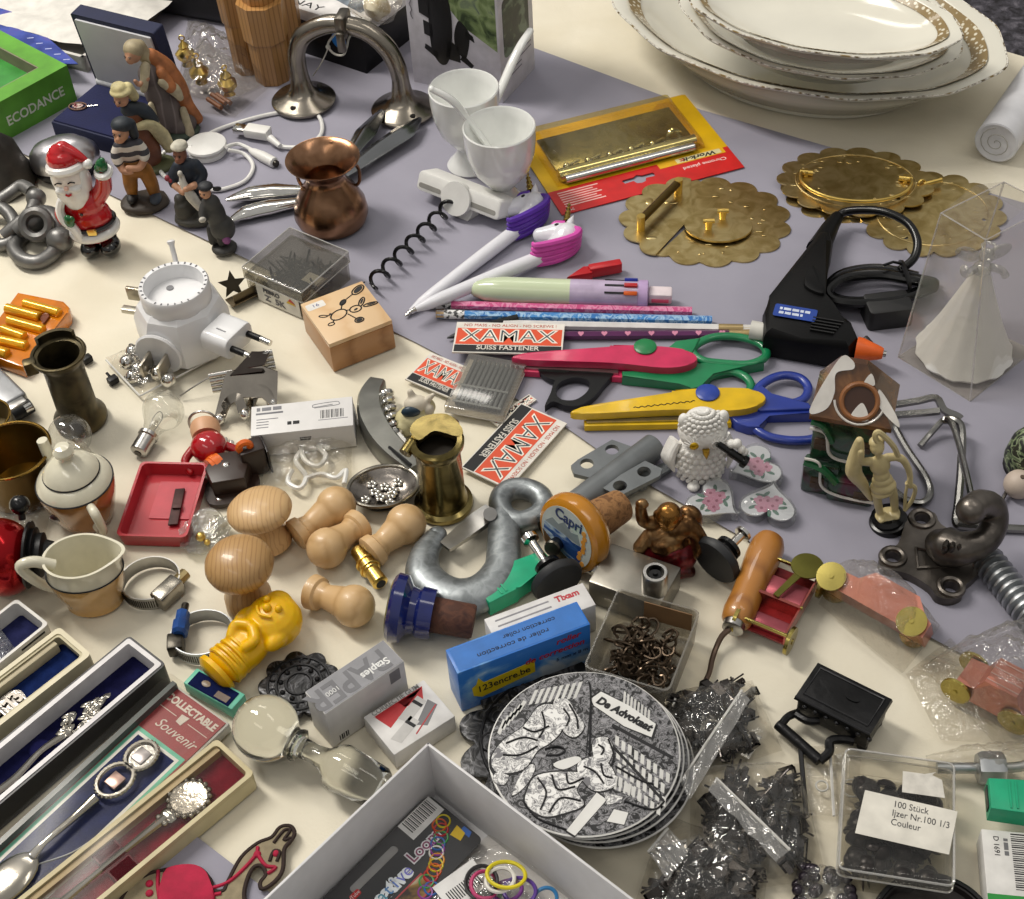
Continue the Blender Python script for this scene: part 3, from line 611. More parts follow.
fig('base', [((.1, .1, .4), (1.7, 1.4, .6)), ((-.6, -.2, 1.3), (.7, .7, .9)), ((-.8, -.1, 2.1), (.45, .45, .5)), ((.6, .4, 1.4), (.9, .7, 1.2))], MATTE('34322c'), t, .1, None, 2, .15)
# ---------------------------------------------------------------- dark grey standing figure
t = thing('nativity_figurine', 'small figurine in charcoal coat with dark cap and pink skirt hem', 'figurine', A(224, 250, 0, 0), 'nativity figurines')
fig('coat', [((0, 0, 3.2), (.75, .6, 1.3)), ((-.1, 0, 4.2), (.65, .55, .7)), ((.25, 0, 2.0), (.95, .75, 1.1)), ([(-.5, 0, 4.3), (-.8, -.4, 3.7), (-.7, -.7, 3.3)], [.32, .3, .24])], MATTE('3a3a39'), t)
fig('trousers', [([(-.5, 0, 2.0), (-.6, 0, .9)], [.4, .35]), ([(.0, -.3, 1.8), (.05, -.3, .9)], [.35, .3])], MATTE('151516'), t, .07)
fig('skirt_hem', [((.45, -.5, 1.3), (.32, .25, .4))], MATTE('8a4a86'), t, .06, 'pink purple hem')
fig('head', [((-.35, -.1, 5.2), (.42, .42, .5))], SKIN, t, .06)
face(t, (-.35, -.1, 5.2), .43, -25)
fig('cap', [((-.25, .0, 5.65), (.55, .52, .3)), ((.5, .1, 5.3), (.35, .1, .22))], MATTE('1a1c22'), t, .06)
fig('hand', [([(-.75, -.75, 3.4), (-.85, -.95, 3.5)], [.22, .2])], MATTE('c9c5bb'), t, .05)
fig('base', [((.1, -.1, .3), (.95, .9, .4)), ((.4, -.6, .35), (.35, .3, .25))], MATTE('2f2e2b'), t, .08)
# ---------------------------------------------------------------- chrome shell box
t = thing('silver_trinket_box', 'oval silver trinket box with dark base behind the Santa figurine', 'trinket box', A(69, 172, 0, 8))
prof = [(.3, 1.05)]
m = MB().lathe([(2.62, 1.0), (2.66, 1.2), (2.5, 1.9), (2.0, 2.5), (1.2, 2.85), (.4, 2.95), (.05, 2.95)], 40, sy=.78).jitter(.12, .9, 4)
part('lid', m, mat('cbc9cc', .3, 1, .1, 30, .4, 60), t)
part('base', MB().lathe([(1.7, 0), (2.3, .15), (2.66, .8), (2.64, 1.0), (1, 1.02)], 40, sy=.78), mat('1d1d22', .25, .6), t, 'dark lower half')
# ---------------------------------------------------------------- black iron pieces, far left edge
DI = mat('45413c', .5, .6, .3, 40, .6, 90)
t = thing('iron_bell', 'rough dark cast bell standing at the left edge before the green box', 'bell', A(8, 184))
part('body', MB().lathe([(.2, 0), (2.3, 0), (2.35, .5), (1.9, 2.0), (1.3, 3.6), (.8, 4.3), (.1, 4.5)], 28).jitter(.35, .8, 2), DI, t)
part('handle', MB().lathe([(.1, 4.3), (.55, 4.4), (.62, 5.2), (.5, 6.6), (.62, 7.0), (.1, 7.3)], 14).jitter(.12, 1.1, 8), DI, t)
WI = mat('757472', .42, .7, .15, 50, .3, 150)
t = thing('iron_shackle', 'heap of dark grey wrought iron shackle with rings beside Santa', 'shackle', A(30, 240, 0, 0))
def px3(pts, o, z): return [tuple(P(x, y, zz)-o) for (x, y), zz in zip(pts, z)]
O = P(30, 240)
lp = [(14, 247), (22, 259), (38, 262), (52, 254), (56, 244), (44, 234), (26, 234)]
part('loop', MB().tube(cr(px3(lp, O, [.5]*7), 6, True), .55, 10, True), WI, t)
part('knob', MB().ball(P(60, 240, 1.0)-O, (1.0, .9, .95), 16, 10), WI, t)
part('loop', MB().tube(cr(px3([(-14, 226), (-2, 244), (12, 240), (14, 222), (2, 208), (-14, 212)], O, [.5, .5, .6, 1, 1.2, .8]), 6, True), .5, 10, True), WI, t)
part('bar', MB().tube(cr(px3([(4, 236), (18, 224), (30, 214), (37, 196)], O, [.9, 1.5, 1.9, 2.2])), .5, 10), WI, t)
part('knob', MB().ball(P(36, 198, 2.2)-O, (.75, .7, .75), 14, 9), WI, t)
part('bar', MB().tube(cr(px3([(0, 200), (12, 192), (22, 186), (32, 192)], O, [1.6, 1.8, 2.1, 2.2])), .5, 10), WI, t)
part('hasp', MB().tube(cr(px3([(16, 232), (30, 222), (46, 216), (56, 222), (58, 234)], O, [1.1, 1.5, 1.5, 1.3, .9])), [.6, .8, .85, .7, .5], 10), WI, t)
part('loop', MB().torus(P(36, 224, 1.9)-O, .95, .38, RX(50), 22, 8), WI, t)
# ---------------------------------------------------------------- pewter double bell arch
PW = mat('928b80', .24, 1, .1, 40, .08, 120)
cl, cr_ = P(304, 101, .3), P(404, 110, .3)
t = thing('pewter_arch', 'pewter arch with two flared bell feet and a clamp on top', 'wall hook', AX(cl, cr_)); L = (cr_-cl).length
bell = [(.1, 0), (2.55, 0), (2.6, .2), (2.45, .35), (1.4, .75), (.9, 1.3), (.72, 2.4), (.66, 3.2)]
part('foot', MB().lathe(bell, 40), PW, t); part('foot', MB().lathe(bell, 40, T3(L, 0, 0)), PW, t)
pts = cr([(0, 0, 2.8), (.05, .05, 4.4), (.8, .2, 5.9), (2.6, .3, 6.9), (L/2, .3, 7.05), (L-2.3, .3, 6.6), (L-.9, .2, 5.4), (L-.2, .05, 4.0), (L, 0, 2.8)], 7)
part('arch', MB().tube(pts, [.68, .72, .76, .76, .72, .76, .76, .72, .68], 14), PW, t)
part('clamp', MB().box(L/2-.45, -.65, 6.2, L/2+.45, 1.2, 8.1, .25).box(L/2-.3, -1.0, 5.3, L/2+.35, -.5, 7.0, .15), mat('77726a', .3, 1), t)
for x, y in ((-.2, -1.9), (.9, 1.6), (L-1.5, -1.3), (L+1.2, -1.5)): part('screw_hole', MB().cyl((x, y, .42), (x, y, .62), .22, n=12), mat('2a2825', .5, .6), t)
tt = thing('string_tag', 'thin white string tie hanging from the pewter arch', 'string', I4)
sp = [P(335, 34, 6.3), P(328, 44, 5.6), P(333, 53, 5.0), P(343, 55, 5.2), P(347, 46, 5.8), P(350, 36, 6.5), P(364, 18, 7.5)]
part('string', MB().tube(cr(sp), .09, 6).tube(cr([P(329, 46, 5.4), P(322, 62, 3), P(313, 76, .6)]), .05, 5).ball(P(328, 47, 5.4), .2, 8, 6), mat('d6d3c8', .6), tt)
# ---------------------------------------------------------------- usb retractable cable
WC = mat('dddcd8', .35, 0, .03)
t = thing('usb_cable', 'white retractable USB cable with round reel', 'cable', I4)
def wz(pts, z): return [P(x, y, z if not isinstance(z, (list, tuple)) else z[i]) for i, (x, y) in enumerate(pts)]
part('reel', MB().lathe([(.05, 0), (1.4, 0), (1.5, .1), (1.5, .4), (1.35, .45), (1.35, .6), (1.5, .65), (1.6, .75), (1.55, .9), (1.2, 1.0), (.05, 1.03)], 36, T3(*P(208, 153))), WC, t)
part('usb_plug', MB().box(0, -.55, 0, 2.0, .55, .75, .12, M=AX(P(247, 134, .35), P(272, 138, .35))).cyl(P(270, 138, .7), P(280, 146, .5), .3, .2), WC, t)
part('connector', MB().box(-1.0, -.42, .15, .05, .42, .6, .03, M=AX(P(247, 134, .35), P(272, 138, .35))), CHROME, t, 'chrome USB connector')
part('plug', MB().rod(P(250, 150, .4), P(275, 163, .4), [(.18, 0), (.3, .15), (.42, .5), (.42, .97), (.3, 1)], 16), WC, t)
part('plug_tip', MB().cyl(P(274, 162.5, .4), P(277, 164, .4), .26, n=14), DARKM, t)
part('cord', MB().tube(cr(wz([(204, 137), (222, 128), (262, 116), (300, 110), (316, 114), (322, 124), (320, 136), (306, 146), (284, 147), (272, 141)], [.8, .3, .25, .25, .25, .25, .25, .25, .3, .5])), .17, 8), WC, t)
part('cord', MB().tube(cr(wz([(226, 147), (238, 144), (252, 150)], [.9, .5, .4])), .16, 8), WC, t)
part('cord', MB().tube(cr(wz([(228, 150), (244, 154), (253, 166), (246, 180), (228, 188), (210, 190), (178, 184), (161, 172), (159, 160), (168, 150), (192, 147)], [.9, .4, .25, .25, .25, .25, .25, .25, .3, .6, .9])), .16, 8), WC, t)
# ---------------------------------------------------------------- chrome nutcracker passing behind the copper pot
t = thing('nutcracker', 'chrome nutcracker with twisted handles lying behind the copper pot', 'nutcracker', I4)
LEAF4 = [(cos(a*pi/8)*1.0, sin(a*pi/8)*.55) for a in range(16)]
for pts, r, z in (([(226, 200), (250, 194), (275, 191), (310, 190)], [.15, .75, .8, .35], .7), ([(228, 222), (246, 213), (270, 207), (312, 200)], [.1, .72, .78, .35], .6)):
    part('handle', MB().tube(cr(wz(pts, z)), r, sec=LEAF4), CHROME, t)
GUN = mat('8f9193', .2, 1, .06, 40)
for pts, r in (([(334, 178), (352, 168), (380, 148), (404, 132), (420, 118)], [.4, .5, .75, .8, .15]), ([(340, 172), (352, 152), (366, 132), (382, 111)], [.35, .45, .75, .25])):
    m = MB(); pp = cr(wz(pts, .9), 6); k = len(pp)
    m.tube(pp, r, sec=[(cos(a*pi/8)*(1+.18*cos(a*pi/2)), sin(a*pi/8)*.6*(1+.18*cos(a*pi/2))) for a in range(16)])
    part('handle', m, GUN, t)
part('hinge', MB().tube(cr(wz([(308, 190), (322, 186), (338, 176)], .7)), .42, 10), CHROME, t)
# ---------------------------------------------------------------- copper pot
t = thing('copper_pot', 'small copper pot with flared rim and two loop handles', 'pot', A(333, 222, 0, 0))
CP = pat([(.3, '6a4c38'), (.5, '8f6b50'), (.65, 'a47e62')], 60, 4, .5, 'noise', .24, 1, .05, name='copper')
h = HGT(333, 222, 322, 158)
pr = [(.1, 0), (2.0, 0), (2.5, .3), (2.72, 1.0), (2.6, 1.9), (2.1, 3.0), (1.5, 4.0), (1.38, 4.5), (1.55, 5.0), (2.15, 5.6), (2.62, 6.0), (2.66, 6.1)]
k = (h)/6.1
part('body', MB().lathe([(r, z*k) for r, z in pr]+[(2.55, 6.08*k), (2.1, 5.65*k), (1.55, 5.0*k), (1.28, 4.5*k), (1.4, 3.9*k), (2.3, 2*k), (.05, 1.2*k)], 48), CP, t)
for a in (150, 20):
    M = RZ(a); part('handle', MB().tube([M @ V(p) for p in cr([(1.6, 0, 4.5*k), (2.1, 0, 4.9*k), (2.5, 0, 4.2*k), (2.45, 0, 3.2*k), (2.2, 0, 2.8*k)])], .13, 8), CP, t)
part('rivet', MB().ball((.55, 2.3, 5.75*k), .16, 10, 6).ball((-1.55, -1.2, 4.3*k), .2, 10, 6), CP, t)
# ================================================================ egg cups, corkscrew, blister pack, brass, pens
ecup = [(.1, 0), (1.6, 0), (1.72, .2), (1.5, .5), (.95, 1.1), (.85, 1.5), (1.3, 2.0), (2.05, 2.9), (2.45, 4.1), (2.58, 5.3), (2.6, 6.0), (2.52, 6.08), (2.44, 6.0), (2.4, 5.2), (2.2, 4.0), (1.7, 3.0), (.8, 2.4), (.03, 2.3)]
def cup(px, py, tx, ty, label):
    h = HGT(px, py, tx, ty); t = thing('egg_cup', label, 'egg cup', A(px, py), 'white porcelain egg cups')
    part('bowl', MB().lathe([(r, z*h/6.08) for r, z in ecup[5:]], 48), PORC, t); part('foot', MB().lathe([(r, z*h/6.08) for r, z in ecup[:7]], 40), PORC, t)
    return h
h2 = cup(470, 166, 466, 87, 'white porcelain egg cup farther back, against the gadget box')
h1 = cup(504, 204, 496, 126, 'white porcelain egg cup nearer, beside the blister pack')
def spoon(p, q, label, bend):
    t = thing('porcelain_spoon', label, 'spoon', AX(p, q)); L = (q-p).length
    part('handle', MB().tube(cr([(.4, 0, 0), (L*.4, 0, bend*.6), (L*.75, 0, bend), (L, 0, 0)]), [.32, .36, .38, .36, .3], sec=[(cos(a*pi/6), .7*sin(a*pi/6)) for a in range(12)]).ball((L, 0, 0), (.28, .32, .22), 10, 8), PORC, t)
    part('bowl', MB().ball((.1, 0, -.1), (.8, .55, .25), 16, 8), PORC, t)
spoon(P(488, 118, 2.6), P(530, 31, 6.6), 'white spoon standing in the farther egg cup', .35)
spoon(P(493, 152, 3.6), P(432, 89, 9.2), 'white spoon standing in the nearer egg cup and leaning left', .5)
# corkscrew: white plastic grip with black coil
t = thing('corkscrew', 'corkscrew with black spiral and folded white plastic handle', 'corkscrew', I4)
o = P(466, 194, 1.2); M = AX(P(424, 180, 1.3), P(506, 212, 1.3))
L = (P(506, 212, 1.3)-P(424, 180, 1.3)).length
outer = cr2([(0, -.5), (.2, .75), (L*.35, .95), (L*.75, .8), (L-.1, .75), (L, -.4), (L*.85, -.75), (L*.72, -.35), (L*.6, -.1), (L*.5, -.9), (L*.4, -.2), (L*.25, -.5), (L*.12, -.75)], 4)
Mv = M @ RX(64)
part('grip', MB().prism(rrect(0, -.75, L, .75, .35), -1.0, .9, M=Mv @ T3(0, .15, 0), bev=.2), WC, t)
part('grip_disc', MB().cyl(Mv @ V((L*.5, -.1, .7)), Mv @ V((L*.5, -.1, 1.15)), 1.25, n=30).cyl(Mv @ V((L*.52, -.9, -.5)), Mv @ V((L*.52, -.9, .4)), 1.05, n=28), WC, t)
part('grip_slot', MB().prism(rrect(.25, -.45, L*.3, -.1, .15), .9, .93, M=Mv @ T3(0, .15, 0)).prism(rrect(L*.62, -.45, L-.3, -.1, .15), .9, .93, M=Mv @ T3(0, .15, 0)), mat('8d8b85', .6), t)
a, b = P(452, 203, 1.0), P(369, 287, .9); Mc = AX(a, b); Lc = (b-a).length; pts = []
for i in range(133):
    u = i/132; w = u*2*pi*7.2; pts.append(Mc @ V((u*Lc+.1, .5*cos(w), .5*sin(w)*.95)))
part('spiral', MB().tube(pts, [.14]*125+[.12, .1, .09, .08, .06, .05, .04, .03], 8), BLACKG, t, 'black spiral')
# ---------------------------------------------------------------- blister card
M, L, W = Q((744, 168), (562, 216), (688, 95), .1)
M = M @ T3(0, 0, 0)
t = thing('blister_pack', 'yellow and red blister card holding a chrome barrel bolt', 'hardware pack', AX(P(562, 216, .1), P(744, 168, .1)))
Wd = ((P(688, 95, .1)-P(744, 168, .1)).length); L = (P(562, 216)-P(744, 168)).length
euro = [(p[0]+L*.47, p[1]+2.0) for p in ((-1.2, -.35), (-.5, -.3), (-.35, -.65), (0, -.75), (.35, -.65), (.5, -.3), (1.2, -.35), (1.3, -.05), (1.2, .12), (.35, .12), (0, .32), (-.35, .12), (-1.2, .12), (-1.3, -.05))]
part('card', MB().prism([(0, 0), (L, 0), (L, 2.9), (0, 2.9)], .02, .1, [euro]), mat('c41e1e', .4), t, 'red lower part of the card')
part('card', MB().prism([(0, 2.9), (L, 2.9), (L, Wd), (L-.3, Wd+.1), (0, Wd)], .02, .1), mat('d7ab08', .4, 0, .1, 30), t, 'yellow upper part of the card')
part('brand_strip', MB().prism([(L*.6, 2.25), (L*.97, 2.25), (L*.97, 2.95), (L*.6, 2.95)], .1, .115), mat('dca818', .45), t)
part('brand_panel', MB().prism([(L*.7, 2.35), (L*.95, 2.35), (L*.95, 2.88), (L*.7, 2.88)], .115, .125), mat('d9cf9c', .5), t)
FL = RZ(180)
txt(t, 'Work-it', .62, T3(L*.83, 2.6, .13) @ FL, INK, sx=1.3, bold=.02, shear=.2); txt(t, 'it', .62, T3(L*.735, 2.6, .135) @ FL, mat('c41e1e', .4), sx=1.2, shear=.2)
txt(t, 'Chrome plated', .5, T3(L*.83, 1.6, .11) @ FL, mat('e8d8d4', .5), sx=1.15)
m = MB()
for i in range(7): m.box(.6, .75+i*.28, .1, .6+3.2-.25*(i % 3), .87+i*.28, .112)
part('small_print', m, mat('e2b9b2', .5), t); txt(t, '790', .45, T3(.8, .4, .11) @ FL, mat('e8d8d4', .5))
bl = [(.9, 3.3), (L-1.6, 3.3), (L-1.6, Wd-.4), (.9, Wd-.4)]
part('blister', MB().loft([[(x, y, .1) for x, y in bl], [(x+(.25 if x < 5 else -.25), y+(.25 if y < 4 else -.25), .9) for x, y in bl], [(x+(.7 if x < 5 else -.7), y+(.6 if y < 4 else -.6), 1.3) for x, y in bl]], cap=True).jitter(.12, .8, 2), clear('f8efc4', .07, .08, 1, .6, 110, .1), t, 'clear bubble')
CH2 = pat([(.3, '8a8470'), (.5, 'a8a08a'), (.65, '969078')], 50, 3, 1, 'noise', .25, 1, .1, name='chrome_plate')
tt = thing('barrel_bolt', 'chrome plated barrel bolt inside the yellow and red blister card', 'door bolt', AX(P(562, 216, .1), P(744, 168, .1)))
part('bolt', MB().cyl((1.3, 4.05, .6), (L-2.2, 4.05, .6), .42, n=18), CHROME, tt); part('sleeve', MB().cyl((1.6, 3.4, .5), (L-2.6, 3.4, .5), .36, n=18), CHROME, tt)
part('plate', MB().box(1.5, 4.5, .12, L-2.0, Wd-1.3, .3, .05), CH2, tt)
part('strap', MB().box(1.3, 3.5, .12, 3.6, 4.2, .8, .2).box(L-6, 3.6, .15, L-2.4, 4.5, .85, .2), CHROME, tt)
for i in range(5):
    x = 2.3+i*1.75; part('screw', MB().cyl((x, 4.9, .5), (x+1.1, 5.25, .5), .12, n=8).ball((x, 4.9, .5), .3, 12, 8), CHROME, tt)
part('keeper', MB().torus((L-3.4, 5.2, .5), .5, .18, RX(70), 18, 6), CHROME, tt)
# ---------------------------------------------------------------- brass rosettes
BR = pat([(.35, 'b49c62'), (.5, 'c9b27a'), (.62, 'd6c28c')], 90, 4, .8, 'noise', .3, 1, .12, name='brass_plate')
def scal(cx, cy, a, b, n, k=10, d=.06, a0=0, a1=360, rot=0):
    o = []
    N_ = n*k if a1-a0 >= 360 else int(n*k*(a1-a0)/360)
    for i in range(N_+(0 if a1-a0 >= 360 else 1)):
        th = a0+(a1-a0)*i/N_; q = 1-d+d*2*abs(sin(radians(th)*n/2))**.7
        x, y = a*q*cos(radians(th)), b*q*sin(radians(th)); c, s = cos(radians(rot)), sin(radians(rot))
        o.append((cx+x*c-y*s, cy+x*s+y*c))
    return o
def fit(pxs, z=0): return [P(x, y, z) for x, y in pxs]
def gems(m, a, b, n, z, seed):
    r = random.Random(seed)
    for i in range(n):
        th = r.uniform(0, 2*pi); q = r.uniform(.55, .85)
        m.ball((a*q*cos(th), b*q*sin(th), z), (r.uniform(.1, .3), r.uniform(.06, .14), .04), 8, 5)
    return m
def ring_rosette(px, py, a, b, rot, label, z=0, rings=True, rx=0, ry=0):
    t = thing('brass_rosette', label, 'door fitting', A(px, py, z, rot, rx, ry), 'scalloped brass plates')
    part('plate', MB().prism(scal(0, 0, a, b, 15), .0, .12, [circ(a*.72*cos(q), b*.78*sin(q), .17, 10) for q in (1.5, 3.6, 5.6)], bev=0), BR, t)
    part('relief', gems(MB().torus((0, 0, .1), a*.8, .07, sy=b/a, n=48), a, b, 46, .12, px), BR, t)
    return t
# right-hand stack
t = ring_rosette(932, 214, 5.0, 4.6, 20, 'brass plate half covered behind the stacked oval ones and clear box', .1)
part('loop', MB().torus((.9, 2.8, .5), .3, .1, RX(80), 14, 6).cyl((1.0, 2.7, .5), (2.4, 2.5, .6), .16, n=8), GOLD, t)
t = ring_rosette(857, 191, 5.2, 3.9, -10, 'lower brass plate of the two stacked oval ones', .13, rx=3)
t = ring_rosette(855, 182, 5.35, 3.8, -10, 'upper brass plate with wire ring on the two stacked oval ones', .55, rx=2)
part('ring', MB().tube([(3.95*cos(q), 2.9*sin(q)-.2, .45-.25*sin(q)) for q in [radians(168+i*5) for i in range(42)]], .13, 8), GOLD, t, 'bright wire ring')
for x, y in ((-3.6, .55), (3.5, .2)): part('clasp', MB().cyl((x-.4, y, .35), (x+.55, y-.1, .35), .22, n=10).box(x-.1, y-.35, .1, x+.2, y+.3, .5, .05), GOLD, t)
# left-hand broken pair
c = P(704, 222)
t = thing('brass_rosette', 'large brass plate with notch and raised hinge posts below the blister card', 'door fitting', T3(*c) @ RZ(-8), 'scalloped brass plates')
R_ = 5.6
part('plate', MB().prism(scal(.3, 0, R_, R_*.88, 15, a0=-128, a1=120)+[(-1.0, -.5)], .05, .17), BR, t)
part('relief', gems(MB(), R_, R_*.85, 30, .2, 5), BR, t)
Op = [(p.x, p.y) for p in [V((2.1*cos(q), 1.75*sin(q)+.0, 0)) for q in [2*pi*i/30 for i in range(30)]]]
part('inner_plate', MB().prism([(1.0+x*1.15, -.9+y*1.1) for x, y in Op], .35, .5), BR, t, 'smaller oval plate riveted on top')
for x, y in ((.3, -1.4), (1.3, -.2)): part('post', MB().cyl((x, y, .45), (x, y, 1.2), .22, .3, 12).cyl((x-.4, y, 1.15), (x+.4, y, 1.2), .18, n=10), GOLD, t)
t = thing('brass_rosette', 'half brass plate with a long brass rod lying across it', 'door fitting', T3(c.x-.4, c.y, .2) @ RZ(-8), 'scalloped brass plates')
part('plate', MB().prism(scal(.2, 0, R_, R_*.88, 15, a0=98, a1=236)+[(-.5, .3)], .0, .12), BR, t)
part('rod', MB().cyl((-4.0, -1.2, 1.0), (-1.6, 3.0, 1.0), .3, n=14), mat('6b5730', .35, 1), t)
part('post', MB().cyl((-4.1, -1.3, .1), (-4.1, -1.3, 1.3), .3, n=12), GOLD, t); part('post', MB().cyl((-1.5, 3.1, .1), (-1.5, 3.1, 1.3), .3, n=12), GOLD, t)
part('relief', MB().ball((-3.3, -2.3, .12), (.4, .2, .06)).ball((-3.6, 2.0, .12), (.3, .4, .05)).ball((-2, 1.9, .12), (.5, .2, .05)), BR, t)
# ---------------------------------------------------------------- unicorn pens
UW = mat('dcdce2', .25, 0, .02, coat=.3)
def unicorn(tip, neck, head, col, label, dz=0):
    a, b = P(*tip, .3+dz), P(*neck, .75); t = thing('unicorn_pen', label, 'pen', AX(a, b), 'unicorn pens'); L = (b-a).length
    part('barrel', MB().rod((.5, 0, 0), (L, 0, 0), [(.2, 0), (.4, .1), (.46, .2), (.52, .7), (.5, 1)], 20), UW, t)
    part('tip', MB().rod((0, 0, 0), (.55, 0, 0), [(.04, 0), (.1, .2), (.2, 1)], 12), SILVER, t)
    hd = t.matrix_world.inverted() @ _world(T3(*P(*head, 1.0))); hx = V(hd.translation)/S
    K0 = Mx.Translation((L*S, 0, 0)) @ Mx.Rotation(radians(-4), 4, 'Z') @ Mx.Diagonal((1.3, 1.3, 1.3, 1)) @ Mx.Translation((-(L-.15)*S, 0, 0)); n0 = len(t.children)
    fig('head', [([(L-.3, 0, 0), (L+.6, .1, .25), (L+1.2, .35, .4)], [.5, .6, .75]), ((L+1.3, .5, .4), (.8, .7, .68)), ([(L+1.0, .9, .35), (L+.2, 1.45, .2)], [.62, .42])], UW, t, .08)
    MC = mat(col, .4, 0, .05)
    m = MB()
    for k in range(5):
        zz = -.1+.27*k
        m.tube(cr([(L+1.7, .95-.1*k, .35+.1*k), (L+1.9-.05*k, .25-.1*k, zz), (L+1.2, -.35-.03*k, zz), (L+.2, -.5+.03*k, zz-.05), (L-.9, -.25+.05*k, zz-.1), (L-1.4+.1*k, .05*k, zz)]), [.1, .19, .21, .21, .19, .06], 8)
    m.tube(cr([(L+1.5, 1.0, .7), (L+1.1, 1.25, .7), (L+.8, 1.3, .6)]), [.22, .22, .1], 8)
    part('mane', m, MC, t, 'coloured mane')
    part('ear', MB().rod((L+1.6, .75, .75), (L+2.2, 1.25, .9), [(.22, 0), (.2, .4), (.02, 1)], 10), UW, t)
    pts = [V((L+1.7+.14*i*.7, 1.15+.13*i, .75+.02*i)) for i in range(10)]
    m = MB().tube(pts, [.2-.018*i for i in range(10)], 10)
    for i in range(5): m.torus(pts[i*2], .19-.03*i, .04, AX(pts[0], pts[-1]).to_3x3().to_4x4() @ RY(90), 12, 5)
    part('horn', m, mat('a08a45', .3, .9), t, 'gold twisted horn')
    part('eye', MB().ball((L+.95, .95, .93), (.14, .1, .08), 10, 6), INK, t)
    for o in t.children:
        if o.name.split('.')[0] in ('head', 'mane', 'ear', 'horn', 'eye'): o.data.transform(K0)
unicorn((405, 316), (522, 226), (530, 213), '52259c', 'white unicorn pen with purple mane, farther back')
unicorn((409, 312), (548, 254), (565, 240), 'd04aa8', 'white unicorn pen with pink mane, nearer', 1.0)
# ---------------------------------------------------------------- pens and pencils
def stick(name, label, p, q, prof, mt, z, z1=None, n=20, group=None):
    a, b = P(*p, z), P(*q, z if z1 is None else z1); t = thing(name, label, 'pencil' if 'pencil' in name else 'pen', AX(a, b), group); L = (b-a).length
    part('barrel', MB().rod((0, 0, 0), (L, 0, 0), prof, n), mt, t); return t, L
a, b = P(470, 289, .95), P(672, 296, .8)
t = thing('multicolour_pen', 'fat pale green and lilac multicolour pen', 'pen', AX(a, b)); L = (b-a).length
part('barrel', MB().rod((0, 0, 0), (L*.66, 0, 0), [(.25, 0), (.5, .03), (.8, .12), (.92, .25), (.92, 1)], 26), pat([(0, 'c3d3a2'), (.45, 'c9d2b8'), (.75, 'c8bfcb'), (1, 'bda7c8')], 1, 0, 0, 'noise', .25) if 0 else mat('c4d0ae', .25, 0, .05, 12, coat=.4), t)
LL = mat('b79cc6', .3)
part('collar', MB().rod((L*.5, 0, 0), (L*.86, 0, 0), [(.93, 0), (.94, .4), (.96, .98), (.9, 1)], 26), mat('b9a9c4', .25, coat=.4), t, 'lilac sleeve')
part('collar_ring', MB().rod((L*.83, 0, 0), (L*.885, 0, 0), [(.9, 0), (1.02, .1), (1.02, .9), (.8, 1)], 26), LL, t)
part('cap', MB().box(L*.885, -.5, -.35, L, .5, .45, .12), mat('d9ccd0', .35), t); part('cap_band', MB().box(L*.9, -.55, -.2, L*.985, .55, .1, .05), mat('d45f7a', .4), t)
for i, (c, ang) in enumerate((('0e0e10', 35), ('1b2f96', 62), ('b4151c', 102), ('d35a12', 135))):
    M = RX(ang-90)
    part('slot', MB().box(L*.67, -.07, .9, L*.82, .07, .985, M=M), INK, t)
    part('slider', MB().box(L*.765, -.14, .9, L*.83, .14, 1.12, .04, M=M), mat(c, .3), t)
PK = pat([(.4, 'c8487e'), (.5, 'e59ab8'), (.58, 'd3588d')], 160, 3, 1.2, 'noise', .35, name='pink_print'); PB = pat([(.4, '2d6fb4'), (.5, 'a9cbe4'), (.58, '3c82c4')], 160, 3, 1.2, 'noise', .35, name='blue_print')
hexp = [(.3, 0), (.3, 1)]
SPK = pat([(.42, '3a3a3c'), (.5, 'dedede')], 420, 2, 0, 'noise', .5, name='speckled')
for nm, mt, p, q, lb in (('pencil', PK, (424, 304), (692, 311), 'pencil with pink marbled print beside the multicolour pen'), ('pencil', PB, (437, 314), (712, 320), 'pencil with blue marbled print between pink and white ones')):
    t, L = stick(nm, lb, p, q, hexp, mt, .42, n=6)
    part('eraser_end', MB().cyl((-.05, 0, 0), (.55, 0, 0), .29, n=14), mat('b89a72', .6), t); part('ferrule', MB().cyl((.5, 0, 0), (1.9, 0, 0), .315, n=14), SPK, t, 'speckled sleeve')
t, L = stick('pencil', 'plain white pencil with metal end', (500, 324), (752, 329), hexp, mat('dedbd8', .4), .38, n=6)
part('ferrule', MB().cyl((L-2.2, 0, 0), (L-.6, 0, 0), .32, n=14), mat('b9a273', .3, .7), t); part('eraser', MB().cyl((L-.6, 0, 0), (L, 0, 0), .27, n=14), mat('cfc7b8', .6), t)
t, L = stick('pencil', 'purple pencil printed with small pink hearts', (470, 336), (752, 334), hexp, mat('54124f', .3, coat=.3), .38, n=6)
def heart(s, n=26): return [(s*.0625*16*sin(q)**3, s*.0625*(13*cos(q)-5*cos(2*q)-2*cos(3*q)-cos(4*q))) for q in [2*pi*i/n for i in range(n)]]
m = MB()
for i in range(11): m.prism([(1.2+i*1.55+x, y+.02) for x, y in heart(.2)], .262, .285, M=RX(28))
part('heart_print', m, mat('d98aa8', .5), t)
part('ferrule', MB().cyl((L-1.5, 0, 0), (L-.1, 0, 0), .32, n=14), mat('b9a273', .3, .7), t)
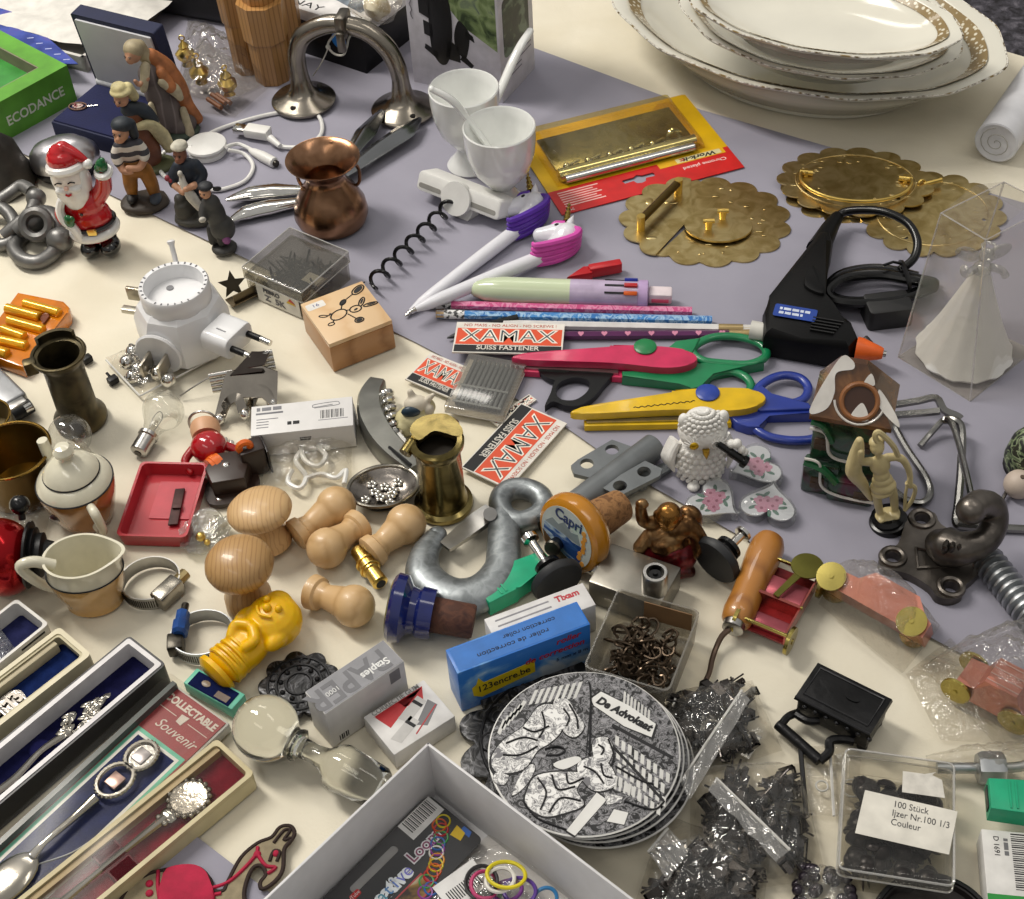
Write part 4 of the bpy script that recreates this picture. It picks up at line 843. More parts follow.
# dark pen with yellow ring peeping out under the card
t = thing('ballpoint_pen', 'dark pen tip with yellow ring poking out beneath the red card', 'pen', AX(P(447, 338, .35), P(520, 318, .4)))
part('tip', MB().rod((0, 0, 0), (1.4, 0, 0), [(.05, 0), (.2, .4), (.3, 1)], 14), mat('3a3b3d', .3, .6), t); part('ring', MB().cyl((1.0, 0, 0), (1.5, 0, 0), .33, n=14), mat('e4c41a', .4), t); part('barrel', MB().cyl((1.4, 0, 0), (5, 0, 0), .33, n=14), BLACK, t)
# red sharpener clip
t = thing('bag_clip', 'small red plastic clip behind the multicolour pen', 'clip', D(566, 281, 622, 271, .3)[0]); L = D(566, 281, 622, 271, .3)[1]
RDP = mat('b0141c', .3)
part('jaw', MB().prism([(0, -.3), (L*.35, .55), (L*.5, .4), (L*.45, -.3)], 0, .6, bev=.08), RDP, t); part('jaw', MB().prism(rrect(L*.42, -.15, L, .5, .15), 0, .75, bev=.08), RDP, t)
# ================================================================ wooden stamp box and box of nails
hs = HGT(334, 372, 329, 344.5)
M, L, W = Q((329, 344.5), (392, 320), (298, 305), hs, 0)
t = thing('stamp_box', 'small square wooden box printed with a black animal doodle on its lid', 'box', M)
part('carcass', MB().box(0, 0, 0, L, W, hs-.35, .03), wood('a87a4e', '8f6238', 60, (.1, .3, 1), coat=.15), t); part('lid', MB().box(0, 0, hs-.33, L, W, hs, .04), wood('d3b48c', 'caa67a', 45, (.12, 1, 1), coat=.05), t, 'paler wooden lid')
z = hs+.01; m = MB(); mf = MB()
def oval(cx, cy, a, b, rot, w=.05): c, s = cos(radians(rot)), sin(radians(rot)); m.tube([V((cx+a*cos(q)*c-b*sin(q)*s, cy+a*cos(q)*s+b*sin(q)*c, z)) for q in [i*pi/10 for i in range(20)]], w, 4, True)
def dot(cx, cy, a, b, rot): c, s = cos(radians(rot)), sin(radians(rot)); mf.prism([(cx+a*cos(q)*c-b*sin(q)*s, cy+a*cos(q)*s+b*sin(q)*c) for q in [i*pi/8 for i in range(16)]], hs, z+.01)
oval(1.75, 2.35, .62, .42, 20); oval(2.95, 2.3, .4, .32, 0); oval(3.6, 2.75, .45, .16, 50); oval(4.0, 2.2, .5, .15, -8); dot(3.62, 2.78, .28, .07, 50); dot(4.05, 2.2, .3, .06, -8)
oval(3.9, 4.0, .55, .3, 30); dot(3.92, 4.02, .42, .2, 30); oval(2.5, 3.35, .3, .16, 40); dot(2.5, 3.35, .25, .12, 40); oval(2.7, 1.15, .3, .24, 0); dot(2.7, 1.15, .22, .16, 0); dot(2.95, 2.25, .16, .08, 20); dot(1.2, 2.4, .06, .06, 0); dot(1.3, 2.7, .1, .08, 0)
oval(.8, 2.75, .28, .1, -30, .04); oval(.95, 1.75, .22, .14, 0, .04)
for a, b in (((2.3, 2.5), (2.6, 2.4)), ((2.1, 2.75), (2.4, 3.25)), ((2.75, 3.5), (3.45, 3.8)), ((2.3, 2.1), (2.6, 1.35)), ((1.2, 2.6), (1.0, 2.7)), ((1.3, 2.05), (1.1, 1.85))): m.tube([V((*a, z)), V((*b, z))], .045, 4)
part('printed_outline', m, INK, t); part('printed_spot', mf, INK, t); part('price_label', MB().prism(rrect(.15, 3.7, 1.45, 4.35, .12), hs, z, M=I4), mat('d9d6d0', .5), t, 'small white sticker'); txt(t, '16', .4, T3(.8, 4.02, z+.004), mat('5a5f8a', .5), sx=1.3); part('knot', MB().ball((4.6, 4.5, hs), (.08, .08, .02), 8, 5), INK, t)
# box of nails
hn = 2.5
M, L, W = Q((241, 267), (301, 293), (288, 226), hn, 0); NBX = clear('dedcd6', .1, .06, 1.1, 0, 100, .3)
t = thing('nail_box', 'clear plastic box of black nails with a white shop label', 'box', M); r_ = lambda i, z, e=0: [(x, y, z) for x, y in rrect(i, i, L-i+e, W-i, .1, 2)]
part('tray', MB().loft([r_(.12, 0), r_(.08, hn-.6), r_(.18, hn-.6), r_(.22, .1)], cap=False).box(.15, .15, .02, L-.15, W-.15, .1), NBX, t); part('lid', MB().loft([r_(0, hn-.9), r_(0, hn-.06), r_(.06, hn), r_(.2, hn)]), NBX, t, 'clear lid'); part('lid_edge', MB().tube([V(p) for p in r_(.02, hn-.03)], .05, 5, True).tube([V(p) for p in r_(0, hn-.9)], .04, 5, True), clear('f4f3f0', .4, .1, 1, 0, 100, .5), t)
part('white_label', MB().prism([(L*.2, .05), (L*.92, .05), (L*.92, hn-.95), (L*.2, hn-.85)], -.02, .0, M=fr), mat('cfcdc6', .5), t, 'white paper label'); part('logo', MB().prism([(L*.7, .95), (L*.78, 1.45), (L*.86, .95)], -.0, .02, M=fr), mat('c9a51c', .5), t); part('logo', MB().prism([(L*.74, 1.2), (L*.78, 1.45), (L*.86, 1.1)], .02, .03, M=fr), mat('b3302a', .5), t)
txt(t, 'PEBRO', .5, T3(L*.46, -.03, 1.2) @ RX(90), mat('33333c', .5), bold=.015); txt(t, 'Z  5K', .7, T3(L*.5, -.03, .55) @ RX(90), mat('55555c', .5), bold=.02, sx=1.1)
part('paper_slip', MB().box(L*.62, W*.42, 1.2, L*.9, W*.6, 1.25, M=T3(0, 0, 0)), mat('bdb8ac', .6), t)
NL = mat('26231f', .4, .6, .2, spec=.4)
def mk_nail(t): part('shank', MB().rod((0, 0, 0), (0, 0, 1.25), [(.09, 0), (.08, .85), (.01, 1)], 7), NL, t); part('head', MB().lathe([(.02, -.08), (.24, -.06), (.26, 0), (.1, .05)], 12), NL, t)
def pile_n():
    r = random.Random(3); b = None
    for i in range(70):
        x, y = r.uniform(1.0, L-.9), r.uniform(.9, W-.9); c = 1-((2*x/L-1)**2+(2*y/W-1)**2)*.4
        Mn = M @ T3(x, y, .3+r.random()*.75*c) @ RZ(r.uniform(0, 360)) @ RX(r.choice((75, 85, 60, 20, 95)))
        if b is None: b = thing('cut_nail', 'short black nail among many in the clear labelled nail box', 'nail', Mn, 'black nails in the clear box'); mk_nail(b)
        else: dup(b, Mn)
pile_n()
# ================================================================ glue gun, clear box, scissors, cards
t = thing('glue_gun', 'black hot glue gun with orange nozzle and coiled cord', 'glue gun', AX(P(764, 333, 1.2), P(858, 349, 1.2))); L = (P(858, 349, 1.2)-P(764, 333, 1.2)).length
TI = t.matrix_world.inverted()
def loc(x, y, z): return V((TI @ _world(T3(*P(x, y, z)))).translation)/S
GB_ = mat('0b0b0c', .42, 0, .1, 100, .1, 500, spec=.2)
out = [loc(*p, 1.2) for p in ((763, 344), (800, 350), (848, 359), (858, 348), (851, 332), (826, 318), (816, 306), (832, 252), (829, 241), (817, 241), (768, 308), (762, 322))]
part('body', MB().prism([(p.x, p.y) for p in out], -1.0, 1.05, bev=.5), GB_, t)
tg = [loc(*p, 1.2) for p in ((803, 300), (822, 308), (818, 292), (812, 280), (806, 284))]
part('trigger', MB().prism(cr2([(p.x, p.y) for p in tg], 4), .9, 1.3, bev=.1), mat('0b0b0c', .55, spec=.2), t)
m = MB()
for i in range(5): m.box(L*.48, .95-.3*i, 1.1, L*.8-.1*i, 1.05-.3*i, 1.2)
part('cooling_rib', m, mat('0c0c0d', .5), t)
part('nozzle', MB().rod((L-.1, -.25, .2), (L+1.6, -.25, .2), [(.8, 0), (.78, .2), (.42, .9), (.34, 1)], 24), mat('e0601a', .4), t, 'orange nozzle')
part('nozzle_tip', MB().cyl((L+1.5, -.25, .2), (L+1.8, -.25, .2), .2, n=14), STEEL, t)
part('glue_stick', MB().cyl((-.9, .1, 0), (0, .1, 0), .62, n=18), mat('d0cec6', .4), t, 'white glue stick end')
part('sticker', MB().prism(rrect(.35, .55, 3.1, 1.75, .15), 1.15, 1.17), mat('1d3f92', .4), t, 'blue label'); bars(t, T3(1.7, 1.15, 1.175), 2, 2.0, .24, mat('c9d2e4', .5))
part('strain_relief', MB().tube(cr([loc(818, 250, 1.2), loc(830, 228, 1.2), loc(838, 216, 1.3)]), [.85, .6, .42], 12), GB_, t)
cpts = [loc(*q) for q in ((836, 218, 1.3), (848, 211, 1.6), (880, 211, 2.4), (906, 222, 2.4), (917, 240, 2.0), (914, 258, 1.4), (900, 270, .9))]
part('cord', MB().tube(cr(cpts, 8), .3, 10), BLACKG, t)
m = MB(); co_ = []
for k in range(4):
    o = .25*k; zz = .35+.33*k
    co_ += [loc(918, 276+o*8, zz), loc(880, 268+o*10, zz), loc(846, 272+o*9, zz), (loc(829, 284+o*8, zz)), loc(834, 297+o*4, zz), loc(860, 301+o*3, zz), loc(900, 296+o*5, zz), loc(935, 284+o*5, zz)]
part('cord', m.tube(cr(co_, 6), .3, 8), BLACKG, t)
part('cable_tie', MB().tube(cr([loc(900, 262, .2), loc(903, 264, 1.5), loc(909, 282, 1.9), (loc(911, 300, .4))]), .16, 6).tube([loc(903, 264, 1.5), loc(893, 262, 2.0), loc(884, 265, 2.0)], .1, 5), BLACK, t)
part('plug', MB().prism(rrect(-1.4, -1.1, 1.6, 1.0, .3), 0, 1.5, M=T3(*loc(884, 318, .1)) @ RZ(25), bev=.15).cyl(loc(865, 338, .6), loc(872, 346, .5), .22), mat('161617', .5), t)
# ---------------------------------------------------------------- clear box with a bell shaped glass ornament
B0 = [P(898, 358), P(970, 402), P(1032, 352), P(962, 316)]
HB = HGT(905, 358, 945, 176)*.99
t = thing('gift_box', 'clear acetate gift box holding a glass bell ornament', 'box', T3(*B0[0]))
o = B0[0]; bb = [p-o for p in B0]
zt = 10.5; top = [P(*p, zt)-o for p in ((941, 213), (986, 240), (1052, 206), (1004, 182))]
def sheet(a, b, c, d, k=.03):
    n = (b-a).cross(d-a).normalized()*k
    return MB().loft([[a, b, c, d], [a+n, b+n, c+n, d+n]])
ACE = clear('fbfaf8', .035, .05, .8, 0, 100, .3)
for i in range(4): part('side_panel', sheet(bb[i], bb[(i+1) % 4], top[(i+1) % 4], top[i]), ACE, t)
pk = [(top[0]+top[3])*.5+V((0, 0, .9)), (top[1]+top[2])*.5+V((0, 0, .9))]
part('lid_flap', sheet(top[0], top[1], pk[1], pk[0]), ACE, t); part('lid_flap', sheet(top[2], top[3], pk[0], pk[1]), ACE, t)
part('base', MB().loft([[p+V((0, 0, .05)) for p in bb], [p+V((0, 0, .12)) for p in bb]]), clear('e4e0dc', .3, .2, 1, 0, 100, .7), t)
m = MB()
for i in range(4): m.tube([bb[i], top[i]], .06, 5).tube([bb[i]+V((0, 0, .05)), bb[(i+1) % 4]+V((0, 0, .05))], .06, 5).tube([top[i], top[(i+1) % 4]], .05, 5)
part('edge', m, clear('f8f6f4', .35, .1, 1, 0, 100, .5), t)
cb = (B0[0]+B0[1]+B0[2]+B0[3])/4
t = thing('bell_ornament', 'frosted glass angel ornament with a flared bell skirt inside the clear box', 'ornament', T3(cb.x-.2, cb.y, .2))
FR = clear('fcfbf7', .72, .15, .3, .15, 200, .85)
sk = [(.05, .15), (2.9, .15), (3.05, .4), (2.7, 1.0), (2.0, 2.6), (1.35, 4.4), (.8, 6.0), (.5, 6.9)]
part('skirt', MB().lathe(sk, 40, lobe=.03, k=12), FR, t, 'frosted pleated skirt')
GLB = clear('f4f4f2', .3, .03, 1, .2, 200, .35)
m = MB().ball((0, 0, 7.1), (.6, .55, .55)).ball((.1, 0, 8.1), (.48, .48, .5)); part('torso', m, GLB, t)
part('arm', MB().tube(cr([(-.4, -.1, 7.3), (-1.1, -.3, 7.0), (-1.3, -.4, 7.6)]), .25, 8), GLB, t); part('arm', MB().tube(cr([(.4, -.1, 7.3), (1.1, -.3, 7.1), (1.4, -.4, 6.7)]), .25, 8), GLB, t)
part('wing', MB().ball((-.9, .5, 7.9), (.9, .15, .5), 14, 8, RY(30)).ball((.95, .5, 7.9), (.9, .15, .5), 14, 8, RY(-30)), GLB, t); part('halo', MB().torus((.1, 0, 8.8), .4, .1, n=20), GLB, t)
# ---------------------------------------------------------------- craft scissors
def scissors(name, label, tip, heel, lo_tip, pivot, ringA, ringB, ca, cb_, cp, z=.5, wave=0):
    a, b = P(*tip, z), P(*heel, z); t = thing(name, label, 'scissors', AX(a, b)); L = (b-a).length; TI = t.matrix_world.inverted()
    def q(p): v = V((TI @ _world(T3(*P(*p, z)))).translation)/S; return (v.x, v.y)
    w = L*.073
    up = cr2([(0, w*.35), (L*.5, w*1.25), (L*.52, w*1.45), (L*.78, w*1.35), (L*.95, w*.9), (L, 0), (L*.94, -w*.8), (L*.8, -w*1.1), (L*.5, -w*.6), (0, -w*.35)], 4)
    part('blade_guard', MB().prism(up, .3, .85, bev=.12), mat(ca, .3, coat=.3), t, 'upper coloured blade guard')
    part('blade_guard', MB().prism([(.1, -w*.75), (L*.55, -w*1.3), (L*.8, -w*1.5), (L*.8, -w*.4), (.1, -w*.1)], -.35, .1, bev=.08), mat(ca, .35), t, 'lower coloured blade guard')
    part('blade', MB().prism([(.25, -w*.55), (L*.55, -w*1.05), (L*.55, -w*.2), (.25, -w*.1)], .12, .27), STEEL, t)
    px, py = q(pivot); part('pivot', MB().lathe([(.05, .8), (L*.065, .8), (L*.065, .95), (L*.05, 1.05), (.05, 1.07)], 26, T3(px, py, 0)), mat(cp, .35), t, 'round pivot cap')
    for (loop, arm), zz in ((ringA, .1), (ringB, -.1)):
        m = MB().tube([V((*q(p), zz+.05)) for p in [(v.x, v.y) for v in cr(loop, 5, True)]], L*.026, sec=[(cos(i*pi/5), .85*sin(i*pi/5)) for i in range(10)], closed=True)
        m.prism([q(p) for p in arm], -.32+zz, .4+zz, bev=.1)
        part('handle', m, mat(cb_, .3, coat=.3), t, 'coloured finger loop', sm=50)
    if wave:
        m = MB().tube([(L*.28+i*.11, -w*.12+.07*sin(i*1.7)+i*.006, .86) for i in range(36)], .035, 4); part('cut_line', m, INK, t)
    return t
scissors('craft_scissors', 'craft scissors with pink blade guards and green handles', (523, 366), (697, 368), None, (645, 357),
  ([(692, 352), (704, 342), (722, 338), (745, 340), (763, 348), (765, 359), (748, 366), (722, 365), (702, 362)], [(664, 356), (676, 346), (700, 343), (690, 362)]),
  ([(700, 385), (712, 375), (730, 371), (746, 377), (751, 387), (742, 396), (724, 398), (708, 396)], [(622, 374), (664, 374), (705, 366), (760, 362), (764, 366), (712, 376), (702, 390), (690, 392), (680, 386), (622, 380)]), 'c62a57', '117a4b', '1d7a45')
scissors('craft_scissors', 'craft scissors with yellow blade guards and blue handles', (582, 420), (765, 407), None, (707, 403),
  ([(757, 393), (768, 382), (784, 377), (800, 380), (808, 390), (803, 401), (786, 406), (766, 405)], [(735, 404), (750, 396), (762, 390), (770, 400), (808, 408), (812, 414), (760, 416)]),
  ([(752, 420), (770, 413), (795, 412), (815, 413), (824, 425), (816, 437), (795, 440), (772, 437), (758, 430)], [(728, 418), (750, 410), (812, 409), (812, 417), (768, 418), (760, 430), (748, 430), (736, 426)]), 'd8b000', '20358c', '24409a', .5, 1)
# black scissors underneath
t = thing('scissors', 'small black handled scissors beneath the pink and green ones', 'scissors', AX(P(600, 372, .2), P(545, 410, .2))); TI = t.matrix_world.inverted()
def q2(p): v = V((TI @ _world(T3(*P(*p, .2)))).translation)/S; return (v.x, v.y)
part('handle', MB().prism(cr2([q2(p) for p in [(545, 412), (551, 398), (556, 385), (572, 376), (600, 371), (614, 377), (604, 390), (594, 402), (580, 411), (566, 411), (553, 407)]], 5), 0, .5, [cr2([q2(p) for p in [(556, 398), (560, 388), (574, 383), (588, 386), (588, 396), (576, 405), (562, 405)]], 5)]), BLACKG, t)
part('handle', MB().prism(cr2([q2(p) for p in [(538, 372), (545, 381), (558, 385), (575, 380), (600, 373), (580, 368), (560, 367)]], 4), .05, .45), BLACKG, t)
part('blade', MB().prism([q2(p) for p in [(600, 370), (640, 366), (640, 372), (606, 378)]], .1, .25), STEEL, t)
# ---------------------------------------------------------------- needle cards
RC = mat('d24a22', .45, 0, .04); WCD = mat('d8d3ca', .5)
def card(label, p1, p2, p3, z, flip, thick=.12, rz=0):
    M, L, W = Q(p1, p2, p3, z, z-thick); t = thing('needle_card', label, 'card', M, 'red and black gramophone needle cards')
    part('card', MB().box(0, 0, 0, L, W, thick), WCD, t)
    top = thick+.004
    part('red_panel', MB().prism([(.12, W*.27), (L-.12, W*.27), (L-.12, W*.8), (.12, W*.8)], thick, top+.004), RC, t)
    part('black_band', MB().prism([(.08, .08), (L-.08, .08), (L-.08, W*.25), (.08, W*.25)], thick, top+.004), INK, t)
    txt(t, 'XAMAX', W*.56, T3(L*.5, W*.54, top+.006), mat('e8e2d4', .5), sx=L/W*.44, bold=.06); txt(t, 'XAMAX', W*.55, T3(L*.5, W*.54, top+.014), mat('30404a', .5), sx=L/W*.447, bold=-.03)
    txt(t, 'SUISS FASTENER', W*.19, T3(L*.5, W*.165, top+.006), mat('cfcac0', .5), sx=L/W*.42, bold=.01)
    txt(t, 'NO MASS - NO ALIGN - NO SCREWS !', W*.12, T3(L*.5, W*.9, top+.002), mat('b0402a', .5), sx=L/W*.42)
    return t
card('needle card lying over the pencil ends above the clear pack', (452, 352), (562, 354.5), (465, 322), .9, 0)
card('needle card half hidden under the left side of the clear needle pack', (405, 379), (455, 400), (433, 353), .35, 0)
card('large needle card lying alone between brass mug and grey hinge', (460, 466), (521, 403), (492.5, 496), .45, 0) if 0 else card('large needle card lying alone between brass mug and grey hinge', (521, 402.5), (460, 467.5), (565, 426), .35, 0) if 0 else None
def cardb():
    # text runs from lower left to upper right, black band on the upper-left edge
    a, b, c = P(461, 467, .3), P(521, 403, .3), P(492.5, 496, .3)
    x = (b-a).normalized(); y = V((0, 0, 1)).cross(x); L = (b-a).length; W = abs((c-a).dot(y))
    # band edge a-b; reading direction from b to a keeps y pointing away from the band
    M = Mx((-x, -y, V((0, 0, 1)))).transposed().to_4x4()
    return M, a, b, L, W
M_, a_, b_, L_, W_ = cardb()
pb = [(492.5, 496), (564.5, 426)]
t = card('large needle card lying alone between brass mug and grey hinge', (521, 403), (461, 467), (564.5, 426), .35, 0)
card('needle card mostly covered under the right side of the clear needle pack', (529, 394), (490, 420), (536, 400), .25, 0)
# clear pack of grey needles
M, L, W = Q((444, 408), (503, 419), (474, 356), .75, .35)
t = thing('needle_pack', 'clear flat pack of grey steel pins lying on the needle cards', 'pack', M)
part('tray', MB().box(0, 0, 0, L, W, .08, .02), mat('bdb9b4', .5), t)
part('cover', MB().box(0, 0, .08, L, W, .62, .06), CLEARM, t, 'clear cover')
NG = mat('5b6062', .35, .6, .15)
for i in range(10):
    x = .45+i*(L-.95)/9.4
    part('pin', MB().box(x, .7, .12, x+.22, W-.25, .5, .05), NG, t)
for y in (.62, W*.42): part('strip', MB().box(.35, y, .5, L-.35, y+.16, .54), mat('7b8082', .4, .3), t)
# ---------------------------------------------------------------- white owl
t = thing('owl_figurine', 'white glittery owl figurine with gold eyes and a black telescope', 'figurine', A(699, 474, 0, 0))
OW = mat('eae8e3', .45, 0, .05, 80, .5, 330)
k = HGT(699, 474, 703, 408)/5.6
def ow(sh): return [tuple([tuple(c*k for c in s[0]) if not isinstance(s[0], list) else [tuple(c*k for c in p) for p in s[0]], tuple(c*k for c in s[1]) if isinstance(s[1], tuple) else [c*k for c in s[1]]]+list(s[2:])) for s in sh]
body = ow([((0, 0, 1.3), (1.55, 1.25, 1.35)), ((0, 0, 2.3), (1.4, 1.15, 1.2)), ((.05, -.05, 3.9), (1.5, 1.3, 1.15)), ((-1.1, -.1, 4.8), (.35, .35, .5)), ((1.2, -.1, 4.85), (.35, .35, .5)), ((0, 0, 4.6), (1.1, 1, .6))])
fig('body', body, OW, t, .09, None, 2)
# rows of breast feathers
m = MB()
for r in range(6):
    for i in range(9):
        a = radians(-90+(i-4+.5*(r % 2))*17); z = .5+r*.42; rr = 1.42-.05*abs(r-2)
        m.ball((rr*1.04*cos(a)*k, rr*.86*sin(a)*k, z*k), (.2*k, .12*k, .2*k), 8, 6)
for r in range(6):
    for i in range(11):
        a = radians(-90+(i-5+.5*(r % 2))*17); rr = 1.3*cos(r*.27); m.ball((rr*cos(a)*k, rr*.85*sin(a)*k, (4.45+.95*sin(r*.27))*k), (.17*k, .12*k, .14*k), 8, 6)
part('breast_feather', m, OW, t)
for s in (-1, 1):
    m = MB()
    for j in range(7):
        x0 = s*(1.35+.05*j); m.tube(cr([(x0*k, (-.1+.12*j)*k, (3.0-.05*j)*k), ((x0+s*.4)*k, (-.35+.14*j)*k, (2.0-.1*j)*k), ((x0+s*.25)*k, (-.5+.15*j)*k, (.9-.05*j)*k)]), [.18*k, .26*k, .06], 8)
    part('wing', m, OW, t)
m = MB()
for s in (-.62, .68):
    for i in range(16):
        a = 2*pi*i/16; m.tube([((s+.22*cos(a))*k, (-1.22-.05*abs(cos(a)))*k, (3.8+.22*sin(a))*k), ((s+.62*cos(a))*k, -1.12*k, (3.8+.6*sin(a))*k)], [.08*k, .03], 5)
part('eye_ring', m, OW, t)
part('eye', MB().ball((-.62*k, -1.25*k, 3.8*k), (.3*k, .18*k, .3*k), 14, 8), mat('c9a21c', .25, .6), t, 'gold eye')
part('beak', MB().rod((.08*k, -1.35*k, 3.5*k), (.12*k, -1.5*k, 2.85*k), [(.22*k, 0), (.2*k, .4), (.02, 1)], 10), mat('b9922e', .3, .7), t, 'gold beak')
a, b = V((.75*k, -1.3*k, 3.9*k)), V((2.35*k, -2.0*k, 2.85*k))
part('telescope', MB().rod(a, b, [(.2*k, 0), (.2*k, .4), (.26*k, .42), (.26*k, .85), (.38*k, .88), (.38*k, 1)], 18), BLACKG, t, 'black telescope'); part('lens', MB().cyl(b, b+(b-a).normalized()*.03, .3*k, n=18), mat('a9a7a2', .2), t)
part('paw', MB().ball((1.55*k, -1.3*k, 3.8*k), .3*k, 10, 7).ball((1.85*k, -1.45*k, 3.95*k), .3*k, 10, 7).ball((2.1*k, -1.6*k, 3.6*k), .27*k, 10, 7).ball((2.3*k, -1.55*k, 3.3*k), .25*k, 10, 7), OW, t)
part('foot', MB().ball((.9*k, -1.2*k, .3*k), (.4*k, .5*k, .3*k), 12, 8).ball((-.5*k, -1.2*k, .25*k), (.4*k, .4*k, .25*k), 12, 8), OW, t)
# ---------------------------------------------------------------- rose hearts
def glass_heart(label, cx, cy, rot, s):
    t = thing('glass_heart', label, 'magnet', A(cx, cy, .1, rot), 'glass hearts painted with roses')
    part('glass', MB().prism(heart(s, 40), 0, .75, bev=.09), clear('f4f5f5', .16, .04, 1, 0, 100, .3), t, 'clear thick glass rim')
    part('picture', MB().prism(heart(s*.92, 40), .5, .6), mat('cfd0d3', .2, 0, .03), t, 'white picture with pink roses')
    m, g, d = MB(), MB(), MB(); r = random.Random(int(cx))
    for x, y in ((-.15, .1), (.2, .28), (.3, -.05), (-.25, -.2), (.05, -.1)):
        for j in range(5): m.prism(circ((x+.14*cos(j*1.256))*s, (y+.12*sin(j*1.256))*s, .105*s, 8), .6, .612+.002*j)
        d.prism(circ(x*s, y*s, .06*s, 8), .6, .63)
    for x, y, a in ((-.5, .1, 20), (-.45, -.15, 150), (.5, .3, 40), (.52, .0, -30), (.15, -.4, 60), (-.1, .45, 100), (.35, -.3, 0), (-.3, .35, -40)): g.prism([(x*s+.17*s*cos(q)*cos(radians(a))-.07*s*sin(q)*sin(radians(a)), y*s+.17*s*cos(q)*sin(radians(a))+.07*s*sin(q)*cos(radians(a))) for q in [i*pi/5 for i in range(10)]], .6, .61)
    part('leaf_print', g, mat('3f6a58', .4), t); part('rose_print', m, mat('bf7f96', .4), t); part('rose_heart', d, mat('8d3f5c', .4), t)
glass_heart('rose painted glass heart next to the owl telescope', 757, 473, 150, 1.5) if 0 else None
glass_heart('rose painted glass heart under the owl telescope', 756, 472, -75, 1.7)
glass_heart('rose painted glass heart in front of the owl, left of the pair', 713, 507, 45, 1.7)
glass_heart('rose painted glass heart beside the wooden awl handle', 768, 510, 160, 1.7)
# ---------------------------------------------------------------- ceramic house
o = P(844, 474)
t = thing('ceramic_house', 'glazed ceramic house with brown snow capped roof and dark green walls', 'ornament', T3(*o) @ RZ(-20))
HGc = pat([(.35, '12261c'), (.5, '2a4a35'), (.62, '4a1c2c')], 50, 3, .6, 'noise', .18, coat=.6, name='dark_glaze')
Hh = HGT(846, 474, 853, 366); hw = Hh*.7; X0, X1, Y0, Y1 = -2.1, 2.0, -1.6, 1.6
part('walls', MB().box(X0, Y0, 0, X1, Y1, hw, .2).box(X0-.25, Y0-.5, 0, -.2, Y0+.4, hw*.42, .25).box(-.8, Y0-.85, 0, X1, Y0+.4, hw*.3, .3), HGc, t)
RB = pat([(.35, '43260f'), (.5, '64401f'), (.65, '7d5530')], 60, 3, .5, 'noise', .25, coat=.4, bump=.2, name='brown_glaze'); SN = mat('d3cfc9', .3, coat=.4)
e0, e1, f0, f1 = X0-.25, X1+.25, Y0-.35, Y1+.2; zr = hw-.15
part('roof', MB().loft([[(e0, f0, zr), (e1, f0, zr), (e1, f1, zr), (e0, f1, zr)], [(e0, f0, zr+.3), (e1, f0, zr+.3), (e1, f1, zr+.3), (e0, f1, zr+.3)], [(-1.2, .3, Hh), (.3, .3, Hh), (.3, .7, Hh), (-1.2, .7, Hh)]]), RB, t, 'brown roof', sm=20)
sl = degrees_ = atan2(Hh-zr-.3, .3-f0)*180/pi
RF = T3(0, f0, zr+.3) @ RX(sl)                 # lies in the front roof slope, y up the slope
part('candle_opening', MB().torus((.25, 1.25, .12), 1.0, .15, n=28, k=8).xf(RF), mat('8a5a35', .3), t); part('candle_well', MB().cyl((.25, 1.25, .02), (.25, 1.25, .12), .95, n=26).xf(RF), mat('3a2012', .5), t)
m = MB().prism(cr2([(-2.4, .3), (-1.5, .5), (-1.2, 1.5), (-1.3, 2.6), (-.4, 3.0), (-.6, 3.5), (-1.3, 3.4)]), 0, .16, M=RF).prism(cr2([(1.4, 1.1), (2.6, .2), (2.3, .9), (1.2, 2.1)]), 0, .16, M=RF).prism(cr2([(-.1, .25), (.9, .3), (.4, 1.2)]), 0, .2, M=RF).prism(cr2([(.3, 2.3), (.9, 2.3), (.6, 2.9)]), 0, .2, M=RF)
part('snow', m, SN, t, 'white snow patches'); m = MB()
m.tube(cr([(e0+.1, f0+.25, hw*.82), (-1.3, f0+.1, hw*.8), (-.9, f0+.05, hw*.55), (.2, f0, hw*.5), (X1, f0+.2, hw*.5)]), .1, 6).tube(cr([(X0-.2, Y0-.55, hw*.48), (-1.4, Y0-.6, hw*.45), (-1.1, Y0-.85, hw*.2), (0, Y0-.95, hw*.12), (X1, Y0-.9, hw*.1)]), .09, 6).tube([RF @ V((.25+1.4*cos(q), 1.35+1.4*sin(q), .1)) for q in [radians(190+i*12) for i in range(15)]], .07, 5)
part('snow_line', m, SN, t)
for x, y, z in ((-1.5, Y0-.08, .55), (.9, Y0-.08, .6), (-1.4, Y0-.58, .1), (1.2, Y0-.92, .06)): part('window', MB().box(x-.4, y, hw*z, x+.4, y+.2, hw*z+.9, .04).box(x-.05, y-.04, hw*z, x+.05, y, hw*z+.9).box(x-.4, y-.04, hw*z+.4, x+.4, y, hw*z+.5), mat('4a3826', .4), t)
part('eave_glaze', MB().tube(cr([(X0-.1, Y0-.1, hw*.9), (-1.5, Y0-.2, hw*.88), (-.9, Y0-.2, hw*.7)]), .2, 6).tube(cr([(X0-.2, Y0-.5, hw*.42), (-1.2, Y0-.6, hw*.38), (-.3, Y0-.8, hw*.26)]), .25, 6), mat('1d5a34', .18, coat=.6), t)
